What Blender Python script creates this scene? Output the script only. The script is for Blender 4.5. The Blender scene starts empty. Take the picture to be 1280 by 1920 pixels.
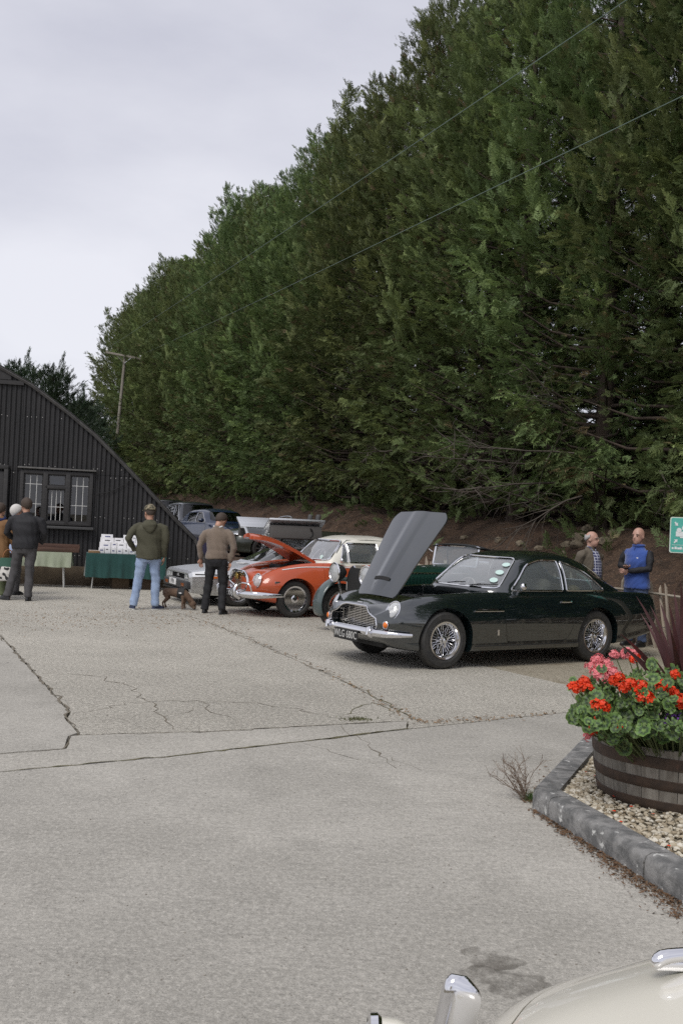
import bpy, bmesh, math, random
import numpy as np
from mathutils import Vector, Matrix
from mathutils.bvhtree import BVHTree
random.seed(7); rng = np.random.default_rng(7)
R_ = math.radians; pi = math.pi
SC = bpy.context.scene
COL = SC.collection
# ---------------------------------------------------------------- camera
cam_d = bpy.data.cameras.new('camera'); cam = bpy.data.objects.new('camera', cam_d); COL.objects.link(cam)
cam_d.sensor_fit = 'VERTICAL'; cam_d.sensor_height = 36; cam_d.lens = 35
cam_d.clip_start = 0.05; cam_d.clip_end = 3000
CAM_H, ROLL, PITCH = 1.62, R_(2.6), R_(0.74)
_f = Vector((0, math.cos(PITCH), math.sin(PITCH))); _u = Vector((0, -math.sin(PITCH), math.cos(PITCH))); _r = Vector((1, 0, 0))
_right = math.cos(ROLL)*_r + math.sin(ROLL)*_u; _up = -math.sin(ROLL)*_r + math.cos(ROLL)*_u
cam.matrix_world = Matrix(((_right.x, _up.x, -_f.x, 0), (_right.y, _up.y, -_f.y, 0), (_right.z, _up.z, -_f.z, CAM_H), (0, 0, 0, 1)))
SC.camera = cam
# ---------------------------------------------------------------- sky: pale overcast
SUN_EL, SUN_AZ = R_(52), R_(205)      # azimuth clockwise from +Y : behind the photographer, a little to the left
W = bpy.data.worlds.new('World'); SC.world = W; W.use_nodes = True
nt = W.node_tree; nt.nodes.clear()
def _n(t, **k):
    n = nt.nodes.new(t)
    for a, b in k.items(): setattr(n, a, b)
    return n
sky = _n('ShaderNodeTexSky', sky_type='NISHITA', sun_disc=False, sun_elevation=SUN_EL, sun_rotation=SUN_AZ)
tc = _n('ShaderNodeTexCoord'); mp = _n('ShaderNodeMapping'); mp.inputs['Scale'].default_value = (1, 1, 2.6)
nz = _n('ShaderNodeTexNoise'); nz.inputs['Scale'].default_value = 1.9; nz.inputs['Detail'].default_value = 7; nz.inputs['Roughness'].default_value = .52
cr = _n('ShaderNodeValToRGB'); cr.color_ramp.elements[0].position = .34; cr.color_ramp.elements[0].color = (6.1, 6.15, 7.0, 1)
cr.color_ramp.elements[1].position = .68; cr.color_ramp.elements[1].color = (8.5, 8.5, 9.1, 1)
mx = _n('ShaderNodeMix', data_type='RGBA'); mx.inputs['Factor'].default_value = .9
bg = _n('ShaderNodeBackground'); bg.inputs['Strength'].default_value = .085
wo = _n('ShaderNodeOutputWorld')
L = nt.links.new
L(tc.outputs['Generated'], mp.inputs['Vector']); L(mp.outputs['Vector'], nz.inputs['Vector']); L(nz.outputs['Fac'], cr.inputs['Fac'])
L(sky.outputs['Color'], mx.inputs['A']); L(cr.outputs['Color'], mx.inputs['B']); L(mx.outputs['Result'], bg.inputs['Color']); L(bg.outputs['Background'], wo.inputs['Surface'])
# ---------------------------------------------------------------- sun through cloud
sd = bpy.data.lights.new('sun', 'SUN'); sd.energy = 1.5; sd.angle = R_(24); sd.color = (1, .965, .91)
sun = bpy.data.objects.new('sun', sd); COL.objects.link(sun)
_sd = Vector((math.sin(SUN_AZ)*math.cos(SUN_EL), math.cos(SUN_AZ)*math.cos(SUN_EL), math.sin(SUN_EL)))
sun.rotation_euler = (-_sd).to_track_quat('-Z', 'Y').to_euler(); sun.location = _sd*60
vs = SC.view_settings; vs.view_transform = 'Standard'; vs.look = 'None'; vs.exposure = 0.3; vs.gamma = 1; vs.use_curve_mapping = False
SC.cycles.max_bounces = 6; SC.cycles.diffuse_bounces = 3; SC.cycles.transparent_max_bounces = 16; SC.cycles.use_denoising = False; SC.cycles.sample_clamp_indirect = 3
SC.cycles.caustics_reflective = False; SC.cycles.caustics_refractive = False

# ================================================================ helpers
def link(o, parent=None):
    COL.objects.link(o)
    if parent: o.parent = parent
    return o
def tag(o, label=None, cat=None, group=None, kind=None):
    if label: o['label'] = label
    if cat: o['category'] = cat
    if group: o['group'] = group
    if kind: o['kind'] = kind
    return o
def empty(name, loc=(0, 0, 0), rz=0, parent=None):
    o = bpy.data.objects.new(name, None); o.empty_display_size = .2
    o.location = loc; o.rotation_euler = (0, 0, rz); return link(o, parent)
def copy_tree(o, parent=None):
    c = o.copy(); COL.objects.link(c)
    if parent: c.parent = parent
    for ch in list(o.children): copy_tree(ch, c)
    return c
def obj(name, me, m=None, parent=None, smooth=True, loc=None, ang=None):
    """link a bmesh or mesh as one object"""
    if isinstance(me, bmesh.types.BMesh):
        b = me; me = bpy.data.meshes.new(name); b.to_mesh(me); b.free()
    if m is not None:
        ms = m if isinstance(m, (list, tuple)) else [m]
        me.materials.clear()
        for x in ms: me.materials.append(x)
    if smooth and len(me.polygons):
        me.polygons.foreach_set('use_smooth', np.ones(len(me.polygons), bool))
        me.set_sharp_from_angle(angle=R_(ang if ang else 38))
    o = bpy.data.objects.new(name, me)
    if loc is not None: o.location = loc
    return link(o, parent)
def np_mesh(name, V, F):
    V = np.asarray(V, np.float32); F = np.asarray(F, np.int32); k = F.shape[1]
    me = bpy.data.meshes.new(name); me.vertices.add(len(V)); me.vertices.foreach_set('co', V.ravel())
    me.loops.add(F.size); me.loops.foreach_set('vertex_index', F.ravel())
    me.polygons.add(len(F)); me.polygons.foreach_set('loop_start', np.arange(0, F.size, k, dtype=np.int32))
    me.update(calc_edges=True); return me
def NB(): return bmesh.new()
def box(bm, c, s, rot=None, bev=0):
    m = Matrix.Translation(c)
    if rot is not None: m = m @ (rot.to_4x4() if isinstance(rot, Matrix) else Matrix.Rotation(rot, 4, 'Z'))
    r = bmesh.ops.create_cube(bm, size=1, matrix=m @ Matrix.Diagonal((s[0], s[1], s[2], 1)))
    if bev:
        es = list({e for v in r['verts'] for e in v.link_edges})
        bmesh.ops.bevel(bm, geom=es, offset=bev, segments=2, affect='EDGES', profile=.6)
def frame_of(d):
    d = Vector(d).normalized(); a = Vector((0, 0, 1)) if abs(d.z) < .95 else Vector((1, 0, 0))
    x = a.cross(d).normalized(); y = d.cross(x); return x, y, d
def tube(bm, pts, r, n=6, closed=False, cap=True):
    pts = [Vector(p) for p in pts]; N = len(pts)
    rs = list(r) if isinstance(r, (list, tuple, np.ndarray)) else [r]*N
    rings = []; px = None
    for i, p in enumerate(pts):
        a = pts[(i-1) % N] if (i or closed) else p; b = pts[(i+1) % N] if (i < N-1 or closed) else p
        d = (b-a)
        if d.length < 1e-9: d = Vector((0, 0, 1))
        d.normalize()
        if px is None: x, y, _ = frame_of(d)
        else:
            x = px - d*px.dot(d)
            x = x.normalized() if x.length > 1e-6 else frame_of(d)[0]
            y = d.cross(x)
        px = x
        rings.append([bm.verts.new(p + (x*math.cos(2*pi*k/n) + y*math.sin(2*pi*k/n))*rs[i]) for k in range(n)])
    for i in range(N if closed else N-1):
        A, B = rings[i], rings[(i+1) % N]
        for k in range(n): bm.faces.new((A[k], A[(k+1) % n], B[(k+1) % n], B[k]))
    if cap and not closed:
        bm.faces.new(rings[0][::-1]); bm.faces.new(rings[-1])
    return rings
def lathe(bm, prof, n=32, axis='z', c=(0, 0, 0), mi=0, cap=True):
    """prof: (r, h) ; revolve about axis through c"""
    c = Vector(c); rings = []
    for r, h in prof:
        ring = []
        for k in range(n):
            a = 2*pi*k/n; u, v = r*math.cos(a), r*math.sin(a)
            p = {'z': (u, v, h), 'y': (u, h, v), 'x': (h, u, v)}[axis]
            ring.append(bm.verts.new(c + Vector(p)))
        rings.append(ring)
    for A, B in zip(rings, rings[1:]):
        for k in range(n):
            f = bm.faces.new((A[k], A[(k+1) % n], B[(k+1) % n], B[k])); f.material_index = mi
    for ring, (r, h) in ((rings[0], prof[0]), (rings[-1], prof[-1])):
        if r > 1e-4 and cap:
            try: bm.faces.new(ring)
            except ValueError: pass
    bmesh.ops.recalc_face_normals(bm, faces=bm.faces[:])
def sphere(bm, c, r, s=(1, 1, 1), u=12, v=8, rot=None):
    m = Matrix.Translation(c)
    if rot is not None: m = m @ rot.to_4x4()
    bmesh.ops.create_uvsphere(bm, u_segments=u, v_segments=v, radius=r, matrix=m @ Matrix.Diagonal((s[0], s[1], s[2], 1)))
def soup(name, items, nu=6):
    """many little pebbles (centre, radius, scale) as one mesh"""
    b = NB(); bmesh.ops.create_icosphere(b, subdivisions=1, radius=1); iv = np.array([v.co[:] for v in b.verts]); fi = np.array([[v.index for v in f.verts] for f in b.faces]); b.free()
    V = np.concatenate([np.array(c)+iv*r*np.array(s) for c, r, s in items]); F = np.concatenate([fi+i*len(iv) for i in range(len(items))]); return np_mesh(name, V, F)
def prism(poly, axis, a, b, mi=1):
    """closed prism from 2-D polygon; axis y: poly=(x,z); x: (y,z); z: (x,y)"""
    bm = NB()
    def pt(p, t): return {'y': (p[0], t, p[1]), 'x': (t, p[0], p[1]), 'z': (p[0], p[1], t)}[axis]
    A = [bm.verts.new(pt(p, a)) for p in poly]; B = [bm.verts.new(pt(p, b)) for p in poly]; n = len(poly)
    bm.faces.new(A); bm.faces.new(B)
    for i in range(n): bm.faces.new((A[i], A[(i+1) % n], B[(i+1) % n], B[i]))
    bmesh.ops.recalc_face_normals(bm, faces=bm.faces[:])
    for f in bm.faces: f.material_index = mi
    me = bpy.data.meshes.new('prism'); bm.to_mesh(me); bm.free(); return me
def rpoly(pts, r, n=5):
    """round the corners of a polygon"""
    out = []; N = len(pts)
    for i in range(N):
        p = Vector(pts[i]).to_2d(); a = Vector(pts[i-1]).to_2d(); b = Vector(pts[(i+1) % N]).to_2d()
        rr = r[i] if isinstance(r, (list, tuple)) else r
        da, db = (a-p), (b-p); rr = min(rr, da.length*.48, db.length*.48)
        s, e = p+da.normalized()*rr, p+db.normalized()*rr
        for k in range(n+1):
            t = k/n; q = s*(1-t)**2 + p*2*t*(1-t) + e*t*t; out.append((q.x, q.y))
    return out
WORK = bpy.data.scenes.new('workbench')      # scratch scene for evaluating modifiers; removed at the end
def _tmpo(me):
    o = bpy.data.objects.new('tmp', me); WORK.collection.objects.link(o); return o
def _dg():
    with bpy.context.temp_override(scene=WORK, view_layer=WORK.view_layers[0]):
        d = bpy.context.evaluated_depsgraph_get(); d.update(); return d
DUMMY = bpy.data.materials.new('dummy'); 
def boolean(me, cutters, op='DIFFERENCE'):
    if not isinstance(cutters, (list, tuple)): cutters = [cutters]
    while len(me.materials) < 2: me.materials.append(DUMMY)
    for c in cutters:
        while len(c.materials) < 2: c.materials.append(DUMMY)
    o = _tmpo(me); cs = []
    for c in cutters:
        co = _tmpo(c); cs.append(co); m = o.modifiers.new('b', 'BOOLEAN'); m.operation = op; m.solver = 'EXACT'; m.object = co
        m.material_mode = 'INDEX'
    dg = _dg()
    out = bpy.data.meshes.new_from_object(o.evaluated_get(dg))
    bpy.data.objects.remove(o)
    for c in cs: bpy.data.objects.remove(c)
    return out
def remesh(bm, vox=.012, smooth=4, noise=None):
    me = bpy.data.meshes.new('r'); bm.to_mesh(me); bm.free(); o = _tmpo(me)
    m = o.modifiers.new('r', 'REMESH'); m.mode = 'VOXEL'; m.voxel_size = vox
    s = o.modifiers.new('s', 'SMOOTH'); s.iterations = smooth; s.factor = .5
    dg = _dg()
    out = bpy.data.meshes.new_from_object(o.evaluated_get(dg)); bpy.data.objects.remove(o); return out
def join_meshes(mes):
    bm = NB()
    for m in mes: bm.from_mesh(m)
    return bm
def text_mesh(s, size, extrude=.002, sx=1):
    cu = bpy.data.curves.new('t', 'FONT'); cu.body = s; cu.size = size; cu.extrude = extrude; cu.align_x = 'CENTER'; cu.align_y = 'CENTER'
    cu.resolution_u = 3
    o = bpy.data.objects.new('t', cu); WORK.collection.objects.link(o)
    dg = _dg()
    me = bpy.data.meshes.new_from_object(o.evaluated_get(dg)); bpy.data.objects.remove(o)
    if sx != 1: me.transform(Matrix.Diagonal((sx, 1, 1, 1)))
    return me
def pchip(xs, ys, q):
    xs = np.asarray(xs, float); ys = np.asarray(ys, float); h = np.diff(xs); d = np.diff(ys)/h; m = np.zeros(len(xs))
    for i in range(1, len(xs)-1):
        if d[i-1]*d[i] > 0:
            w1, w2 = 2*h[i]+h[i-1], h[i]+2*h[i-1]; m[i] = (w1+w2)/(w1/d[i-1]+w2/d[i])
    m[0], m[-1] = d[0], d[-1]
    i = np.clip(np.searchsorted(xs, q)-1, 0, len(xs)-2); t = (q-xs[i])/h[i]
    return (2*t**3-3*t**2+1)*ys[i]+(t**3-2*t**2+t)*h[i]*m[i]+(-2*t**3+3*t**2)*ys[i+1]+(t**3-t**2)*h[i]*m[i+1]
def smoothstep(a, b, x): t = np.clip((x-a)/(b-a), 0, 1); return t*t*(3-2*t)

# ================================================================ materials
MATS = {}
def mat(name, col, rough=.6, metal=0, col2=None, scale=8, detail=6, bump=0, bscale=None, bdist=.01, coat=0, spec=.5, stretch=None, contrast=(.35, .65), trans=0, sheen=0, col3=None, scale3=1.2, c3=(.55, .75), ormix=0):
    if name in MATS: return MATS[name]
    m = bpy.data.materials.new(name); MATS[name] = m; m.use_nodes = True; t = m.node_tree; b = t.nodes['Principled BSDF']
    b.inputs['Base Color'].default_value = (*col, 1); b.inputs['Roughness'].default_value = rough; b.inputs['Metallic'].default_value = metal
    b.inputs['Specular IOR Level'].default_value = spec
    if coat: b.inputs['Coat Weight'].default_value = coat; b.inputs['Coat Roughness'].default_value = .03
    if sheen: b.inputs['Sheen Weight'].default_value = sheen
    lk = t.links.new; vec = None
    if col2 is not None or bump or col3 is not None:
        tcn = t.nodes.new('ShaderNodeTexCoord'); vec = tcn.outputs['Object']
        if stretch:
            mpn = t.nodes.new('ShaderNodeMapping'); mpn.inputs['Scale'].default_value = stretch; lk(vec, mpn.inputs['Vector']); vec = mpn.outputs['Vector']
    def noise(sc, de=detail, ro=.6):
        n = t.nodes.new('ShaderNodeTexNoise'); n.inputs['Scale'].default_value = sc; n.inputs['Detail'].default_value = de; n.inputs['Roughness'].default_value = ro
        lk(vec, n.inputs['Vector']); return n.outputs['Fac']
    def ramp(fac, a, bb):
        r = t.nodes.new('ShaderNodeMapRange'); r.inputs['From Min'].default_value = a; r.inputs['From Max'].default_value = bb; lk(fac, r.inputs['Value']); return r.outputs['Result']
    cur = None
    if col2 is not None:
        mixn = t.nodes.new('ShaderNodeMix'); mixn.data_type = 'RGBA'; mixn.inputs['A'].default_value = (*col, 1); mixn.inputs['B'].default_value = (*col2, 1)
        lk(ramp(noise(scale), *contrast), mixn.inputs['Factor']); cur = mixn.outputs['Result']
    if col3 is not None:
        mixn = t.nodes.new('ShaderNodeMix'); mixn.data_type = 'RGBA'; mixn.inputs['A'].default_value = (*col, 1); mixn.inputs['B'].default_value = (*col3, 1)
        if cur: lk(cur, mixn.inputs['A'])
        lk(ramp(noise(scale3), *c3), mixn.inputs['Factor']); cur = mixn.outputs['Result']
    if ormix:
        oi = t.nodes.new('ShaderNodeObjectInfo'); hs = t.nodes.new('ShaderNodeHueSaturation'); r = t.nodes.new('ShaderNodeMapRange')
        r.inputs['To Min'].default_value = 1-ormix; r.inputs['To Max'].default_value = 1+ormix; lk(oi.outputs['Random'], r.inputs['Value']); lk(r.outputs['Result'], hs.inputs['Value'])
        if cur: lk(cur, hs.inputs['Color'])
        else: hs.inputs['Color'].default_value = (*col, 1)
        cur = hs.outputs['Color']
    if cur: lk(cur, b.inputs['Base Color'])
    if bump:
        bn = t.nodes.new('ShaderNodeBump'); bn.inputs['Strength'].default_value = bump; bn.inputs['Distance'].default_value = bdist
        lk(noise(bscale or scale, 8, .65), bn.inputs['Height']); lk(bn.outputs['Normal'], b.inputs['Normal'])
    if trans:
        tr = t.nodes.new('ShaderNodeBsdfTranslucent'); ms = t.nodes.new('ShaderNodeMixShader'); ms.inputs[0].default_value = trans
        if cur: lk(cur, tr.inputs['Color'])
        else: tr.inputs['Color'].default_value = (*col, 1)
        lk(b.outputs[0], ms.inputs[1]); lk(tr.outputs[0], ms.inputs[2]); lk(ms.outputs[0], t.nodes['Material Output'].inputs['Surface'])
    return m
def glass(name, tint=(.8, .85, .85), refl=.08, rough=.0, body=0, bodycol=(.5, .55, .6)):
    """thin window glass: clear sheet with a Fresnel reflection (and an optional pale diffuse film)"""
    if name in MATS: return MATS[name]
    m = bpy.data.materials.new(name); MATS[name] = m; m.use_nodes = True; t = m.node_tree; t.nodes.clear(); lk = t.links.new
    out = t.nodes.new('ShaderNodeOutputMaterial'); tr = t.nodes.new('ShaderNodeBsdfTransparent'); tr.inputs['Color'].default_value = (*tint, 1)
    gl = t.nodes.new('ShaderNodeBsdfGlossy'); gl.inputs['Roughness'].default_value = rough; gl.inputs['Color'].default_value = (1, 1, 1, 1)
    fr = t.nodes.new('ShaderNodeLayerWeight'); fr.inputs['Blend'].default_value = .5
    pw = t.nodes.new('ShaderNodeMath'); pw.operation = 'POWER'; pw.inputs[1].default_value = 4.5; lk(fr.outputs['Facing'], pw.inputs[0])
    ad = t.nodes.new('ShaderNodeMath'); ad.operation = 'ADD'; ad.use_clamp = True; ad.inputs[1].default_value = refl; lk(pw.outputs[0], ad.inputs[0])
    mx = t.nodes.new('ShaderNodeMixShader'); lk(ad.outputs[0], mx.inputs[0])
    src = tr.outputs[0]
    if body:
        di = t.nodes.new('ShaderNodeBsdfDiffuse'); di.inputs['Color'].default_value = (*bodycol, 1); m2 = t.nodes.new('ShaderNodeMixShader'); m2.inputs[0].default_value = body
        lk(tr.outputs[0], m2.inputs[1]); lk(di.outputs[0], m2.inputs[2]); src = m2.outputs[0]
    lk(src, mx.inputs[1]); lk(gl.outputs[0], mx.inputs[2]); lk(mx.outputs[0], out.inputs['Surface']); return m
M_chrome = mat('chrome', (.78, .78, .8), .07, 1)
M_steel = mat('galvanised_steel', (.55, .55, .55), .35, 1)
M_black = mat('black_rubber', (.018, .018, .018), .75, bump=.15, bscale=60, bdist=.002)
M_tyre = mat('tyre_rubber', (.022, .022, .022), .62, col2=(.04, .038, .035), scale=14)
M_dark = mat('underbody_black', (.012, .012, .012), .8)
M_trim = mat('interior_dark', (.03, .028, .026), .6)
M_lens = glass('lamp_lens', (.95, .95, .95), .12, .02, .55, (.75, .77, .78))
M_white = mat('white_paint', (.78, .78, .78), .5)
M_amber = mat('amber_plastic', (.75, .18, .02), .2)
M_red = mat('red_plastic', (.5, .03, .02), .2)
M_glass = glass('clear_glass')
# ================================================================ the ground
F_PX = 35/36*1920
def ray(px, py): return _f + _right*((px-640)/F_PX) - _up*((py-960)/F_PX)
def gnd(px, py, z=0.0):
    d = ray(px, py); t = (z-CAM_H)/d.z; return Vector((0, 0, CAM_H)) + d*t
def at(px, py, Y):
    d = ray(px, py); return Vector((0, 0, CAM_H)) + d*(Y/d.y)

def concrete(name, c1, c2, speck, streak, rough_agg, gr=.6, gs=1.0):
    m = bpy.data.materials.new(name); m.use_nodes = True; t = m.node_tree; b = t.nodes['Principled BSDF']; lk = t.links.new
    b.inputs['Roughness'].default_value = .88; b.inputs['Specular IOR Level'].default_value = .25
    tcn = t.nodes.new('ShaderNodeTexCoord')
    def noise(sc, de=5, ro=.6, st=None, rz=0):
        v = tcn.outputs['Object']
        if st or rz:
            mpn = t.nodes.new('ShaderNodeMapping'); mpn.inputs['Scale'].default_value = st or (1, 1, 1); mpn.inputs['Rotation'].default_value = (0, 0, rz); lk(v, mpn.inputs['Vector']); v = mpn.outputs['Vector']
        n = t.nodes.new('ShaderNodeTexNoise'); n.inputs['Scale'].default_value = sc; n.inputs['Detail'].default_value = de; n.inputs['Roughness'].default_value = ro; lk(v, n.inputs['Vector']); return n.outputs['Fac']
    def rg(f, a, bb, lo=0, hi=1):
        r = t.nodes.new('ShaderNodeMapRange'); r.inputs['From Min'].default_value = a; r.inputs['From Max'].default_value = bb; r.inputs['To Min'].default_value = lo; r.inputs['To Max'].default_value = hi; lk(f, r.inputs['Value']); return r.outputs['Result']
    def mix(fac, A, B, mode='MIX'):
        n = t.nodes.new('ShaderNodeMix'); n.data_type = 'RGBA'; n.blend_type = mode
        lk(fac, n.inputs['Factor'])
        for k, s in (('A', A), ('B', B)):
            if isinstance(s, tuple): n.inputs[k].default_value = (*s, 1)
            else: lk(s, n.inputs[k])
        return n.outputs['Result']
    col = mix(rg(noise(.9, 6), .32, .68), c1, c2)
    col = mix(rg(noise(.33, 5, .6, (.5, 1, 1), .9), .46, .66, 0, .45), col, tuple(x*.66 for x in c1))           # broad worn and damp areas
    col = mix(rg(noise(3.1, 8, .7), .5, .78, 0, .55), col, tuple(x*.62 for x in c1))           # blotchy stains
    col = mix(rg(noise(95, 3, .75), .55, .72, 0, speck), col, tuple(x*.33 for x in c1))           # dark pits
    col = mix(rg(noise(120, 3, .7, None, .5), .56, .74, 0, speck*.6), col, tuple(min(1, x*1.4) for x in c2))  # pale grains
    col = mix(rg(noise(30, 5, .8, (.16, 1.5, 1), -.16), .5, .76, 0, streak), col, tuple(x*.5 for x in c1))  # broom lines
    col = mix(rg(noise(1.6, 5, .8, None, 1.1), .66, .76, 0, .5), col, (.16, .145, .12))           # damp / dirt spots
    col = mix(rg(noise(5.5, 3, .6, None, 2.1), .72, .78, 0, .75), col, (.09, .085, .08))            # small oil drips
    col = mix(rg(noise(34*gs, 6, .85, (1.0, .75, 1), -.16), .44, .66, 0, gr), col, tuple(x*.42 for x in c1))           # grain
    col = mix(rg(noise(44*gs, 6, .85, (1.0, .75, 1), .4), .48, .68, 0, gr*.9), col, tuple(min(1, x*1.45) for x in c2))
    lk(col, b.inputs['Base Color'])
    bn = t.nodes.new('ShaderNodeBump'); bn.inputs['Strength'].default_value = .8; bn.inputs['Distance'].default_value = rough_agg
    mm = t.nodes.new('ShaderNodeMath'); mm.operation = 'ADD'; lk(noise(70, 4, .7), mm.inputs[0]); lk(noise(16, 4, .75, (.10, 1.6, 1), -.16), mm.inputs[1]); lk(mm.outputs[0], bn.inputs['Height'])
    lk(bn.outputs['Normal'], b.inputs['Normal']); return m
M_conc = concrete('broomed_concrete', (.37, .352, .312), (.53, .505, .452), 1.0, .5, .008, .5)
M_conc2 = concrete('worn_aggregate_concrete', (.50, .472, .408), (.65, .613, .532), 1.2, .25, .03, .85, .8)
M_conc3 = concrete('patched_concrete', (.40, .38, .335), (.53, .503, .447), .9, .4, .008)
M_dirt = mat('joint_dirt', (.19, .155, .11), .95, col2=(.12, .115, .07), scale=5, bump=.6, bscale=40, bdist=.02)
M_gravelly = mat('gravelly_dirt', (.50, .45, .35), .95, col2=(.26, .225, .165), scale=42, detail=8, bump=.9, bscale=60, bdist=.03, col3=(.20, .15, .09), scale3=2.5, contrast=(.3, .7))
M_grass = mat('rough_grass', (.13, .135, .05), .9, col2=(.07, .09, .03), scale=9, bump=.8, bscale=60, bdist=.03)
M_litter = mat('brown_leaf_litter', (.115, .068, .042), .95, col2=(.055, .035, .024), scale=5, detail=10, bump=1, bscale=22, bdist=.08, col3=(.22, .145, .09), scale3=24, c3=(.54, .68))

# row of tall cypress trees: a line in plan, with its bank
ROW0 = Vector((16.4, 0)); ROWD = Vector((-.396, .918)); ROWN = Vector((-.918, -.396))
def row_s(x, y): return (x-16.4)*ROWN.x + y*ROWN.y        # distance in front of the row
def terrain(x, y):
    x = np.asarray(x, float); y = np.asarray(y, float)
    s = row_s(x, y)
    top = np.clip(1.75+(y-21)*.038, 1.2, 3.0)
    z = top*smoothstep(4.5, .6, s) + 3.2*smoothstep(-1.5, -8.0, s)
    z = z + .52*smoothstep(24.0, 29.5, y)*smoothstep(-13, -9, x)*(1-smoothstep(4.5, .6, s))
    n = np.sin(x*1.7+y*.9)*np.sin(y*1.3-x*.6)*.09 + np.sin(x*4.1+1.3)*np.sin(y*3.7)*.045 + np.sin(x*9.1)*np.sin(y*8.3+x)*.02
    return z + n*smoothstep(5.0, 3.4, s)
# base sheet out to the horizon
bm = NB(); S = 900
v = [bm.verts.new(p) for p in ((-S, -S, -.03), (S, -S, -.03), (S, S, -.03), (-S, S, -.03))]; bm.faces.new(v)
ground = tag(obj('ground', bm, M_dirt, smooth=False), kind='structure')
# bank + raised grass behind
gx = np.arange(-48, 40, .42); gy = np.arange(9, 100, .42)
XX, YY = np.meshgrid(gx, gy, indexing='ij'); ZZ = terrain(XX, YY) - .012
ny = len(gy); idx = np.arange(XX.size).reshape(XX.shape)
Fq = np.stack([idx[:-1, :-1], idx[1:, :-1], idx[1:, 1:], idx[:-1, 1:]], -1).reshape(-1, 4)
zc = ZZ.ravel()[Fq].max(1); keep = zc > .0
me = np_mesh('bank', np.stack([XX, YY, ZZ], -1).reshape(-1, 3), Fq[keep])
me.materials.append(M_litter); me.materials.append(M_grass)
ctr = np.stack([XX, YY], -1).reshape(-1, 2)[Fq[keep]].mean(1)
me.polygons.foreach_set('material_index', (row_s(ctr[:, 0], ctr[:, 1]) > 4.7).astype(np.int32))
bank = tag(obj('bank', me, [M_litter, M_grass], ang=180), kind='structure')

def slab(name, pts, m, gap=.006, th=.05, jit=.010, step=.12, z=0.0):
    """concrete slab with slightly ragged edges"""
    P = [Vector(p).to_2d() for p in pts]; N = len(P); out = []
    area = sum(P[i].cross(P[(i+1) % N]) for i in range(N))
    if area < 0: P.reverse()
    for i in range(N):
        a, b = P[i], P[(i+1) % N]; d = (b-a); Ln = d.length; d.normalize(); nn = Vector((-d.y, d.x))
        k = max(1, min(240, int(Ln/step)))
        for q in range(k):
            t = q/k; j = gap + (random.random()*jit if q else gap)
            out.append(a + d*(Ln*t) + nn*j)
    bm = NB(); T = [bm.verts.new((p.x, p.y, z)) for p in out]; B = [bm.verts.new((p.x, p.y, z-th)) for p in out]
    f = bm.faces.new(T); n = len(T)
    for i in range(n): bm.faces.new((T[i], B[i], B[(i+1) % n], T[(i+1) % n]))
    bmesh.ops.triangulate(bm, faces=[f])
    return obj(name, bm, m, ground, smooth=False)
g = gnd
A0, A1, A2, A3 = g(0, 1447), g(300, 1420), g(560, 1391), g(765, 1367)
B0, B1, B2, B3 = g(150, 1378), g(400, 1371), g(640, 1358), g(762, 1352)
dirA = (A3-A0).normalized(); AL = A0 - dirA*6
E1 = g(1085, 1333); ER = g(1085, 1333)+(E1-A3).normalized()*3
slab('concrete_slab', [AL, A0, A1, A2, A3, E1, ER, (7, -3, 0), (-8, -3, 0)], M_conc)                       # foreground
K0, K1, K2 = g(0, 1413), g(124, 1403), g(131, 1380)
KL = K0 + (K0-K1).normalized()*5
slab('concrete_slab', [KL, K0, K1, K2, B0, B1, B2, B3, A3, A2, A1, A0, AL], M_conc3)                       # strip
L0, L1, L2, L3 = g(0, 1190), g(62, 1258), g(131, 1334), g(124, 1346)
LB = g(148, 1374); LL = L0 + (L0-L1).normalized()*9
slab('concrete_slab', [LL, L0, L1, L2, L3, LB, K2, K1, K0, KL, (-16, 7, 0), (-16, 20, 0)], M_conc)          # left
D0, D1, D2, D3 = g(175, 1098), g(400, 1170), g(640, 1275), g(792, 1356)
slab('concrete_slab', [LL, L0, L1, L2, L3, LB, B0, B1, B2, B3, D3, D2, D1, D0, (-6.2, 22.3, 0), (-20, 21, 0), (-20, 20.2, 0)], M_conc2)
G0, G1, G2 = g(870, 1240), g(1062, 1284), g(1090, 1330)
slab('concrete_slab', [D3, D2, D1, D0, (-4.6, 24.0, 0), (0, 24.0, 0), (2.6, 16.0, 0), (1.2, 13.2, 0), G0, G1, G2, E1, A3, B3], M_conc2)
# gravelly dirt under the parked cars
bm = NB(); pts = [G0, (1.2, 13.2, 0), (2.6, 16, 0), (0, 24, 0), (12, 24, 0), (16, 10, 0), (6, 5.5, 0), ER, E1, G2, G1]
vv = [bm.verts.new((p[0], p[1], -.008)) for p in pts]; f = bm.faces.new(vv); bmesh.ops.triangulate(bm, faces=[f])
obj('gravel_patch', bm, M_gravelly, ground, smooth=False)
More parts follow.
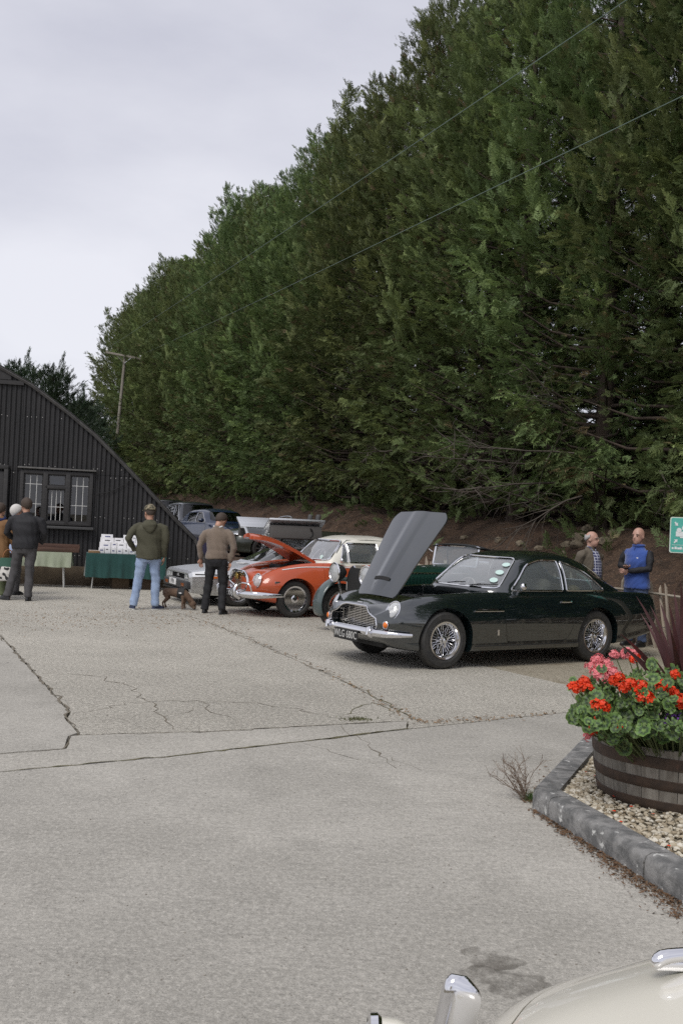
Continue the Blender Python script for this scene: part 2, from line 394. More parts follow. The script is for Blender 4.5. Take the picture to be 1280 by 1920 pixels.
# cracks: hairline ribbons of dirt and moss lying in the slab surface
M_crack = mat('crack_dirt', (.13, .11, .08), .95, col2=(.20, .175, .135), scale=14)
M_moss = mat('crack_moss', (.095, .09, .04), .95, col2=(.15, .13, .075), scale=9)
def crack(px, w=.012, m=M_crack, jit=.03, z=.003):
    P = [g(*p) for p in px]; pts = []
    for a, b in zip(P, P[1:]):
        k = max(2, int((b-a).length/.09))
        for q in range(k):
            t = q/k; p = a.lerp(b, t); pts.append(p + Vector((random.gauss(0, jit), random.gauss(0, jit), 0)))
    pts.append(P[-1]); bm = NB(); prev = None
    for i, p in enumerate(pts):
        d = (pts[min(i+1, len(pts)-1)] - pts[max(i-1, 0)]).normalized(); nn = Vector((-d.y, d.x, 0))
        ww = .62*w*(.15+random.random()*1.0)*(1 if 2 < i < len(pts)-3 else .4)
        a, b = bm.verts.new((p.x+nn.x*ww, p.y+nn.y*ww, z)), bm.verts.new((p.x-nn.x*ww, p.y-nn.y*ww, z))
        if prev: bm.faces.new((prev[0], a, b, prev[1]))
        prev = (a, b)
    return obj('crack', bm, m, ground, smooth=False)
crack([(0, 1447), (300, 1420), (560, 1391), (765, 1367)], .022, M_moss, .012)
crack([(560, 1391), (650, 1380), (765, 1366)], .03, M_moss, .014)
crack([(150, 1377), (260, 1376), (400, 1371), (640, 1358), (735, 1353)], .012, M_crack, .02)
crack([(80, 1262), (180, 1268), (250, 1290), (285, 1318), (320, 1352), (325, 1368)], .011)
crack([(138, 1340), (240, 1318), (330, 1315), (470, 1318), (560, 1330), (640, 1348)], .008)
crack([(330, 1315), (390, 1318), (395, 1335), (430, 1345), (445, 1362)], .007)
crack([(200, 1345), (240, 1352), (260, 1368)], .006); crack([(300, 1345), (340, 1338), (380, 1318)], .006)
crack([(640, 1348), (660, 1330), (700, 1318), (730, 1330), (732, 1345)], .012, M_moss)
crack([(672, 1380), (700, 1405), (720, 1418), (742, 1440)], .012); crack([(560, 1391), (620, 1412), (700, 1432)], .006)
crack([(700, 1405), (735, 1425), (790, 1445)], .005)
crack([(640, 1275), (700, 1306), (780, 1350)], .02, M_moss, .03); crack([(400, 1170), (520, 1220), (640, 1275)], .015, M_crack, .05)
crack([(0, 1190), (62, 1258), (131, 1334), (126, 1346), (148, 1374)], .022, M_crack, .02)
crack([(0, 1414), (124, 1404), (132, 1379)], .014, M_crack, .012)
crack([(640, 1364), (655, 1378)], .01)
# drifts of brown leaf crumbs trodden along the back of the yard and the joints
def crumbs(n, fn, label):
    bm = NB()
    for k in range(n):
        p = fn(); a = random.random()*6.28; l = .008+.016*random.random(); w = .004+.006*random.random(); c = Vector((p.x, p.y, .004+.006*random.random())); x = Vector((math.cos(a)*l, math.sin(a)*l, random.gauss(0, .004))); y = Vector((-math.sin(a)*w, math.cos(a)*w, random.gauss(0, .003)))
        f = bm.faces.new([bm.verts.new(c+q) for q in (x, y, -x, -y)]); f.material_index = random.choice((0, 0, 1))
    tag(obj('leaf_crumbs', bm, [mat('crumb_brown', (.24, .165, .10), .9), mat('crumb_pale', (.33, .265, .18), .9)], smooth=False), label, 'leaf litter', kind='stuff')
crumbs(1500, lambda: g(random.gauss(240, 190), 1156+random.gauss(0, 13)), 'brown leaf crumbs trodden across the far part of the yard')
_dj = [(400, 1170), (520, 1220), (640, 1275), (740, 1330), (792, 1356), (900, 1348), (1040, 1338)]
def _onj():
    i = random.randrange(len(_dj)-1); t = random.random(); a, b = _dj[i], _dj[i+1]; p = g(a[0]+(b[0]-a[0])*t, a[1]+(b[1]-a[1])*t); return p+Vector((random.gauss(0, .05), random.gauss(0, .05), 0))
crumbs(380, _onj, 'leaf crumbs caught along the diagonal slab joint')
# moss tuft at the joint
bm = NB()
for k in range(170):
    c = g(668+random.gauss(0, 15), 1349+random.gauss(0, 1.8)); a = random.random()*6.28; hgt = .006+random.random()*.014
    t_ = Vector((math.cos(a), math.sin(a), 0)); p = [c+t_*.006, c-t_*.006, c+Vector((random.gauss(0, .01), random.gauss(0, .01), hgt))]
    bm.faces.new([bm.verts.new(q) for q in p])
tag(obj('moss', bm, mat('moss_green', (.11, .115, .05), .9), smooth=False), 'moss and weeds growing in the broken slab corner', 'moss', kind='stuff')
# oil stain of spilt water near the cream car: thin irregular film
bm = NB()
def blot(c, rx, ry, n=40, z=.0035):
    a0 = random.random()*6; ph = [random.random()*6 for _ in range(4)]
    vs_ = []
    for k in range(n):
        a = 2*pi*k/n; r = 1+.22*math.sin(2*a+ph[0])+.16*math.sin(3*a+ph[1])+.1*math.sin(5*a+ph[2])+.08*math.sin(9*a+ph[3])
        vs_.append(bm.verts.new((c.x+rx*r*math.cos(a), c.y+ry*r*math.sin(a), z)))
    bm.faces.new(vs_)
def stain_mat():
    m = bpy.data.materials.new('damp_stain'); m.use_nodes = True; t = m.node_tree; b = t.nodes['Principled BSDF']; lk = t.links.new
    b.inputs['Base Color'].default_value = (.13, .115, .095, 1); b.inputs['Roughness'].default_value = .7
    tcn = t.nodes.new('ShaderNodeTexCoord'); n = t.nodes.new('ShaderNodeTexNoise'); n.inputs['Scale'].default_value = 6; n.inputs['Detail'].default_value = 9; n.inputs['Roughness'].default_value = .72
    lk(tcn.outputs['Object'], n.inputs['Vector']); r = t.nodes.new('ShaderNodeMapRange'); r.inputs['From Min'].default_value = .42; r.inputs['From Max'].default_value = .7; r.inputs['To Max'].default_value = .75
    lk(n.outputs['Fac'], r.inputs['Value']); lk(r.outputs['Result'], b.inputs['Alpha']); return m
blot(g(920, 1800), .10, .09); blot(g(950, 1842), .16, .10, z=.0045)
obj('damp_stain', bm, stain_mat(), ground, smooth=False)

# ================================================================ trees
def leaf_mat(name, c1, c2, c3):
    m = bpy.data.materials.new(name); m.use_nodes = True; t = m.node_tree; b = t.nodes['Principled BSDF']; lk = t.links.new
    at_ = t.nodes.new('ShaderNodeAttribute'); at_.attribute_name = 'tint'
    r = t.nodes.new('ShaderNodeValToRGB'); e = r.color_ramp.elements; e[0].position = 0; e[0].color = (*c3, 1); e[1].position = 1; e[1].color = (*c2, 1)
    k = e.new(.10); k.color = (*c3, 1); k = e.new(.16); k.color = tuple(x*.75 for x in c1)+(1,); k = e.new(.6); k.color = (*c1, 1)
    lk(at_.outputs['Fac'], r.inputs['Fac'])
    oi = t.nodes.new('ShaderNodeObjectInfo'); hs = t.nodes.new('ShaderNodeHueSaturation'); rr = t.nodes.new('ShaderNodeMapRange')
    rr.inputs['To Min'].default_value = .82; rr.inputs['To Max'].default_value = 1.2; lk(oi.outputs['Random'], rr.inputs['Value']); lk(rr.outputs['Result'], hs.inputs['Value']); lk(r.outputs['Color'], hs.inputs['Color'])
    rh = t.nodes.new('ShaderNodeMapRange'); rh.inputs['To Min'].default_value = .482; rh.inputs['To Max'].default_value = .522; lk(oi.outputs['Random'], rh.inputs['Value']); lk(rh.outputs['Result'], hs.inputs['Hue'])
    lk(hs.outputs['Color'], b.inputs['Base Color']); b.inputs['Roughness'].default_value = .6; b.inputs['Specular IOR Level'].default_value = .3
    tr = t.nodes.new('ShaderNodeBsdfTranslucent'); lk(hs.outputs['Color'], tr.inputs['Color']); ms = t.nodes.new('ShaderNodeMixShader'); ms.inputs[0].default_value = .25
    lk(b.outputs[0], ms.inputs[1]); lk(tr.outputs[0], ms.inputs[2]); lk(ms.outputs[0], t.nodes['Material Output'].inputs['Surface']); return m
M_leaf = leaf_mat('cypress_foliage', (.142, .186, .072), (.285, .345, .130), (.22, .175, .095))
M_leaf_dk = leaf_mat('dark_conifer_foliage', (.045, .075, .042), (.075, .115, .06), (.07, .07, .045))
M_bark = mat('cypress_bark', (.10, .075, .058), .95, col2=(.055, .042, .034), scale=6, stretch=(1, 1, .12), bump=.9, bscale=10, bdist=.04)
M_twig = mat('dead_twig', (.10, .085, .07), .9, col2=(.06, .05, .04), scale=12)
def spray_template(r, n=8):
    """flat feathery frond along +x, unit length, made of narrow rhombs"""
    V = []; F = []
    def rh(a, b, w, z0=0, z1=0):
        a = np.array(a, float); b = np.array(b, float); d = b-a; l = np.hypot(d[0], d[1])+1e-9; nn = np.array([-d[1], d[0], 0])/l*w; m = a+d*.45
        i = len(V); m = a+d*.18; V.extend([m+nn*1.25+[0, 0, .01], b, m-nn*1.25-[0, 0, .01]]); F.append((i, i+1, i+2))
    curve = r.normal(0, .12)
    def ax(t): return np.array([t, curve*t*t, -.10*t*t])
    rh(ax(0), ax(.55), .016); rh(ax(.5), ax(1.0), .022)
    for k in range(n):
        t = .12+.8*k/n
        for s in (-1, 1):
            l = (.42-.30*t)*(.75+.5*r.random()); an = s*R_(28+22*r.random()); p = ax(t); zz = r.normal(0, .07)
            q = p+np.array([l*math.cos(an), l*math.sin(an), zz-.03]); rh(p, q, .021+.009*r.random())
            if l > .20:
                m = p+(q-p)*.5; an2 = an+s*.6; q2 = m+np.array([l*.42*math.cos(an2), l*.42*math.sin(an2), zz*.5]); rh(m, q2, .019)
                an3 = an-s*.55; q3 = m+np.array([l*.42*math.cos(an3), l*.42*math.sin(an3), -zz*.3]); rh(m, q3, .019)
    return np.array(V), np.array(F)
SPR = [spray_template(np.random.default_rng(40+i)) for i in range(5)]
def place_sprays(pos, dirs, size, tint, r):
    """many sprays as one triangle soup"""
    N = len(pos); Vs = []; Fs = []; Ts = []; off = 0
    which = r.integers(0, len(SPR), N)
    d = dirs/np.linalg.norm(dirs, axis=1, keepdims=True)
    up = np.tile(np.array([0, 0, 1.]), (N, 1)) + r.normal(0, .45, (N, 3))
    y = np.cross(up, d); y /= np.linalg.norm(y, axis=1, keepdims=True)+1e-9; z = np.cross(d, y)
    for k, (tv, tf) in enumerate(SPR):
        s = np.where(which == k)[0]
        if not len(s): continue
        P = pos[s][:, None, :] + size[s][:, None, None]*(tv[None, :, 0:1]*d[s][:, None, :] + tv[None, :, 1:2]*y[s][:, None, :] + tv[None, :, 2:3]*z[s][:, None, :])
        Vs.append(P.reshape(-1, 3)); Fs.append((tf[None] + (np.arange(len(s))*len(tv))[:, None, None]).reshape(-1, 3)+off)
        tt = np.clip(tint[s][:, None] + r.normal(0, .05, (len(s), 1)) + .18*(tv[None, :, 0]-.5), 0, 1); Ts.append(np.broadcast_to(tt, (len(s), len(tv))).reshape(-1)); off += len(s)*len(tv)
    return np.concatenate(Vs), np.concatenate(Fs), np.concatenate(Ts)
def crown_mesh(name, V, F, T):
    me = np_mesh(name, V, F); a = me.attributes.new('tint', 'FLOAT', 'POINT'); a.data.foreach_set('value', T.astype(np.float32)); return me
def cypress(seed, H=15.4, rbase=3.1, base=.35, nb=340, per=32, open_front=False, size=.37, topw=.35, droop=1.0):
    """returns crown mesh, trunk bmesh for one tall cypress; local origin at the foot of the trunk"""
    r = np.random.default_rng(seed); pos = []; dr = []; sz = []; ti = []
    leaders = [(r.normal(0, .55), r.normal(0, .55), H*(.90+.1*r.random())) for _ in range(4)] + [(0, 0, H)]
    bt = NB()
    tube(bt, [(0, 0, -.4), (.03, .0, H*.3), (-.02, .03, H*.6), (0, 0, H*.97)], [.27, .21, .13, .02], 9)
    for k in range(9):      # flutes at the foot
        a = k*.7; tube(bt, [(.30*math.cos(a), .30*math.sin(a), -.4), (.17*math.cos(a), .17*math.sin(a), .5), (.12*math.cos(a), .12*math.sin(a), 1.8)], [.09, .08, .03], 5)
    for i in range(nb):
        u = (i+.5)/nb; z0 = base + (H*.97-base)*u**.92
        a = i*2.399963 + r.normal(0, .3); t = (z0-base)/(H-base)
        reach = (rbase*(1-t**2.2)*.93 + topw)*(.72+.5*r.random())
        if open_front and z0 < 4.0+1.2*math.sin(a*2) and r.random() < .75: reach *= .0
        if reach < .2: continue
        rise = (-.12*droop+.95*t+.25*r.random()); L = reach*math.sqrt(1+rise*rise)
        d0 = np.array([math.cos(a), math.sin(a), rise*.55]); d0 /= np.linalg.norm(d0)
        st = np.array([0, 0, z0-reach*.25*t])
        if i % 3 == 0 or (t < .3 and i % 2 == 0):
            e = st+d0*L*.8; tube(bt, [st, st+(e-st)*.5+[0, 0, -.05], e+[0, 0, .12*L]], [.05*(1-t)+.012, .025*(1-t)+.01, .005], 4, cap=False)
        n = int(per*(.55+.75*reach/rbase)); w = .25+.13*r.random()
        s = .38+.62*np.sqrt(r.random(n)); curve = np.stack([np.zeros(n), np.zeros(n), (.16+.30*t)*L*s**2.0], 1)
        q = st + d0[None]*(L*s)[:, None] + curve
        spread = w*(1.08-s)[:, None]*1.7+.04
        off = r.normal(0, 1, (n, 3))*spread*np.array([.75, .75, .6]); q = q+off
        dd = d0[None]*1.0 + off*1.2 + np.stack([np.zeros(n), np.zeros(n), (-.22+1.15*t+.25*r.normal())*np.ones(n)*(.3+s)], 1) + r.normal(0, .28, (n, 3))
        pos.append(q); dr.append(dd); sz.append(size*(.62+.62*r.random(n))*(1-.25*t)*(.75+.45*r.random()))
        bt_ = .47+.20*r.normal(); ti.append(np.clip(np.clip(bt_, .22, .95) + .25*(s-.7) + r.normal(0, .1, n) - (.5*(r.random(n) < .012)), 0, 1))
    for i in range(34):      # pointed plumes that break the outline
        t = .25+.75*(i+r.random())/34; z0 = base+(H-base)*t*.93; a = r.random()*6.28; rad = (rbase*(1-t**2.2)*.9+topw)*(.75+.3*r.random())
        n = 26; s = r.random(n); ln = .9+.9*r.random(); lean = .35*(1-t)+.12
        c = np.stack([math.cos(a)*(rad+lean*ln*s), math.sin(a)*(rad+lean*ln*s), z0+ln*s], 1)
        pos.append(c+r.normal(0, 1, (n, 3))*((.20*(1-s)+.015)[:, None])); dr.append(np.stack([math.cos(a)*.35+r.normal(0, .3, n), math.sin(a)*.35+r.normal(0, .3, n), np.ones(n)], 1)); sz.append(.42*(.7+.5*r.random(n))); ti.append(np.clip(.6+.2*s+r.normal(0, .1, n), 0, 1))
    for lx, ly, lz in leaders:
        n = 60; s = r.random(n); q = np.stack([lx*np.ones(n), ly*np.ones(n), lz-2.4*(1-s)], 1)+r.normal(0, 1, (n, 3))*((.40*(1-s)+.03)[:, None])
        pos.append(q); dr.append(np.stack([r.normal(0, .4, n), r.normal(0, .4, n), np.ones(n)], 1)); sz.append(.45*(.7+.5*r.random(n))); ti.append(np.clip(.5+r.normal(0, .12, n), 0, 1))
    V, F, T = place_sprays(np.concatenate(pos), np.concatenate(dr), np.concatenate(sz), np.concatenate(ti), r)
    return crown_mesh(name='crown', V=V, F=F, T=T), bt
def mk(bt):
    me = bpy.data.meshes.new('trunk'); bt.to_mesh(me); bt.free(); return me
VAR = []
for sd_, kw in ((1, {}), (3, dict(rbase=3.2, H=15.0)), (4, dict(open_front=True, base=1.0))):
    c_, b_ = cypress(sd_, **kw); c_.materials.append(M_leaf); m_ = mk(b_); m_.materials.append(M_bark)
    m_.polygons.foreach_set('use_smooth', np.ones(len(m_.polygons), bool)); VAR.append((c_, m_))
def tree(v, x, y, sc, rz, label, group, name='cypress_tree'):
    t = empty(name, (x, y, float(terrain(x, y))-.15), rz); t.scale = (sc*(.95+.1*random.random()),)*2+(sc,)
    link(bpy.data.objects.new('crown', v[0]), t); link(bpy.data.objects.new('trunk', v[1]), t)
    tag(t, label, 'tree', group); return t
ORD = ('last', 'second', 'third', 'fourth', 'fifth', 'sixth', 'seventh', 'eighth', 'ninth', 'tenth', 'eleventh', 'twelfth', 'thirteenth', 'fourteenth', 'fifteenth', 'sixteenth', 'seventeenth', 'eighteenth', 'nineteenth', 'twentieth', 'twenty first', 'twenty second', 'twenty third', 'twenty fourth', 'twenty fifth', 'twenty sixth', 'twenty seventh')
k = 0; along = []
d_ = 6.0
while d_ < 89: along.append(d_); d_ += 2.9+random.random()*.7
for i, d_ in enumerate(along):
    p = ROW0 + ROWD*d_ + ROWN*random.gauss(0, .25)
    near = d_ < 26
    vi = 2 if i == 5 else random.choice([0, 1])
    sc = 1.0+random.gauss(0, .025)+(.055 if 5 < i < 10 else (-.03 if 11 < i < 20 else 0))
    if i < 3: lab = ('cypress just outside the right edge of the hedge, nearest the camera', 'near cypress whose crown hangs in the top right corner', 'cypress behind the teal sign, its crown filling the upper right edge')[i]
    elif i == 5: lab = 'tall cypress with bare dead lower branches and trunk above the two talking men'
    elif i >= len(along)-2: lab = ('last but one cypress of the hedge, behind the utility pole', 'farthest cypress of the hedge, at its end above the conifers')[i-len(along)+2]
    else: lab = f'tall cypress in the hedge row, {ORD[len(along)-1-i]} from its far end by the pole'
    tree(VAR[vi], p.x, p.y, sc, random.random()*6.28, lab, 'cypress trees of the tall hedge')
for i in range(20):
    d_ = 8+i*4.1; p = ROW0 + ROWD*d_ - ROWN*(3.4+random.random())
    tree(VAR[i % 2], p.x, p.y, .93+random.random()*.06, random.random()*6.28, 'cypress of the second row, seen through gaps in the hedge', 'cypress trees behind the hedge')
for i, d_ in enumerate((11.5, 15, 18.5, 22, 26)):
    p = ROW0 + ROWD*d_ - ROWN*(2.0+.5*(i % 2)); tree(VAR[i % 2], p.x, p.y, .97, i*1.3, 'cypress of the second row, seen through gaps in the hedge', 'cypress trees behind the hedge')
# spiky dark conifers behind the shed
c_, b_ = cypress(11, H=9.5, rbase=3.2, base=.6, nb=130, per=22, size=.5, topw=.4); c_.materials.append(M_leaf_dk); m_ = mk(b_); m_.materials.append(M_bark)
for px, Y, top, lab in ((35, 47, 692, 'spiky dark conifer just above the roof of the black shed'), (100, 46, 700, 'dark conifer with splayed pointed top behind the shed roof'), (140, 52, 752, 'low dark conifer tip showing between shed roof and hedge'), (168, 62, 762, 'dark bushy conifer at the foot of the far hedge end')):
    p = at(px, top, Y); t = empty('dark_conifer', (p.x, p.y, .3), random.random()*6); s = (p.z-.3)/9.5; t.scale = (s*.85, s*.85, s)
    link(bpy.data.objects.new('crown', c_), t); link(bpy.data.objects.new('trunk', m_), t); tag(t, lab, 'tree', 'conifers behind the shed')
# dead branches in the open bay of the hedge
def dead_branch(p0, d, L, r0, seed, label):
    rr = random.Random(seed); bm = NB()
    def grow(p, d, L, r, dep):
        pts = [p]; n = 5
        for k in range(n):
            d = (d + Vector((rr.gauss(0, .13), rr.gauss(0, .13), rr.gauss(0, .10)-.02))).normalized(); p = p + d*(L/n); pts.append(p)
            if dep < 2:
                for _ in range(2 if dep == 0 else 1):
                    if rr.random() < .8:
                        dd = (d + Vector((rr.gauss(0, .6), rr.gauss(0, .6), rr.gauss(0, .45)))).normalized(); grow(p, dd, L*(.55-.07*k), r*.5, dep+1)
        tube(bm, pts, [r*(1-.8*i/n) for i in range(n+1)], 4, cap=False)
    grow(Vector(p0), Vector(d).normalized(), L, r0, 0)
    tag(obj('dead_branch', bm, M_twig), label, 'branch', 'dead branches under the hedge')
for i, (px, py, Y, dx, dz, Ln) in enumerate(((1075, 850, 20.8, -.9, .05, 2.6), (1040, 905, 20.6, -.9, -.12, 2.4), (1100, 790, 21, -.8, .25, 2.4), (985, 870, 22, -.9, -.1, 2.2), (1090, 930, 20.3, -.9, -.15, 2.0), (1235, 880, 19, .3, -.7, 1.6), (735, 845, 27, -.9, -.15, 1.0), (925, 935, 23, -.8, .15, 1.8), (1015, 950, 21, -.8, .3, 1.8))):
    dead_branch(at(px, py, Y), (dx, -.45, dz), Ln, .022, 60+i, 'bare dead grey branch with fine twigs under the cypress hedge')
# rocks and twigs on the bank
M_rock = mat('bank_stone', (.26, .215, .15), .9, col2=(.17, .14, .10), scale=6, bump=.6, bscale=14, bdist=.03)
for i, (px, py, s) in enumerate(((1088, 1012, .20), (1080, 1024, .15), (1100, 996, .16), (1062, 1024, .13), (1135, 1018, .16), (870, 1010, .10), (935, 1015, .12), (975, 1022, .12), (1055, 1040, .09), (1148, 1002, .12), (900, 1032, .08), (1010, 1030, .1))):
    d = ray(px, py); o = Vector((0, 0, CAM_H)); t = 12.0
    while t < 40 and (o+d*t).z > float(terrain((o+d*t).x, (o+d*t).y)): t += .05
    p = o+d*t; bm = NB(); bmesh.ops.create_icosphere(bm, subdivisions=2, radius=s)
    for v_ in bm.verts:
        v_.co *= 1+.22*math.sin(v_.co.x*19/s*.2+i)*math.cos(v_.co.y*17/s*.2)+random.gauss(0, .06); v_.co.z *= .72
    o_ = obj('rock', bm, M_rock, loc=(p.x, p.y, p.z+s*.2), ang=25); o_.rotation_euler = (0, 0, random.random()*6)
    tag(o_, 'largest pale stone on the bank beside the grey haired man' if i == 0 else 'small pale stone half sunk in the brown bank', 'rock', None if i == 0 else 'small stones on the bank')
bm = NB()
for i in range(900):
    d_ = 8+random.random()*45; s_ = .8+random.random()*3.6; p = ROW0+ROWD*d_+ROWN*s_; z = float(terrain(p.x, p.y)); a = random.random()*6.28; l = .08+random.random()*.35
    dv = Vector((math.cos(a)*l, math.sin(a)*l, random.random()*.12)); q = Vector((p.x, p.y, z+.015))
    tube(bm, [q, q+dv*.5+Vector((0, 0, .02)), q+dv], [.007, .005, .002], 3, cap=False)
tag(obj('twig_litter', bm, M_twig, smooth=False), 'fallen twigs strewn over the brown bank', 'twigs', kind='stuff')
# undergrowth sprigs on the bank under the hedge
pos = []; 
for i in range(1700):
    d_ = 8+random.random()**1.3*62; p = ROW0+ROWD*d_+ROWN*(.0+abs(random.gauss(0, 1.1))); cl = math.sin(d_*1.1)+math.sin(d_*.37+1)
    if cl < -.35: continue
    pos.append((p.x, p.y, float(terrain(p.x, p.y))+random.random()*.5))
pos = np.array(pos); N_ = len(pos)
V_, F_, T_ = place_sprays(pos, np.stack([rng.normal(0, .6, N_)-.4, rng.normal(0, .6, N_)-.2, .4+rng.random(N_)], 1), .35+.3*rng.random(N_), np.clip(.42+rng.normal(0, .15, N_), 0, 1), rng)
me = crown_mesh('undergrowth', V_, F_, T_); tag(obj('undergrowth', me, M_leaf, smooth=False), 'green undergrowth at the foot of the hedge', 'undergrowth', kind='stuff')
# ================================================================ black corrugated hut
WA = R_(12); W0 = Vector((-6.3, 22.25, 0)); WD = Vector((math.cos(WA), math.sin(WA), 0)); WN = Vector((math.sin(WA), -math.cos(WA), 0))
def wall(px, py):
    d = ray(px, py); o = Vector((0, 0, CAM_H)); t = (W0-o).dot(WN)/d.dot(WN); p = o+d*t; return ((p-W0).dot(WD), p.z)
shed = tag(empty('corrugated_hut', W0, WA), 'black corrugated iron hut with curved gable and leaded window', 'shed')
M_iron = mat('black_painted_iron', (.010, .010, .011), .55, col2=(.019, .018, .019), scale=3, bump=.25, bscale=9, bdist=.012, stretch=(1, 1, .3), ormix=.35)
M_tim = mat('black_timber', (.018, .017, .018), .55, col2=(.035, .033, .032), scale=9, stretch=(1, 1, 8))
M_plinth = mat('old_render_plinth', (.16, .125, .085), .95, col2=(.085, .065, .045), scale=4, bump=.6, bscale=18, bdist=.02)
rc = [wall(*p) for p in ((-240, 590), (-120, 630), (0, 688), (60, 722), (130, 775), (180, 817), (230, 868), (290, 932), (330, 975), (365, 1010), (383, 1048), (392, 1100))]
ru = [p[0] for p in rc]; rz_ = [max(p[1], 0.0) for p in rc]
def zroof(u): return float(np.interp(u, ru, rz_))
UE = ru[-1]
wl, wt = wall(40, 878); wr, _ = wall(176, 889); wb_ = wall(120, 985)[1]; wt = wall(110, 884)[1]
PZ = .42
pitch = .105
def sheet(u0, u1, z0, z1, dy):
    n = max(4, int((u1-u0)/pitch*8)); us = np.linspace(u0, u1, n+1); bm = NB(); prev = None
    for u in us:
        zt = min(z1, zroof(u)-.02)
        y = -.0135*math.cos(2*pi*u/pitch) - dy
        if zt <= z0+.01: prev = None; continue
        a, b = bm.verts.new((u, y, z0)), bm.verts.new((u, y, zt))
        if prev: bm.faces.new((prev[0], a, b, prev[1]))
        prev = (a, b)
    if not bm.faces: bm.free(); return
    o = obj('corrugated_sheet', bm, M_iron, shed, ang=80)
TZ = wall(100, 760)[1]
u = -3.4; i = 0
while u < UE:
    u1 = min(u+.84, UE)
    for z0, z1, dy in ((PZ, 2.55, 0), (2.5, 5.2, .006), (5.15, 9, .012)):
        # cut round the window
        segs = [(u, u1, z0, z1)]
        if z0 < wt and z1 > wb_ and u < wr and u1 > wl:
            segs = []
            if u < wl: segs.append((u, wl, z0, z1))
            if u1 > wr: segs.append((wr, u1, z0, z1))
            a, b = max(u, wl), min(u1, wr)
            if z0 < wb_: segs.append((a, b, z0, wb_))
            if z1 > wt: segs.append((a, b, wt, z1))
        for s in segs: sheet(*s, dy+random.random()*.005)
    u = u1; i += 1
# gable edge board, roof sheets, plinth, inside darkness
bm = NB(); pts = [(a, -.06, b) for a, b in rc]
tube(bm, [(p[0], -.05, p[2]) for p in pts], .05, 6); obj('gable_edge_trim', bm, mat('weathered_black_trim', (.045, .043, .043), .6, col2=(.08, .078, .075), scale=6), shed)
bm = NB(); prev = None
for a, b in rc:
    v1, v2 = bm.verts.new((a+.02, -.1, b+.03)), bm.verts.new((a+.02, 11, b+.03))
    if prev: bm.faces.new((prev[0], v1, v2, prev[1]))
    prev = (v1, v2)
obj('roof', bm, M_iron, shed)
bm = NB(); box(bm, ((UE-4)/2-.2, .14, PZ/2-.02), (UE+4, .5, PZ+.04), bev=.02); obj('plinth', bm, M_plinth, shed)
bm = NB(); box(bm, (-1.3, 1.9, 1.45), (3.6, 3.3, 2.3))
bmesh.ops.reverse_faces(bm, faces=bm.faces[:])
for f in [f for f in bm.faces if f.calc_center_median().y < .5]: bm.faces.remove(f)
obj('room', bm, mat('dim_room_wall', (.05, .047, .045), .9), shed, smooth=False)
bm = NB(); bx0, bz0 = wall(-40, 718); zz1 = wall(0, 716)[1]; uu1 = float(np.interp(-zz1, [-z for z in rz_], ru))-.12; box(bm, (uu1-1.5, -.045, zz1), (3.0, .05, .09)); box(bm, (uu1-1.78, -.03, zz1+.17), (3.0, .03, .22))
obj('gable_boards', bm, M_tim, shed)
# window: frame, mullions, casements, panes, lead lines, sill, flashing
wh = wt-wb_; ww = wr-wl
win = empty('window', (wl, 0, wb_), 0, shed)
bm = NB(); t_ = .075
for x0, x1, z0, z1 in ((0, t_, 0, wh), (ww-t_, ww, 0, wh), (0, ww, wh-t_, wh), (0, ww, 0, t_), (ww*.345-.05, ww*.345+.05, 0, wh), (ww*.655-.05, ww*.655+.05, 0, wh)):
    box(bm, ((x0+x1)/2, -.02, (z0+z1)/2), (x1-x0, .10 if x1-x0 < z1-z0 else .096, z1-z0), bev=.006)
box(bm, (ww*.5, -.03, wh*.70), (ww*.31, .08, .07), bev=.006)
obj('frame', bm, M_tim, win)
M_pane = glass('window_pane', (.35, .38, .43), .07)
M_sky = mat('pale_sky_sheet', (.55, .57, .66), .6)  # pale sheet stands in for sky reflected in the vent pane
M_lead = mat('white_lead_came', (.6, .6, .58), .5)
for k, (a, b, z0, z1) in enumerate(((t_, ww*.345-.05, t_, wh-t_), (ww*.345+.05, ww*.655-.05, t_, wh*.70-.035), (ww*.345+.05, ww*.655-.05, wh*.70+.035, wh-t_), (ww*.655+.05, ww-t_, t_, wh-t_))):
    bm = NB(); box(bm, ((a+b)/2, .012, (z0+z1)/2), (b-a, .004, z1-z0)); p_ = obj('pane', bm, M_pane, win, smooth=False)
    bm = NB(); fr = .028
    for x0, x1, y0, y1 in ((a, a+fr, z0, z1), (b-fr, b, z0, z1), (a+fr, b-fr, z0, z0+fr), (a+fr, b-fr, z1-fr, z1)): box(bm, ((x0+x1)/2, -.004, (y0+y1)/2), (x1-x0, .03, y1-y0))
    obj('casement', bm, M_tim, win, smooth=False)
    if k == 2:
        bm = NB(); box(bm, ((a+b)/2, .06, (z0+z1)/2), (b-a, .004, z1-z0)); obj('sky_sheet', bm, M_sky, win, smooth=False); continue
    bm = NB(); nvl = 2 if k != 1 else 3
    for q in range(1, nvl+1): x = a+(b-a)*q/(nvl+1); box(bm, (x, .006, (z0+z1)/2), (.012, .008, z1-z0-.04))
    for fz in ((.36, .78) if k != 1 else (.45,)): box(bm, ((a+b)/2, .0045, z0+(z1-z0)*fz), (b-a-.04, .008, .012))
    obj('lead_lines', bm, M_lead, win, smooth=False)
bm = NB(); box(bm, (ww/2, -.09, -.05), (ww+.12, .16, .06), bev=.01); obj('sill', bm, mat('grey_sill', (.06, .06, .06), .6), win)
bm = NB(); box(bm, (ww/2, -.07, wh+.05), (ww+.12, .10, .035), bev=.005); obj('flashing', bm, mat('dull_lead_flashing', (.09, .088, .085), .55, col2=(.14, .135, .125), scale=8), win)
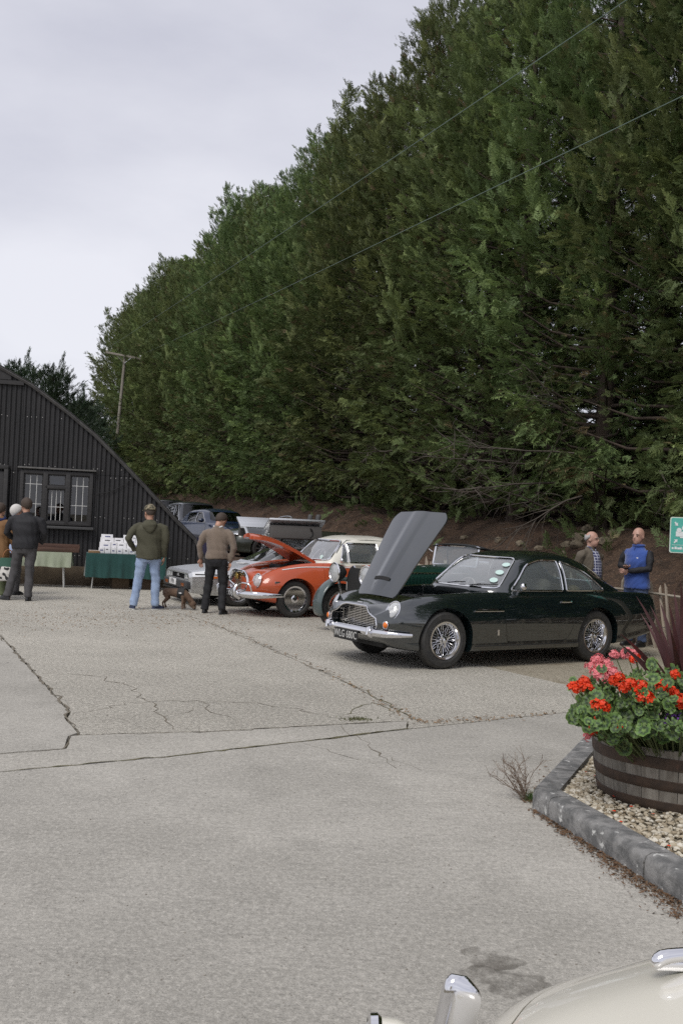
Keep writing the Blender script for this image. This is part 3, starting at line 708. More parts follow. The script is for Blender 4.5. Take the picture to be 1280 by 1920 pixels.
# things dimly seen through the window
bm = NB()
for k in range(26):
    x = .15+random.random()*(ww-.3); sphere(bm, (x, .25+random.random()*.3, .08+random.random()*.5*wh), .05+random.random()*.06, (1, .6, 1.3), 6, 4)
obj('window_display', bm, mat('dim_display', (.10, .10, .11), .3, col2=(.3, .29, .29), scale=14), win)
dr_ = empty('door', (wall(-30, 1000)[0], -.03, PZ), 0, shed)
bm = NB(); box(bm, (-.1, 0, 1.02), (.95, .06, 2.04), bev=.01); obj('door_leaf', bm, M_tim, dr_)
bm = NB()
for x in (-.62, .42): box(bm, (x, -.03, 1.05), (.09, .10, 2.14), bev=.008)
box(bm, (-.1, -.034, 2.14), (1.13, .10, .09), bev=.008); obj('frame', bm, M_tim, dr_)
bm = NB(); sphere(bm, (.28, -.06, 1.0), .03); obj('handle', bm, M_chrome, dr_)
it = []
for z in (PZ+.25, 1.55, 2.45, 2.62, 3.7, 5.05):
    u = -3.3
    while u < UE-.1:
        if zroof(u) > z+.1 and not (wl-.05 < u < wr+.05 and wb_-.1 < z < wt+.02): it.append(((u+random.gauss(0, .01), -.032, z+random.gauss(0, .012)), .0105, (1, .6, 1)))
        u += .42 if random.random() < .6 else .105
obj('roofing_nails', soup('nails', it), mat('bare_nail_heads', (.42, .41, .39), .5, .3), shed)['kind'] = 'stuff'
# drooping cable on the gable
bm = NB(); a_ = wall(182, 925); b_ = wall(255, 890); tube(bm, [(a_[0]+(b_[0]-a_[0])*t, -.04, a_[1]+(b_[1]-a_[1])*t**2) for t in np.linspace(0, 1, 9)], .008, 5); obj('cable', bm, M_black, shed)

# ================================================================ utility pole and wires
M_pole = mat('silvered_timber', (.30, .275, .235), .85, col2=(.2, .18, .15), scale=5, stretch=(1, 1, .1))
pt = at(235, 666, 64); pb = at(214, 880, 64)
po = tag(empty('utility_pole', (pb.x, pb.y, 0)), 'weathered timber utility pole with crossarm against the hedge', 'utility pole')
dv = (pt-pb); pbase = pb - dv*(pb.z/dv.z)
bm = NB(); tube(bm, [pbase-Vector((pb.x, pb.y, 0)), pt-Vector((pb.x, pb.y, 0))], [.125, .09], 10); obj('pole', bm, M_pole, po)
c1, c2 = at(200, 661, 64), at(267, 674, 64); off = Vector((pb.x, pb.y, 0)); md = (c1+c2)/2; ax_ = (c2-c1)
bm = NB(); rot = ax_.to_track_quat('X', 'Z').to_matrix(); box(bm, md-off+Vector((0, -.16, 0)), (ax_.length, .11, .13), rot, .01); obj('crossarm', bm, M_pole, po)
bm = NB()
for s in (-1, 1): tube(bm, [pt-off+Vector((0, -.14, -.55)), md-off+ax_*.22*s+Vector((0, -.18, -.03))], .025, 5)
obj('brace', bm, M_steel, po)
M_insul = mat('white_porcelain', (.75, .75, .75), .2)
tops = []
for c in (c1, c2):
    q = c-off+Vector((0, -.16, 0))+(md-c)*.06
    bm = NB(); lathe(bm, [(.02, .05), (.02, .1), (.075, .12), (.07, .2), (.045, .24), (.05, .3), (.0, .33)], 10, 'z', q); obj('insulator', bm, M_insul, po); tops.append(q+off+Vector((0, 0, .26)))
M_wire = mat('verdigris_wire', (.10, .15, .115), .5)
for k, (tp, e) in enumerate(zip(tops, (at(1160, -2, 10.0), at(1290, 163, 10.0)))):
    far = tp + (e-tp)*1.25; bm = NB(); N = 40
    pts = [tp.lerp(far, t)-Vector((0, 0, .10*4*t*(1-t))) for t in np.linspace(0, 1, N)]
    tube(bm, pts, .0065, 5); tag(obj('overhead_wire', bm, M_wire), ('upper' if k == 0 else 'lower')+' of the two overhead wires running across the hedge from the pole', 'wire', 'overhead wires')

# ================================================================ chestnut paling fence
M_pale = mat('grey_chestnut_pale', (.40, .345, .275), .9, col2=(.26, .215, .165), scale=7, stretch=(1, 1, .25), ormix=.25)
FS = 4.68
def fpt(t): p = ROW0+ROWD*t+ROWN*FS; return Vector((p.x, p.y, 0))
fence = tag(empty('paling_fence', fpt(14)), 'leaning chestnut paling fence at the foot of the bank', 'fence')
fo = fpt(14); pm = []
for k in range(4):
    bm = NB(); h_ = .98; tube(bm, [(0, 0, -.05), (random.gauss(0, .012), 0, h_*.5), (random.gauss(0, .01), 0, h_), (0, 0, h_+.07)], [.024, .026, .022, .006], 5); me = bpy.data.meshes.new('pale'); bm.to_mesh(me); bm.free(); me.materials.append(M_pale); pm.append(me)
t_ = 10.5
while t_ < 27:
    if 13.2 < t_ < 14.0: t_ += .11; continue
    p = fpt(t_)+Vector((random.gauss(0, .03), random.gauss(0, .03), 0)); o = link(bpy.data.objects.new('pale', random.choice(pm)), fence)
    o.location = p-fo+Vector((0, 0, max(0, float(terrain(p.x, p.y)))*.6-.03)); lean = random.gauss(.13, .13); rr = ROWD.to_3d()
    o.rotation_euler = Matrix.Rotation(lean, 3, Vector((ROWN.x, ROWN.y, 0))).to_euler(); o.scale = (1, 1, .82+random.random()*.2); t_ += .10+random.random()*.07
for z in (.80, .30):
    bm = NB(); tube(bm, [fpt(t)-fo+Vector((0, 0, z+random.gauss(0, .015)))-ROWN.to_3d()*-.03 for t in np.arange(10.5, 27, .8)], .022 if z > .5 else .006, 6); obj('rail', bm, mat('bare_rail', (.34, .30, .24), .85) if z > .5 else M_steel, fence)
for t_ in (13.35, 13.6, 17.4, 21.5, 25.5):
    p = fpt(t_)-fo; bm = NB(); hh = 1.15 if t_ < 14 else .95; tube(bm, [p+Vector((0, 0, -.1)), p+Vector((.03, 0, hh*.6)), p+Vector((.06, 0, hh))], [.07, .068, .06], 7); obj('post', bm, mat('dark_post', (.12, .10, .08), .9, col2=(.2, .17, .13), scale=6, stretch=(1, 1, .2)), fence)

# ================================================================ teal sign on a post
sp = at(1255.5, 969, 13.2); sb = at(1253, 1036, 13.2); SH = sp.z-sb.z; SWD = .62
sg = tag(empty('sign', (sb.x, sb.y, 0), R_(-8)), 'teal direction sign with white lettering on a timber post', 'sign')
bm = NB(); pp = rpoly([(0, 0), (SWD, 0), (SWD, SH), (0, SH)], .03); me = prism(pp, 'y', -.012, .0, 0); me.transform(Matrix.Translation((0, 0, sb.z))); obj('board', me, mat('pale_sign_edge', (.62, .70, .62), .5), sg, smooth=False)
me = prism(rpoly([(.012, .012), (SWD-.012, .012), (SWD-.012, SH-.012), (.012, SH-.012)], .025), 'y', -.0145, -.011, 0); me.transform(Matrix.Translation((0, 0, sb.z))); obj('face', me, mat('teal_sign_paint', (.07, .40, .33), .45, col2=(.10, .45, .38), scale=9), sg, smooth=False)
M_sw = mat('sign_white', (.72, .76, .76), .5)
def flat(polys, y=-.018, name='lettering'):
    bm = NB()
    for P in polys: bm.faces.new([bm.verts.new((p[0], y, sb.z+p[1])) for p in P])
    return obj(name, bm, M_sw, sg, smooth=False)
def circ(x, z, r, n=16): return [(x+r*math.cos(2*pi*k/n), z+r*math.sin(2*pi*k/n)) for k in range(n)]
flat([[(.05, SH-.075), (.065, SH-.06), (.085, SH-.085), (.095, SH-.07), (.10, SH-.115), (.055, SH-.11), (.07, SH-.098)]], name='arrow')
flat([[(.05, .14), (.065, .125), (.085, .15), (.095, .135), (.10, .18), (.055, .175), (.07, .163)]], name='arrow')
cx = .19
flat([circ(cx, SH*.70, .04), circ(cx-.075, SH*.635, .032), circ(cx+.075, SH*.635, .032)], -.0195, 'emblem')
flat([[(.075, SH*.46), (.31, SH*.46), (.31, SH*.60), (.075, SH*.60)], [(.13, SH*.42), (.25, SH*.42), (.25, SH*.455), (.13, SH*.455)]], -.0180, 'emblem')
flat([[(.03, SH*.215), (SWD-.03, SH*.215), (SWD-.03, SH*.225), (.03, SH*.225)]], name='rule')
flat([[(.03+k*.035, SH*.10), (.03+k*.035+.024+.006*(k % 3), SH*.10), (.03+k*.035+.024+.006*(k % 3), SH*(.155+.02*(k % 2))), (.03+k*.035, SH*(.155+.02*(k % 2)))] for k in range(15)])
bm = NB(); box(bm, (.26, .045, (sp.z+.03)/2), (.09, .085, sp.z+.03), bev=.008); obj('post', bm, mat('sign_post_timber', (.22, .185, .14), .85, col2=(.3, .26, .2), scale=6, stretch=(1, 1, .15)), sg)

# ================================================================ trestle tables and their goods
M_tleg = mat('pale_table_leg', (.6, .6, .58), .4, .3)
def table(loc, rz, L, Dp, Hh, cloth_m, drop, label, clabel, backdrop=.1, skew=0):
    t = tag(empty('trestle_table', loc, rz), label, 'table', 'trestle tables by the hut')
    bm = NB(); box(bm, (L/2, Dp/2, Hh-.015), (L, Dp, .028), bev=.004); obj('table_top', bm, mat('ply_top', (.3, .22, .14), .6), t)
    for x in (.12, L-.12):
        for y in (.06, Dp-.06):
            bm = NB(); tube(bm, [(x, y, .0), (x+(.05 if x < 1 else -.05), y, Hh-.03)], .014, 6); obj('leg', bm, M_tleg, t)
    # cloth: top plus hanging front/sides with folds
    bm = NB(); nx_ = 60; rows = []
    prof = [(Dp+.004, Hh-backdrop), (Dp+.004, Hh+.004), (Dp*.5, Hh+.006), (-.012, Hh+.004)]
    nd = 8
    for i in range(nx_+1):
        x = -.02+(L+.04)*i/nx_; col = [bm.verts.new((x, y, z)) for y, z in prof]
        for q in range(1, nd+1):
            f = q/nd; col.append(bm.verts.new((x+.006*math.sin(i*.8)*f, -.014-.022*f*(1+math.sin(i*.55)+.6*math.sin(i*1.21+1)), Hh+.002-(drop+skew*(i/nx_))*f+.006*math.sin(i*.35)*f)))
        rows.append(col)
    for A, B in zip(rows, rows[1:]):
        for q in range(len(A)-1): bm.faces.new((A[q], B[q], B[q+1], A[q+1]))
    for side in (0, -1):
        R0 = rows[side]; pts = [(R0[1].co.y, R0[1].co.z), (R0[2].co.y, R0[2].co.z), (R0[3].co.y, R0[3].co.z)]
        x = R0[0].co.x; y0, y1 = Dp, -.01
        a = [bm.verts.new((x, y0+(y1-y0)*q/6, Hh+.003)) for q in range(7)]; b = [bm.verts.new((x+(-.02 if side == 0 else .02)*(1+math.sin(q*1.7)), y0+(y1-y0)*q/6, Hh-drop*.95)) for q in range(7)]
        for q in range(6): bm.faces.new((a[q], a[q+1], b[q+1], b[q]))
    c = obj('tablecloth', bm, cloth_m, ang=60); c.location = loc; c.rotation_euler = (0, 0, rz); tag(c, clabel, 'tablecloth', 'cloths on the trestle tables')
    return t
M_gcloth = mat('dark_green_cloth', (.009, .052, .047), .9, col2=(.013, .066, .06), scale=3, sheen=.3)
M_pcloth = mat('pale_green_cloth', (.30, .34, .24), .9, col2=(.35, .38, .29), scale=4)
TR = R_(13); TL = Vector((-5.42, 21.45, 0))
table(TL, TR, 1.66, .62, .765, M_gcloth, .52, 'trestle table carrying the white card boxes', 'dark green cloth hanging over the table of white boxes')
TP = Vector((-7.5, 20.95, 0))
table(TP, TR, 1.80, .55, .755, M_pcloth, .29, 'trestle table with the wooden tray', 'pale sage green cloth over the table with the wooden tray', skew=.03)
M_card = mat('white_card', (.80, .79, .80), .7, col2=(.72, .72, .74), scale=6, ormix=.05)
M_ink = [mat('ink_navy', (.08, .09, .22), .7), mat('ink_grey', (.12, .12, .13), .7), mat('ink_rust', (.45, .16, .09), .7)]
TM = Matrix.Translation(TL) @ Matrix.Rotation(TR, 4, 'Z')
tier = [(.0, .11, .13, .12, [.13]*8), (.13, .235, .12, .115, [.25, .13, .20, .14, .16, .16]), (.25, .33, .12, .115, [.30, .20, .14, .12, .14, .14]), (.37, .395, .12, .12, [.26, 0, .18, .16, .16])]
row_nm = ['front row', 'second row', 'third row', 'top row']
for r_i, (y, z, dpt, hh, ws) in enumerate(tier):
    x = .23+.012*r_i
    zb = .772
    for c_i, w in enumerate(ws):
        if w == 0: x += .22; continue
        wd = ('first', 'second', 'third', 'fourth', 'fifth', 'sixth', 'seventh', 'eighth')[c_i if not (r_i == 3 and c_i > 1) else c_i-1]
        bx = tag(empty('white_card_box', TM @ Vector((x+w/2, .10+y, zb)), TR+random.gauss(0, .02)), f'white card box, {wd} from the tray end in the {row_nm[r_i]} on the green table', 'box', 'white card boxes on the green table')
        H_ = z+hh-.11 if r_i else hh
        bm = NB(); box(bm, (0, dpt/2, H_/2), (w-.008, dpt-.01, H_), bev=.003); obj('carton', bm, M_card, bx)
        bm = NB(); lw = w*(.3+.25*random.random()); lx = random.gauss(0, w*.08); lz = H_-.065+random.gauss(0, .012)
        v_ = [bm.verts.new(p) for p in ((lx-lw/2, .0025, lz), (lx+lw/2, .0025, lz), (lx+lw/2, .0025, lz+.022), (lx-lw/2, .0025, lz+.022))]; bm.faces.new(v_)
        lb = obj('printed_mark', bm, M_ink[2] if (r_i, c_i) in ((2, 4), (3, 4)) else random.choice(M_ink[:2]), bx, smooth=False)
        x += w
def crate(name, loc, rz, s, m, label, cat, lid=None):
    t = tag(empty(name, loc, rz), label, cat); bm = NB(); box(bm, (0, 0, s[2]/2), s, bev=.006); obj('carton', bm, m, t)
    bm = NB(); box(bm, (0, 0, s[2]+.004), (s[0]*1.02, s[1]*.25, .006)); obj('lid_flap', bm, lid or m, t); return t
M_cb = mat('brown_cardboard', (.30, .19, .10), .85, col2=(.24, .15, .08), scale=5)
crate('cardboard_box', TM @ Vector((.14, .15, .772)), TR, (.24, .2, .05), M_cb, 'shallow brown cardboard box with papers at the end of the green table', 'box', M_card)
crate('cardboard_box', TM @ Vector((.72, .40, .0)), TR+.1, (.36, .3, .27), mat('dark_cardboard', (.12, .085, .055), .9), 'dark brown cardboard box under the green table', 'box')
crate('cardboard_box', TM @ Vector((1.3, .38, .0)), TR-.1, (.40, .32, .26), mat('dark_cardboard2', (.10, .07, .05), .9), 'dark cardboard carton on the ground beneath the green tablecloth', 'box')
TPM = Matrix.Translation(TP) @ Matrix.Rotation(TR, 4, 'Z')
tray = tag(empty('wooden_tray', TPM @ Vector((1.36, .30, .762)), TR), 'flat dark wooden tray on the pale green table', 'tray'); M_wood = mat('brown_wood', (.11, .055, .035), .6, col2=(.06, .03, .02), scale=5, stretch=(.3, 3, 3))
bm = NB(); box(bm, (0, 0, .015), (1.2, .42, .02)); obj('bottom', bm, M_wood, tray, smooth=False)
for nm, c, s in (('front_board', (0, -.21, .05), (1.2, .02, .09)), ('back_board', (0, .21, .085), (1.2, .02, .16)), ('end_board', (-.6, 0, .06), (.02, .42, .11)), ('end_board', (.6, 0, .06), (.02, .42, .11))):
    bm = NB(); box(bm, c, s, bev=.003); obj(nm, bm, M_wood, tray)
for k in range(5):
    bm = NB(); box(bm, (0, 0, .012), (.13, .17, .022), bev=.004)
    b_ = obj('booklet', bm, mat(f'booklet_cover{k}', ((.5, .45, .5), (.2, .12, .2), (.55, .5, .45), (.15, .1, .1), (.6, .58, .6))[k], .5), loc=TPM @ Vector((.92+k*.16, .2+.03*(k % 2), .79)))
    b_.rotation_euler = (.1, 0, TR+random.gauss(0, .2)); tag(b_, f"{('pale lilac', 'dark plum', 'cream', 'black', 'white')[k]} booklet lying in the wooden tray", 'booklet', 'booklets in the tray')
cr_ = crate('white_box', TPM @ Vector((.62, .12, .764)), TR, (.2, .16, .09), M_card, 'white paper pack on the pale green table beside the tray', 'box')
# quilted indigo coat hung by the end of the hut
bm = NB()
rgs = []
for i in range(17):
    f = i/16; w_ = .12+.08*math.sin(f*pi*.6)+.03*math.sin(i*1.57*2)*.3; ring = []
    for k in range(14):
        a = 2*pi*k/14; q = 1+.05*math.cos(i*pi)
        ring.append(bm.verts.new((w_*q*math.cos(a), .09*q*math.sin(a), .55+ (1-f)*.62)))
    rgs.append(ring)
for A, B in zip(rgs, rgs[1:]):
    for k in range(14): bm.faces.new((A[k], A[(k+1) % 14], B[(k+1) % 14], B[k]))
bm.faces.new(rgs[0]); bm.faces.new(rgs[-1][::-1]); tube(bm, [(0, 0, 0), (0, 0, .6)], .02, 6); box(bm, (0, 0, .01), (.3, .3, .02))
cpos = gnd(352, 1112); tag(obj('quilted_coat', bm, mat('indigo_quilt', (.035, .03, .07), .6), loc=(cpos.x, cpos.y+1.9, 0)), 'dark indigo quilted coat on a stand at the end of the hut', 'coat')
# ================================================================ kerb, gravel bed, barrel planter
M_kerb = mat('lichened_kerb_stone', (.12, .12, .117), .9, col2=(.25, .245, .235), scale=11, detail=10, contrast=(.40, .60), bump=.7, bscale=45, bdist=.015, col3=(.55, .55, .52), scale3=17, c3=(.61, .66))
KH = .125
kc = gnd(996, 1517); kn = gnd(1280, 1697); kf = gnd(1087, 1385, KH); kf.z = 0
dn = (kn-kc).to_2d().normalized(); df = (kf-kc).to_2d().normalized()
kerb = tag(empty('kerb', kc), 'lichen spotted grey stone kerb edging the gravel bed', 'kerb')
inn = Vector((-dn.y, dn.x)); inn = inn if inn.dot(df) > 0 else -inn
inf_ = Vector((-df.y, df.x)); inf_ = inf_ if inf_.dot(dn) > 0 else -inf_
KW = .15
def kstone(a, b, inward, ch=.03, skew0=0, skew1=0):
    d = (b-a).normalized(); g_ = .004
    prof = [(0, -.06), (0, KH-ch*1.3), (ch*.45, KH-ch*.35), (ch*1.3, KH), (KW, KH), (KW, -.06)]
    bm = NB(); rings = []
    L_ = (b-a).length; ns = max(2, int(L_/.06))
    for q in range(ns+1):
        t = g_+(L_-2*g_)*q/ns; ring = []
        for k, (o_, z) in enumerate(prof):
            sk = (skew0*o_*(1-q/ns)+skew1*o_*(q/ns)); w = random.gauss(0, .0022) if 0 < k < 4 else 0
            p = a + d*(t+sk) + inward*(o_+w); ring.append(bm.verts.new((p.x-kc.x, p.y-kc.y, z+(w if k else 0))))
        rings.append(ring)
    for A, B in zip(rings, rings[1:]):
        for k in range(len(prof)-1): bm.faces.new((A[k], B[k], B[k+1], A[k+1]))
    bm.faces.new(rings[0]); bm.faces.new(rings[-1][::-1]); bmesh.ops.recalc_face_normals(bm, faces=bm.faces[:])
    return obj('kerb_stone', bm, M_kerb, kerb, ang=50)
k2 = kc.to_2d(); miter = (1-dn.dot(df))/max(1e-3, (inn.dot(df)))   # inward shift along each arm at the corner
mN = KW*0
cN = dn.dot(inf_); 
ti = math.tan((pi-math.acos(max(-1, min(1, dn.dot(df)))))/2); sk = 1/max(.2, math.tan(math.acos(max(-1, min(1, dn.dot(df))))/2))
cA = k2+dn*.20
kstone(k2, cA, inn, .03, sk, 0); a = cA
for Ln in (.97, .93, .93, .93): kstone(a, a+dn*Ln, inn); a = a+dn*Ln
kstone(k2, k2+df*.02+df*.55, inf_, .02, sk, 0); a = k2+df*.57
for Ln in (.92, .92, .92, .92): kstone(a, a+df*Ln, inf_, .02); a = a+df*Ln
# bed under the stones
inner = k2+ (dn+df)*(KW/ max(.1, inn.dot(df)))
e1, e2 = inner+dn*4.2, inner+df*4.2
bm = NB(); f = bm.faces.new([bm.verts.new((p.x, p.y, .075)) for p in (inner, e1, e1+df*4.2, e2)]); tag(obj('gravel_bed', bm, mat('sandy_bed', (.25, .22, .16), .95, col2=(.14, .12, .09), scale=30), smooth=False), kind='structure')
M_peb = []
BC = Vector((2.09, 6.03)); BR0, BR1 = .455, .50; BH = .355; BZ = .085
ico = NB(); bmesh.ops.create_icosphere(ico, subdivisions=1, radius=1); iv = np.array([v.co[:] for v in ico.verts]); fi = np.array([[v.index for v in f.verts] for f in ico.faces]); ico.free()
Pv = []; Pf = []; Pt = []; off = 0
for k in range(7000):
    a_, b_ = random.random()**1.5*3.0, random.random()**1.3*2.4
    p = inner+dn*a_+df*b_
    if (p-BC).length < BR0-.02: continue
    ins = min((p-k2).dot(inn), (p-k2).dot(inf_))
    if ins < KW+.008: continue
    s = .008+.011*random.random()**1.5
    vv = iv*(s*np.array([1+.5*random.random(), .8+.4*random.random(), .55+.3*random.random()]))*(1+.18*rng.normal(size=(len(iv), 1)))
    c, sn = math.cos(k*1.7), math.sin(k*1.7); vv = vv @ np.array([[c, -sn, 0], [sn, c, 0], [0, 0, 1]])
    Pv.append(vv+[p.x, p.y, .078+random.random()*.02]); Pf.append(fi+off); Pt.append(np.full(len(iv), random.random())); off += len(iv)
me = crown_mesh('gravel', np.concatenate(Pv), np.concatenate(Pf), np.concatenate(Pt))
m = bpy.data.materials.new('cream_gravel'); m.use_nodes = True; t = m.node_tree; b = t.nodes['Principled BSDF']; a_ = t.nodes.new('ShaderNodeAttribute'); a_.attribute_name = 'tint'; r = t.nodes.new('ShaderNodeValToRGB'); e = r.color_ramp.elements
e[0].color = (.24, .19, .125, 1); e[1].color = (.66, .62, .53, 1); x = e.new(.35); x.color = (.42, .36, .26, 1); x = e.new(.7); x.color = (.52, .47, .37, 1); t.links.new(a_.outputs['Fac'], r.inputs['Fac']); t.links.new(r.outputs['Color'], b.inputs['Base Color']); b.inputs['Roughness'].default_value = .85
tag(obj('gravel', me, m, ang=60), 'cream gravel chippings filling the kerbed bed round the barrel', 'gravel', kind='stuff')
# half barrel
bar = tag(empty('barrel_planter', (BC.x, BC.y, BZ)), 'weathered half barrel planter with rusty hoops', 'planter')
M_stave = mat('grey_oak_stave', (.28, .26, .225), .85, col2=(.13, .115, .095), scale=9, detail=9, stretch=(3, 3, .16), bump=.6, bscale=14, bdist=.01, ormix=.22, contrast=(.3, .7))
M_rust = mat('rusty_hoop', (.078, .050, .034), .8, col2=(.048, .034, .026), scale=14, bump=.35, bscale=50, bdist=.004, col3=(.15, .075, .045), scale3=6, c3=(.58, .75))
NS = 30
def brad(h): return BR0+(BR1-BR0)*(1-(1-h/BH)**1.7)
for k in range(NS):
    a0, a1 = 2*pi*k/NS+.0035, 2*pi*(k+1)/NS-.0035; bm = NB(); rings = []; top = BH+random.gauss(0, .003)
    for q in range(7):
        h = top*q/6; ro = brad(min(h, BH)); ri = ro-.028
        rings.append([bm.verts.new((rr*math.cos(aa), rr*math.sin(aa), h)) for rr, aa in ((ro, a0), (ro, (a0+a1)/2), (ro, a1), (ri, a1), (ri, a0))])
    for A, B in zip(rings, rings[1:]):
        for j in range(5): bm.faces.new((A[j], A[(j+1) % 5], B[(j+1) % 5], B[j]))
    bm.faces.new(rings[0][::-1]); bm.faces.new(rings[-1]); obj('stave', bm, M_stave, bar, ang=30)
for h0, h1 in ((.245, .312), (.125, .185), (.005, .062)):
    bm = NB(); n = 64
    for k in range(n):
        A = []; 
    prof = [(brad(h0)+.0015, h0), (brad(h0)+.006, h0+.003), (brad((h0+h1)/2)+.0065, (h0+h1)/2), (brad(h1)+.006, h1-.003), (brad(h1)+.0015, h1)]
    rings = []
    for r_, h in prof: rings.append([bm.verts.new((r_*math.cos(2*pi*k/n), r_*math.sin(2*pi*k/n), h+.002*math.sin(k*.5))) for k in range(n)])
    for A, B in zip(rings, rings[1:]):
        for k in range(n): bm.faces.new((A[k], A[(k+1) % n], B[(k+1) % n], B[k]))
    obj('hoop', bm, M_rust, bar, ang=50)
bm = NB(); lathe(bm, [(.0, .29), (.2, .30), (.40, .285), (.49, .27)], 24); obj('soil', bm, mat('dark_compost', (.035, .026, .02), .95, bump=.6, bscale=40, bdist=.02), bar)
# ---- geraniums
def zonal(name, c1, c2, dark):
    m = bpy.data.materials.new(name); m.use_nodes = True; t = m.node_tree; b = t.nodes['Principled BSDF']; lk = t.links.new
    tcn = t.nodes.new('ShaderNodeTexCoord'); vl = t.nodes.new('ShaderNodeVectorMath'); vl.operation = 'LENGTH'; lk(tcn.outputs['Object'], vl.inputs[0])
    n = t.nodes.new('ShaderNodeTexNoise'); n.inputs['Scale'].default_value = 45; lk(tcn.outputs['Object'], n.inputs['Vector'])
    ma = t.nodes.new('ShaderNodeMath'); ma.operation = 'MULTIPLY_ADD'; ma.inputs[1].default_value = .018; lk(n.outputs['Fac'], ma.inputs[0]); lk(vl.outputs['Value'], ma.inputs[2])
    r = t.nodes.new('ShaderNodeValToRGB'); e = r.color_ramp.elements; e[0].position = .0; e[0].color = (*c2, 1); e[1].position = 1; e[1].color = (*c2, 1)
    for p, c in ((.30, c2), (.46, dark), (.64, dark), (.78, c1), (.93, c1)): k = e.new(p); k.color = (*c, 1)
    mr = t.nodes.new('ShaderNodeMapRange'); mr.inputs['From Max'].default_value = .062; lk(ma.outputs[0], mr.inputs['Value']); lk(mr.outputs['Result'], r.inputs['Fac'])
    oi = t.nodes.new('ShaderNodeObjectInfo'); hs = t.nodes.new('ShaderNodeHueSaturation'); rr = t.nodes.new('ShaderNodeMapRange'); rr.inputs['To Min'].default_value = .75; rr.inputs['To Max'].default_value = 1.3; lk(oi.outputs['Random'], rr.inputs['Value']); lk(rr.outputs['Result'], hs.inputs['Value']); lk(r.outputs['Color'], hs.inputs['Color'])
    lk(hs.outputs['Color'], b.inputs['Base Color']); b.inputs['Roughness'].default_value = .55; return m
M_ger = zonal('geranium_leaf', (.085, .155, .035), (.12, .19, .045), (.035, .065, .022))
M_stem = mat('geranium_stem', (.10, .13, .05), .6)
def ger_leaf(r):
    bm = NB(); n = 28; c = bm.verts.new((0, 0, 0)); rg = []
    for ring, rad in ((0, .4), (1, .75), (2, 1.0)):
        row = []
        for k in range(n+1):
            a = R_(20)+(2*pi-R_(40))*k/n; lob = 1+.10*abs(math.sin(a*3.5))*ring/2-.03*math.cos(a*14)*(ring == 2); rr = .05*rad*lob
            z = .010*rad*rad+.006*math.sin(a*3.5*2)*rad + r.gauss(0, .0006)
            row.append(bm.verts.new((rr*math.cos(a), rr*math.sin(a), z-.004*math.cos(a*7)*(ring == 2))))
        rg.append(row)
    for k in range(n): bm.faces.new((c, rg[0][k], rg[0][k+1]))
    for A, B in zip(rg, rg[1:]):
        for k in range(n): bm.faces.new((A[k], B[k], B[k+1], A[k+1]))
    me = bpy.data.meshes.new('leaf'); bm.to_mesh(me); bm.free(); me.materials.append(M_ger); me.polygons.foreach_set('use_smooth', np.ones(len(me.polygons), bool)); return me
GL = [ger_leaf(random.Random(i)) for i in range(5)]
def petal_head(n, rad, m, r):
    bm = NB()
    for i in range(n):
        z = 1-1.55*(i+.5)/n; a = i*2.4+r.random(); q = math.sqrt(max(0, 1-z*z)); d = Vector((q*math.cos(a), q*math.sin(a), z)); c = d*rad*(.70+.55*r.random())
        x, y, _ = frame_of(d); ro = r.random()*6
        for k in range(5):
            aa = ro+2*pi*k/5; t = x*math.cos(aa)+y*math.sin(aa); s = x*-math.sin(aa)+y*math.cos(aa); L_ = .0175*(.7+.5*r.random()); w = .007
            p = [c, c+t*L_*.5+s*w+d*.003, c+t*L_*.95+s*w*.8+d*.006, c+t*L_+d*.005, c+t*L_*.95-s*w*.8+d*.002, c+t*L_*.5-s*w+d*.003]
            bm.faces.new([bm.verts.new(v) for v in p])
    me = bpy.data.meshes.new('flower_head'); bm.to_mesh(me); bm.free(); me.materials.append(m); return me
M_fred = mat('scarlet_petal', (.85, .065, .012), .5, trans=.25, ormix=.12); M_fpink = mat('pink_petal', (.80, .20, .23), .5, trans=.25, col2=(.85, .32, .33), scale=60)
HR = [petal_head(24, .034, M_fred, random.Random(i)) for i in range(3)]; HP = [petal_head(26, .037, M_fpink, random.Random(9+i)) for i in range(3)]
def geranium(label, heads, leaves, seed):
    r = random.Random(seed); base = Vector(leaves[0])
    g_ = tag(empty('geranium', (BC.x, BC.y, BZ+.28)), label, 'plant', 'geraniums in the barrel'); o0 = Vector((BC.x, BC.y, BZ+.28)); st = NB()
    for (px, py, Y, kind) in heads:
        p = at(px, py, Y-.10)-o0; h = link(bpy.data.objects.new('flower_head', r.choice(HP if kind == 'p' else HR)), g_); h.location = p; s = .70+.35*r.random(); h.scale = (s, s, s*.85)
        h.rotation_euler = (r.gauss(-.25, .3), r.gauss(0, .3), r.random()*6); root = Vector((p.x*.45, p.y*.45, -.02)); tube(st, [root, root.lerp(p, .6)+Vector((0, 0, .03)), p], [.005, .004, .003], 5, cap=False)
    for (px, py, Y) in leaves:
        p = at(px, py, Y)-o0; l = link(bpy.data.objects.new('leaf', r.choice(GL)), g_); l.location = p; s = .45+.42*r.random(); l.scale = (s, s*(.85+.3*r.random()), s)
        out = Vector((p.x, p.y, 0)); out = out.normalized() if out.length > .01 else Vector((0, -1, 0))
        nrm = (out*.55+Vector((0, -.45, .75))+Vector((r.gauss(0, .5), r.gauss(0, .5), r.gauss(0, .35)))).normalized()
        l.rotation_euler = (nrm.to_track_quat('Z', 'Y').to_matrix() @ Matrix.Rotation(r.random()*6.28, 3, 'Z')).to_euler(); root = Vector((p.x*.5, p.y*.5, -.03))
        tube(st, [root, root.lerp(p, .6), p], [.004, .003, .002], 4, cap=False)
    obj('stems', st, M_stem, g_)
rr = random.Random(5)
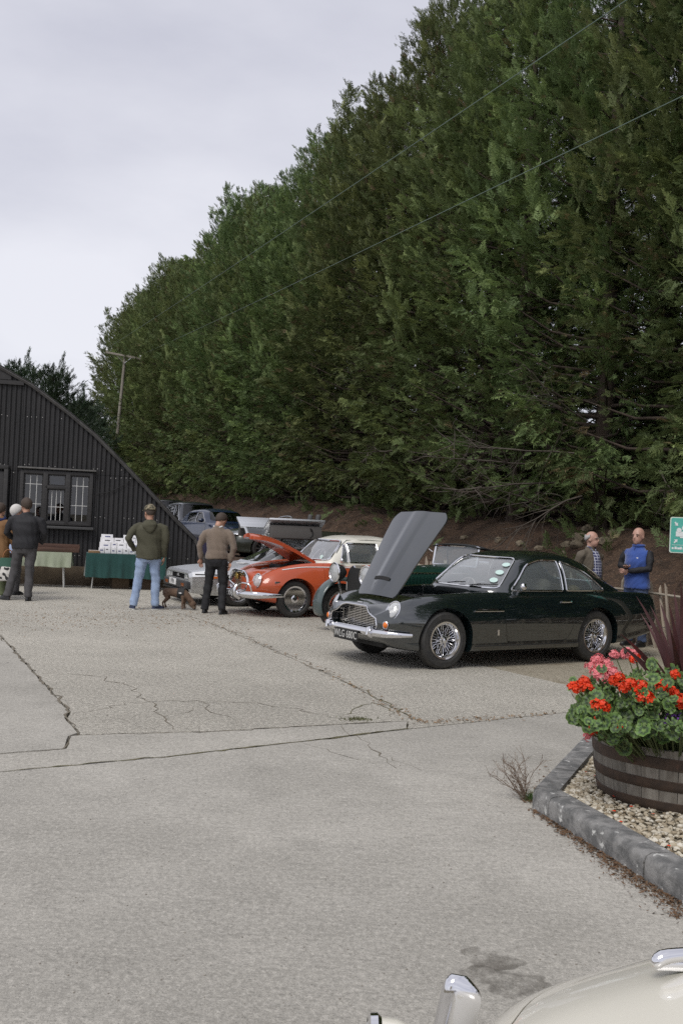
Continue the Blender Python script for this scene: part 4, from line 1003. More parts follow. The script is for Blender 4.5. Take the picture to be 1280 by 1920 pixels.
def leafset(cx, cy, sx, sy, Y, n): return [(rr.gauss(cx, sx), rr.gauss(cy, sy), Y+rr.gauss(0, .10)-(rr.random()*.1)) for _ in range(n)]
geranium('bushy geranium with scarlet heads over the near rim of the barrel', [(1180, 1283, 5.62, 'r'), (1200, 1296, 5.60, 'r'), (1170, 1290, 5.64, 'r'), (1205, 1306, 5.58, 'r'), (1158, 1360, 5.54, 'r'), (1128, 1326, 5.58, 'r'), (1118, 1322, 5.58, 'r'), (1212, 1310, 5.56, 'r'), (1202, 1285, 5.6, 'r')],
         leafset(1170, 1330, 34, 24, 5.62, 46)+leafset(1165, 1372, 26, 14, 5.53, 26)+leafset(1215, 1330, 22, 24, 5.55, 26)+leafset(1222, 1372, 22, 7, 5.50, 14), 1)
geranium('geranium spilling over the left rim of the barrel, scarlet heads at its edge', [(1085, 1285, 5.88, 'r'), (1095, 1277, 5.88, 'r'), (1075, 1290, 5.86, 'r'), (1100, 1290, 5.85, 'r'), (1106, 1362, 5.75, 'r'), (1112, 1372, 5.74, 'r'), (1100, 1378, 5.76, 'p'), (1118, 1358, 5.74, 'r')],
         leafset(1115, 1320, 20, 18, 5.85, 34)+leafset(1095, 1330, 10, 16, 5.82, 14)+leafset(1130, 1350, 18, 14, 5.68, 18), 2)
geranium('geranium with pink heads standing tallest at the back of the barrel', [(1118, 1237, 6.1, 'p'), (1105, 1250, 6.08, 'p'), (1124, 1252, 6.06, 'p'), (1135, 1245, 6.1, 'p'), (1140, 1260, 6.05, 'p'), (1115, 1262, 6.04, 'p'), (1175, 1226, 6.2, 'p'), (1190, 1230, 6.2, 'p'), (1152, 1228, 6.2, 'p'), (1148, 1262, 6.05, 'p'), (1128, 1270, 6.0, 'p')],
         leafset(1150, 1290, 30, 10, 6.0, 26)+leafset(1195, 1270, 26, 12, 6.05, 20), 3)
geranium('geranium with scarlet heads beside the purple sword leaves', [(1190, 1236, 6.0, 'r'), (1160, 1272, 5.9, 'r'), (1150, 1278, 5.9, 'r'), (1245, 1283, 5.75, 'r'), (1238, 1288, 5.74, 'r'), (1265, 1265, 5.8, 'r'), (1262, 1300, 5.68, 'r'), (1272, 1320, 5.62, 'r'), (1280, 1315, 5.62, 'r'), (1255, 1295, 5.7, 'r'), (1300, 1300, 5.7, 'r'), (1345, 1290, 5.8, 'r'), (1400, 1300, 5.8, 'r')],
         leafset(1240, 1310, 22, 18, 5.75, 26)+leafset(1320, 1310, 40, 26, 5.75, 46)+leafset(1400, 1330, 26, 24, 5.8, 26)+leafset(1250, 1280, 18, 12, 5.85, 14)+leafset(1290, 1365, 30, 14, 5.52, 24), 4)
# purple lobelia
bm = NB(); r = random.Random(3)
lb = tag(empty('lobelia', (BC.x, BC.y-.4, BZ+.3)), 'small purple trailing lobelia at the rim of the barrel', 'plant')
for part, n, m, s in (('flowers', 210, mat('violet_petal', (.20, .05, .42), .5), .007), ('leaves', 260, mat('lobelia_leaf', (.06, .09, .035), .6), .009)):
    bm = NB()
    for k in range(n):
        px, py = (r.gauss(1270, 16), r.gauss(1358, 11)) if r.random() < .75 else (r.gauss(1228, 10), r.gauss(1370, 5)); p = at(px, py, 5.52+r.gauss(0, .02))-Vector((BC.x, BC.y-.4, BZ+.3)); a = r.random()*6
        x = Vector((math.cos(a), r.gauss(0, .4), math.sin(a)))*s; y = Vector((-math.sin(a), r.gauss(0, .4), math.cos(a)))*s
        bm.faces.new([bm.verts.new(p+q) for q in (x, y, -x, -y)])
    obj(part, bm, m, lb, smooth=False)['kind'] = 'stuff'
# cordyline: bronze sword leaves
M_cord = mat('bronze_cordyline', (.105, .040, .040), .5, col2=(.065, .028, .030), scale=3, stretch=(12, 12, .6), ormix=.25)
cb = Vector((BC.x+.04, BC.y+.02, BZ+.33)); cd = tag(empty('cordyline', cb), 'bronze purple cordyline with sword leaves rising from the barrel', 'plant')
tips = [(1162, 1188, 5.9), (1160, 1207, 5.75), (1192, 1118, 6.0), (1200, 1150, 6.25), (1218, 1135, 6.1), (1236, 1128, 6.2), (1252, 1128, 5.9), (1262, 1105, 6.1), (1275, 1090, 5.8), (1285, 1080, 6.2), (1300, 1085, 5.9), (1320, 1100, 6.0), (1340, 1095, 5.8), (1365, 1120, 6.1), (1390, 1150, 5.9), (1420, 1190, 6.0), (1255, 1180, 5.6), (1310, 1150, 5.55), (1225, 1235, 5.6), (1240, 1200, 6.4), (1400, 1240, 5.7), (1440, 1260, 6.1)]
for k, (px, py, Y) in enumerate(tips):
    tp = at(px, py, Y)-cb; bm = NB(); n = 10; prev = None; L_ = tp.length; ctrl = Vector((tp.x*.25, tp.y*.25, tp.z*.62)); side = Vector((tp.y, -tp.x, 0)); side = side.normalized() if side.length > .05 else Vector((1, 0, 0))
    face = (Vector((0, -1, .3))-side*Vector((0, -1, .3)).dot(side)).normalized() ; w0 = .021+.012*random.random(); tw = random.gauss(0, .5); side = (tp.normalized().cross(Vector((0, -1, 0)))*.8+side*.45*math.sin(tw*2)).normalized()
    for q in range(n+1):
        t = q/n; p = ctrl*2*t*(1-t)+tp*t*t; w = w0*(min(1, .5+t*2.2))*(1-t**2.2)+.0008; dpt = Vector((0, .25*w, -.1*w))
        row = [bm.verts.new(p-side*w), bm.verts.new(p+dpt), bm.verts.new(p+side*w)]
        if prev: bm.faces.new((prev[0], prev[1], row[1], row[0])); bm.faces.new((prev[1], prev[2], row[2], row[1]))
        prev = row
    obj('sword_leaf', bm, M_cord, cd, ang=60)
# dry weed and grass tuft at the kerb corner
bm = NB(); r = random.Random(8); wr_ = gnd(985, 1500); we = wr_.copy()
for k in range(15):
    a = r.random()*6.28; d = Vector((math.cos(a)*.5-.35, math.sin(a)*.4-.1, 1)).normalized(); p = Vector((r.gauss(0, .015), r.gauss(0, .015), 0)); pts = [p]
    for q in range(6):
        d = (d+Vector((r.gauss(0, .18), r.gauss(0, .18), r.gauss(0, .1)))).normalized(); p = p+d*.045*(.7+.6*r.random()); pts.append(p)
        for z in range(2):
            dd = (d+Vector((r.gauss(0, .8), r.gauss(0, .8), r.gauss(0, .4)))).normalized(); tube(bm, [p, p+dd*.03, p+dd*.055+Vector((0, 0, .008))], [.0012, .001, .0015], 3, cap=False)
    tube(bm, pts, [.0022]*3+[.0016]*4, 4, cap=False)
tag(obj('dry_weed', bm, mat('dead_stalk', (.17, .12, .085), .9), loc=we), 'dry brown weed growing at the corner of the kerb', 'weed')
bm = NB()
for k in range(220):
    p = Vector((r.gauss(.03, .022), r.gauss(-.0, .02), 0)); a = r.random()*6.28; d = Vector((math.cos(a)*.02, math.sin(a)*.02, .03+r.random()*.045)); s = Vector((-math.sin(a), math.cos(a), 0))*.0016
    bm.faces.new([bm.verts.new(q) for q in (p-s, p+s, p+d)])
tag(obj('grass_tuft', bm, mat('fresh_grass', (.07, .13, .03), .7), loc=we, smooth=False), 'small green grass tuft against the kerb corner', 'grass')
# leaf litter along the kerb
bm = NB()
for k in range(2000):
    if r.random() < .8:
        t = r.random()**.7*1.9; p = k2+dn*t-inn*abs(r.gauss(0, .014+.055*min(1, t/1.3)))
    else: t = .1+r.random()*1.0; p = k2+df*t-inf_*abs(r.gauss(0, .05))
    a = r.random()*6.28; l = .004+.016*r.random(); w = .0022+.004*r.random()*(r.random() < .5); z = .004+r.random()*.010
    x = Vector((math.cos(a)*l, math.sin(a)*l, r.gauss(0, .003))); y = Vector((-math.sin(a)*w, math.cos(a)*w, r.gauss(0, .002))); c = Vector((p.x, p.y, z))
    f = bm.faces.new([bm.verts.new(c+q) for q in (x, y, -x, -y)]); f.material_index = r.choice((0, 0, 0, 1, 1, 2))
lt = obj('leaf_litter', bm, [mat('brown_litter', (.13, .075, .04), .9), mat('dark_litter', (.06, .04, .03), .9), mat('pale_litter', (.38, .30, .2), .9)], smooth=False)
tag(lt, 'brown leaf and twig litter swept against the kerb', 'leaf litter', kind='stuff')
bm = NB()
for k in range(14): 
    p = inner+dn*r.random()*1.2+df*r.random()*.8; c = Vector((p.x, p.y, .108)); a = r.random()*6; bm.faces.new([bm.verts.new(c+Vector((math.cos(a+q)*.012, math.sin(a+q)*.012, .002*(q % 2)))) for q in (0, 1.3, 2.8, 4.4)])
tag(obj('fallen_petals', bm, M_fred, smooth=False), 'fallen red geranium petals on the gravel', 'petals', kind='stuff')
# scattered grit on the yard
it = []
for k in range(420):
    p = gnd(random.random()*1280, 1250+random.random()**1.5*640); s = .0018+.0028*random.random(); it.append(((p.x, p.y, s*.4), s, (1, 1, .6)))
tag(obj('grit', soup('grit', it), mat('grit_stone', (.16, .14, .12), .9, col2=(.4, .37, .32), scale=3), smooth=False), 'loose grit and small stones scattered over the yard', 'grit', kind='stuff')
# ================================================================ cars
def catmull(P, n):
    """centripetal-ish Catmull-Rom through P sampled at n+1 points (index-parametrised)"""
    P = np.asarray(P, float); m = len(P); q = np.linspace(0, m-1, n+1); i = np.clip(q.astype(int), 0, m-2); t = (q-i)[:, None]
    g_ = lambda k: P[np.clip(k, 0, m-1)]
    p0, p1, p2, p3 = g_(i-1), g_(i), g_(i+1), g_(i+2)
    tau = .42
    m1, m2 = tau*(p2-p0), tau*(p3-p1)
    return (2*t**3-3*t**2+1)*p1+(t**3-2*t**2+t)*m1+(-2*t**3+3*t**2)*p2+(t**3-t**2)*m2
def loft(stations, nx=90, nv=44, lin=False):
    """stations: (x, [(y,z) half profile from top centre to bottom centre]); closed mirrored solid"""
    xs = np.array([s[0] for s in stations]); K = len(stations[0][1])
    q = np.unique(np.concatenate([np.linspace(xs[0], xs[-1], nx), xs]))
    PY = np.stack([(np.interp(q, xs, [s[1][k][0] for s in stations]) if lin else pchip(xs, [s[1][k][0] for s in stations], q)) for k in range(K)], 1)
    PZ_ = np.stack([(np.interp(q, xs, [s[1][k][1] for s in stations]) if lin else pchip(xs, [s[1][k][1] for s in stations], q)) for k in range(K)], 1)
    V = []; n = 0; rings = []
    for a in range(len(q)):
        P = np.stack([PY[a], PZ_[a]], 1)
        c = P if lin else catmull(P, nv)
        c[0, 0] = 0; c[-1, 0] = 0; k = len(c)
        ring = [(q[a], y, z) for y, z in c] + [(q[a], -y, z) for y, z in c[-2:0:-1]]
        rings.append(list(range(n, n+len(ring)))); V += ring; n += len(ring)
    bm = NB(); bv = [bm.verts.new(v) for v in V]; Ln = len(rings[0])
    for A, B in zip(rings, rings[1:]):
        for k in range(Ln):
            bm.faces.new((bv[A[k]], bv[B[k]], bv[B[(k+1) % Ln]], bv[A[(k+1) % Ln]]))
    bm.faces.new([bv[i] for i in rings[0]]); bm.faces.new([bv[i] for i in rings[-1]][::-1])
    bmesh.ops.recalc_face_normals(bm, faces=bm.faces[:])
    me = bpy.data.meshes.new('loft'); bm.to_mesh(me); bm.free(); return me
def bst(x, zc, yv, zv, yf, zf, w, zw, ws, zs):
    return (x, [(0, zc), (yv*.5, zc*.55+zv*.45), (yv, zv), (yf*.86, zf*.6+zv*.4 if zf > zv else zf), (yf, zf), ((yf+w)/2+.03*(w-yf)*4*.25, zf*.70+zw*.30), (w, zw), (w*.35+ws*.65+.012, zw*.35+zs*.65), (ws, zs), (ws*.55, zs-.02), (0, zs-.02)])
def gst(x, z, wt_, wb, zb, cr=.03):
    """greenhouse station: roof height z, half width at roof edge wt_, at belt wb"""
    return (x, [(0, z), (wt_*.45, z-cr*.25), (wt_*.82, z-cr), (wt_, z-cr*2.2-.02*(z-zb)), (wt_*.5+wb*.5+.012, (z+zb)/2-.02), (wb, zb), (wb, zb-.05), (wb*.5, zb-.05), (0, zb-.05)])
class Surf:
    def __init__(s, me):
        bm = NB(); bm.from_mesh(me); s.t = BVHTree.FromBMesh(bm); bm.free()
    def side(s, x, z, sg=-1, off=0): 
        r = s.t.ray_cast(Vector((x, sg*3, z)), Vector((0, -sg, 0)))
        return (r[0]+r[1]*off) if r[0] else None
    def front(s, y, z, x0=-3, dx=1, off=0):
        r = s.t.ray_cast(Vector((x0, y, z)), Vector((dx, 0, 0))); return (r[0]+r[1]*off) if r[0] else None
    def frontn(s, y, z):
        r = s.t.ray_cast(Vector((-3, y, z)), Vector((1, 0, 0))); n = r[1]; return r[0], (n if n.x < 0 else -n)
    def top(s, x, y, off=0):
        r = s.t.ray_cast(Vector((x, y, 3)), Vector((0, 0, -1))); return (r[0]+r[1]*off) if r[0] else None
def dens(poly, step=.04, closed=True):
    out = []; n = len(poly)
    for i in range(n if closed else n-1):
        a, b = Vector(poly[i]), Vector(poly[(i+1) % n]); k = max(1, int((b-a).length/step))
        out += [a.lerp(b, q/k) for q in range(k)]
    if not closed: out.append(Vector(poly[-1]))
    return out
def trim(name, pts, r, m, parent, closed=False, n=6):
    pts = [p for p in pts if p is not None]
    if len(pts) < 2: return None
    bm = NB(); tube(bm, pts, r, n, closed); return obj(name, bm, m, parent)
def cylcut(x, z, r, y0, y1, n=40): return prism([(x+r*math.cos(2*pi*k/n), z+r*math.sin(2*pi*k/n)) for k in range(n)], 'y', y0, y1)
def tyre_mesh(r, w, ri):
    bm = NB(); h = w/2
    lathe(bm, [(ri, -h*.72), (ri+.012, -h*.86), (ri+(r-ri)*.35, -h*1.0), (ri+(r-ri)*.42, -h*.985), (ri+(r-ri)*.75, -h*.96), (r-.014, -h*.80), (r-.003, -h*.62), (r, -h*.3), (r-.006, -h*.27), (r-.006, -h*.23), (r, -h*.2), (r, h*.2), (r-.006, h*.23), (r-.006, h*.27), (r, h*.3), (r-.003, h*.62), (r-.014, h*.80), (ri+(r-ri)*.75, h*.96), (ri+(r-ri)*.35, h), (ri, h*.72)], 48, 'y', cap=False)
    return bm
def wheel(parent, loc, side, r, w, ri, style, m_rim):
    """side -1: outer face toward local -y"""
    e = empty('wheel', loc, 0, parent); s = side
    obj('tyre', tyre_mesh(r, w, ri), M_tyre, e, ang=30); bm = NB(); h = w/2
    if style == 'wire':
        lathe(bm, [(ri+.012, s*h*.84), (ri+.008, s*h*.95), (ri-.012, s*h*.93), (ri-.022, s*h*.70), (ri-.030, s*h*.66), (ri-.045, s*h*.30), (ri-.048, -s*h*.2), (ri-.03, -s*h*.7), (ri, -s*h*.8)], 48, 'y', cap=False)
        obj('rim', bm, m_rim, e, ang=35); bm = NB()
        for k in range(48):
            a = 2*pi*k/48; b_ = a+(.30 if k % 2 else -.30); yo = s*h*(.34 if k % 4 < 2 else .05); hy = s*h*(.62 if (k//2) % 2 else .15); ro = ri-.042; rh_ = .052
            tube(bm, [(rh_*math.cos(b_), hy, rh_*math.sin(b_)), (ro*math.cos(a), yo, ro*math.sin(a))], .0036, 4, cap=False)
        obj('spokes', bm, M_chrome, e); bm = NB(); lathe(bm, [(.055, -s*h*.2), (.058, s*h*.55), (.05, s*h*.62), (.036, s*h*.66), (.034, s*h*.86), (.02, s*h*.95), (0, s*h*.97)], 24, 'y')
        for k in range(3): a = k*2.094+.5; box(bm, (.05*math.cos(a), s*h*.82, .05*math.sin(a)), (.06, .014, .022), Matrix.Rotation(-a, 3, 'Y'))
        obj('hub', bm, M_chrome, e)
        bm = NB(); lathe(bm, [(0, -s*h*.1), (ri-.07, -s*h*.1), (ri-.07, -s*h*.3)], 24, 'y'); obj('brake_drum', bm, M_dark, e)
    elif style == 'disc':
        lathe(bm, [(ri+.012, s*h*.84), (ri+.006, s*h*.95), (ri-.02, s*h*.86), (ri-.03, s*h*.62), (ri-.05, s*h*.60), (ri-.055, s*h*.72), (ri-.075, s*h*.70), (ri-.085, s*h*.55), (ri-.11, s*h*.60), (.075, s*h*.74), (.06, s*h*.9), (.03, s*h*.98), (0, s*h*1.0)], 48, 'y'); obj('hubcap', bm, m_rim, e, ang=40)
        bm = NB()
        for k in range(40): a = 2*pi*k/40; tube(bm, [((ri-.105)*math.cos(a), s*h*.625, (ri-.105)*math.sin(a)), (.082*math.cos(a), s*h*.75, .082*math.sin(a))], .0035, 4, cap=False)
        obj('hubcap_ribs', bm, m_rim, e)
        bm = NB(); lathe(bm, [(.03, s*h*.985), (.028, s*h*1.03), (0, s*h*1.035)], 16, 'y'); obj('hub_boss', bm, M_dark, e)
    else:
        lathe(bm, [(ri+.012, s*h*.84), (ri+.004, s*h*.95), (ri-.02, s*h*.86), (ri-.03, s*h*.4), (ri-.04, -s*h*.6)], 48, 'y', cap=False); obj('rim', bm, m_rim, e, ang=35)
        bm = NB(); ns = 10 if style == 'alloy' else 18
        for k in range(ns):
            a = 2*pi*k/ns; c, sn = math.cos(a), math.sin(a); R2 = ri-.02
            tube(bm, [(.05*c, s*h*.55, .05*sn), (.5*R2*c, s*h*.66, .5*R2*sn), (R2*c, s*h*.70, R2*sn)], [.020, .014, .016] if ns == 10 else [.010, .009, .011], 5)
        obj('spokes', bm, m_rim, e); bm = NB(); lathe(bm, [(.075, s*h*.35), (.07, s*h*.66), (.04, s*h*.74), (0, s*h*.76)], 20, 'y'); obj('hub', bm, m_rim, e)
        bm = NB(); lathe(bm, [(0, 0), (ri-.05, 0), (ri-.05, -.02)], 24, 'y'); obj('brake_disc', bm, M_dark, e)
    return e
def lens(name, c, nrm, up, a, b, bulge, m, parent, ring=None, rm=None, n=28):
    """domed lens with optional ring; a,b half axes"""
    c = Vector(c); nrm = Vector(nrm).normalized(); up = Vector(up); up = (up-nrm*up.dot(nrm)).normalized(); sd_ = up.cross(nrm)
    bm = NB(); rows = []
    for q in range(5):
        f = 1-q/4; z = bulge*math.sqrt(max(0, 1-f*f))
        if f == 0: top = bm.verts.new(c+nrm*z); break
        rows.append([bm.verts.new(c+nrm*z+(sd_*a*math.cos(2*pi*k/n)+up*b*math.sin(2*pi*k/n))*f) for k in range(n)])
    for A, B in zip(rows, rows[1:]):
        for k in range(n): bm.faces.new((A[k], A[(k+1) % n], B[(k+1) % n], B[k]))
    for k in range(n): bm.faces.new((rows[-1][k], rows[-1][(k+1) % n], top))
    o = obj(name, bm, m, parent, ang=80)
    bm = NB(); p = [c+(sd_*a*math.cos(2*pi*k/n)+up*b*math.sin(2*pi*k/n))*.92-nrm*.004 for k in range(n)]; cc = bm.verts.new(c-nrm*a*.5); pv = [bm.verts.new(q) for q in p]
    for k in range(n): bm.faces.new((pv[k], pv[(k+1) % n], cc))
    obj('reflector', bm, M_refl, o)
    if ring: trim('lamp_ring', [c+(sd_*a*math.cos(2*pi*k/n)+up*b*math.sin(2*pi*k/n))*1.04 for k in range(n)], ring, rm or M_chrome, o, True)
    return o
M_refl = mat('lamp_reflector', (.82, .82, .8), .18, 1)
def seat(parent, x, y, z, m, w=.46, hb=.5):
    bm = NB(); box(bm, (x, y, z), (.46, w, .16), bev=.05); box(bm, (x+.27, y, z+.28), (.14, w, hb), Matrix.Rotation(R_(12), 3, 'Y'), bev=.05); return obj('seat', bm, m, parent)
def steering(parent, x, y, z, r=.19, m=M_black):
    bm = NB(); rot = Matrix.Rotation(R_(-62), 3, 'Y'); pts = [Vector((x, y, z))+rot @ Vector((r*math.cos(2*pi*k/24), r*math.sin(2*pi*k/24), 0)) for k in range(24)]
    tube(bm, pts, .011, 6, True)
    for a in (0, 2.1, 4.2): tube(bm, [Vector((x, y, z)), Vector((x, y, z))+rot @ Vector((r*math.cos(a), r*math.sin(a), 0))], .006, 4)
    return obj('steering_wheel', bm, m, parent)
def plate(parent, c, nrm, w, h, text, mb, mt, size, name='number_plate', sx=1):
    """plate facing nrm; text reads left to right seen from outside"""
    n = Vector(nrm).normalized(); z = Vector((0, 0, 1)); z = (z-n*z.dot(n)).normalized(); x = z.cross(n); M = Matrix((x, z, n)).transposed().to_4x4(); M.translation = Vector(c)
    bm = NB(); box(bm, (0, 0, -.006), (w, h, .012), bev=.004); bm.transform(M); p = obj(name, bm, mb, parent)
    me = text_mesh(text, size, .0015, sx); me.transform(M @ Matrix.Translation((0, 0, .002))); obj('lettering', me, mt, p, smooth=False); return p
def car_root(name, x, y, th, label, z=0):
    return tag(empty(name, (x, y, z), th), label, 'car')
def engine(parent, x0, x1, zt, yw, seed, red=None):
    r = random.Random(seed); bm = NB(); L_ = x1-x0; cx = (x0+x1)/2
    box(bm, (cx, 0, zt-.22), (L_*.72, .34, .22), bev=.02); box(bm, (cx, .09, zt-.08), (L_*.66, .13, .08), bev=.03); box(bm, (cx, -.09, zt-.08), (L_*.66, .13, .08), bev=.03)
    obj('engine', bm, mat('cast_alloy_engine', (.10, .10, .10), .45, .6), parent); bm = NB()
    for k in range(16):
        p = Vector((x0+.1+r.random()*(L_-.2), (r.random()-.5)*2*yw*.85, zt-.16+r.random()*.1)); q = p+Vector((r.gauss(0, .15), r.gauss(0, .12), r.gauss(0, .03)))
        tube(bm, [p, p.lerp(q, .5)+Vector((0, 0, .05)), q], .013, 6)
    for k in range(5): lathe(bm, [(.04, 0), (.05, .02), (.05, .09), (.03, .11), (0, .115)], 12, 'z', (x0+.15+r.random()*(L_-.3), (1 if k % 2 else -1)*yw*.7, zt-.2))
    obj('engine_fittings', bm, M_black, parent); bm = NB()
    for k in range(7): sphere(bm, (x0+.12+k*(L_-.24)/6, r.choice((-1, 1))*yw*(.3+.5*r.random()), zt-.10), .022, (1.3, 1, 1), 8, 6)
    for k in range(3): tube(bm, [(cx-L_*.28+k*L_*.25, -yw*.45, zt-.10), (cx-L_*.2+k*L_*.25, -yw*.2, zt-.06)], .025, 8)
    obj('bright_fittings', bm, M_chrome, parent)
def finish_body(me, mats, parent, name='body', ang=32): return obj(name, me, mats, parent, ang=ang)
def split(me, cutters_gap, cutters_in):
    """returns (remaining, piece)"""
    piece = boolean(me.copy(), cutters_in, 'INTERSECT'); rest = boolean(me, cutters_gap, 'DIFFERENCE'); return rest, piece
def scale_poly(p, d):
    c = sum((Vector(q).to_2d() for q in p), Vector((0, 0)))/len(p); out = []
    for q in p:
        v = Vector(q).to_2d()-c; out.append(tuple(c+v*(1+d/max(.05, v.length))))
    return out
def shell(st, inset=.035, nx=70, nv=40):
    o = loft(st, nx, nv)
    st2 = [(x, [(max(0, y-inset*(1 if y > .02 else 0)), z-(inset if k < 4 else 0)) if k < 5 else (max(0, y-inset*(1 if y > .02 else 0)), z-.02) for k, (y, z) in enumerate(P)]) for x, P in st]
    x0, x1 = st[0][0], st[-1][0]; xm = (x0+x1)/2; st2 = [(xm+(x-xm)*(1-2.0*inset/(x1-x0)), P) for x, P in st2]
    return o, loft(st2, nx, nv)

# ---------------------------------------------------------------- dark green sports coupe, bonnet up
TA = R_(33); FA = .80; WB = 2.489
fx, fy = 1.22, 11.62             # near front contact patch
ux, uy = math.cos(TA), math.sin(TA); vx, vy = -uy, ux
TRK = .69
ox = fx - FA*ux + TRK*vx; oy = fy - FA*uy + TRK*vy
aston = car_root('sports_coupe', ox, oy, TA, 'dark green sports coupe with its bonnet raised and wire wheels')
M_agreen = mat('dark_green_coachpaint', (.004, .0085, .0095), .25, coat=1.0, spec=.4); M_agreen.node_tree.nodes['Principled BSDF'].inputs['Coat IOR'].default_value = 2.0
AB = [bst(.03, .66, .26, .655, .44, .60, .50, .50, .45, .40), bst(.10, .705, .30, .70, .57, .665, .64, .52, .58, .31), bst(.24, .75, .33, .74, .62, .755, .74, .55, .68, .25), bst(.45, .785, .36, .775, .63, .815, .79, .56, .74, .22),
      bst(.80, .835, .40, .82, .65, .855, .83, .57, .78, .20), bst(1.3, .88, .42, .865, .66, .875, .835, .57, .785, .20), bst(1.7, .905, .44, .895, .69, .885, .84, .57, .79, .20), bst(2.4, .895, .46, .895, .71, .89, .84, .57, .79, .20),
      bst(3.2, .90, .46, .90, .71, .895, .84, .57, .79, .20), bst(3.75, .90, .46, .90, .68, .895, .825, .57, .765, .24), bst(4.2, .885, .44, .885, .65, .885, .785, .58, .71, .30), bst(4.48, .86, .44, .86, .62, .855, .74, .60, .66, .36), bst(4.57, .83, .40, .83, .57, .82, .68, .60, .60, .42)]
ame = loft(AB, 110, 52); asf = Surf(ame)
door_p = rpoly([(1.72, .30), (1.66, .60), (1.66, .93), (2.86, .93), (2.86, .62), (2.74, .30)], [.06, .02, .01, .01, .1, .12])
bay = rpoly([(.62, -.46), (1.52, -.60), (1.52, .60), (.62, .46)], .08)
cab = rpoly([(1.62, -.62), (3.30, -.62), (3.30, .62), (1.62, .62)], .06)
gr_p = rpoly([(-.49, .47), (-.46, .575), (-.36, .595), (-.24, .685), (.24, .685), (.36, .595), (.46, .575), (.49, .47), (.44, .435), (-.44, .435)], [.03, .03, .05, .05, .05, .05, .03, .03, .03, .03], 4)
cut = [cylcut(FA, .335, .378, -1.2, -.50), cylcut(FA, .335, .378, .50, 1.2), cylcut(FA+WB, .335, .372, -1.2, -.50), cylcut(FA+WB, .335, .372, .50, 1.2), prism(bay, 'z', .42, 1.3), prism(cab, 'z', .34, 1.3), prism(gr_p, 'x', -.5, .34)]
vent_p = rpoly([(1.22, .655), (1.62, .655), (1.62, .70), (1.26, .70)], .015)
cut += [prism(vent_p, 'y', -1.2, -.78), prism(vent_p, 'y', .78, 1.2)]
ame = boolean(ame, cut)
ame, dn_ = split(ame, [prism(scale_poly(door_p, .005), 'y', -1.2, -.66)], [prism(door_p, 'y', -1.2, -.67)])
ame, df_ = split(ame, [prism(scale_poly(door_p, .005), 'y', .66, 1.2)], [prism(door_p, 'y', .67, 1.2)])
finish_body(ame, [M_agreen, M_dark], aston)
M_leath = mat('tan_grey_leather', (.19, .165, .13), .5)
for sg_, dm in ((-1, dn_), (1, df_)):
    d = obj('door', dm, [M_agreen, M_trim], aston, ang=32)
    a, b = asf.side(2.63, .775, sg_, .012), asf.side(2.80, .775, sg_, .012); trim('handle', [a, (a+b)/2+Vector((0, sg_*.012, 0)), b], .011, M_chrome, d)
# grille
bm = NB()
for k in range(12):
    z = .447+k*.0195; hw = .46 if z < .58 else .46-(z-.58)*2.2
    if hw < .1: continue
    x = .135+.10*0; box(bm, (.10+.05, 0, z), (.02, hw*2, .0085))
for k in range(7): y = -.39+k*.13; zt = .675 if abs(y) < .24 else (.595+.06*(.40-abs(y))/.16 if abs(y) < .40 else .575); box(bm, (.138, y, (.437+zt)/2), (.012, .005, zt-.437))
obj('grille', bm, mat('satin_grille', (.75, .73, .70), .22, 1), aston, smooth=False)
trim('grille_surround', [asf.front(p.x, p.y, off=.004) for p in dens(gr_p, .03)], .011, M_chrome, aston, True)
bm = NB(); box(bm, (.34, 0, .55), (.02, .9, .3)); obj('radiator', bm, M_dark, aston, smooth=False)
# headlamps, side lamps
for sg_ in (-1, 1):
    p, nr = asf.frontn(sg_*.615, .675); nr = (nr*.75+Vector((-.25, sg_*.06, .05))).normalized()
    lens('headlamp', p-nr*.022, nr, (.5, 0, .85), .072, .115, .028, M_lens, aston, .010)
    p = asf.front(sg_*.60, .505); lens('indicator', (p.x-.012, sg_*.60, .505), (-1, sg_*.35, 0), (0, 0, 1), .032, .038, .025, M_amber, aston, .007)
    p = asf.front(sg_*.53, .42); bm = NB(); sphere(bm, (p.x-.03 if p else .1, sg_*.53, .425), .022); obj('tow_lamp', bm, M_chrome, aston)
bm = NB(); p = asf.top(.12, 0); box(bm, (p.x-.006, 0, p.z+.004), (.014, .10, .018), bev=.005); obj('badge', bm, M_chrome, aston)
# bumpers
def bumper(parent, pts, rz_=.045, rx=.03, m=M_chrome, name='bumper'):
    bm = NB(); rings = []; n = 10; pts = [Vector(p) for p in pts]; N = len(pts)
    for i, p in enumerate(pts):
        d = (pts[min(i+1, N-1)]-pts[max(i-1, 0)]).normalized(); o_ = Vector((d.y, -d.x, 0)); f = min(1, .45+2.5*min(i, N-1-i)/N)
        rings.append([bm.verts.new(p+o_*rx*f*math.cos(2*pi*k/n)+Vector((0, 0, rz_*f*math.sin(2*pi*k/n)))) for k in range(n)])
    for A, B in zip(rings, rings[1:]):
        for k in range(n): bm.faces.new((A[k], A[(k+1) % n], B[(k+1) % n], B[k]))
    bm.faces.new(rings[0][::-1]); bm.faces.new(rings[-1]); bmesh.ops.recalc_face_normals(bm, faces=bm.faces[:]); return obj(name, bm, m, parent, ang=60)
bp = [(.30, .80), (.17, .755), (.06, .66), (.0, .50), (-.03, .30), (-.04, 0)]
bl = [(x, -y, .405) for x, y in bp] + [(x, y, .405) for x, y in bp[-2::-1]]
ys = np.array([p[1] for p in bl]); xs_ = np.array([p[0] for p in bl]); tt = np.linspace(0, len(bl)-1, 40)
bumper(aston, [(np.interp(t, range(len(bl)), xs_), np.interp(t, range(len(bl)), ys), .405) for t in tt], .042, .022)
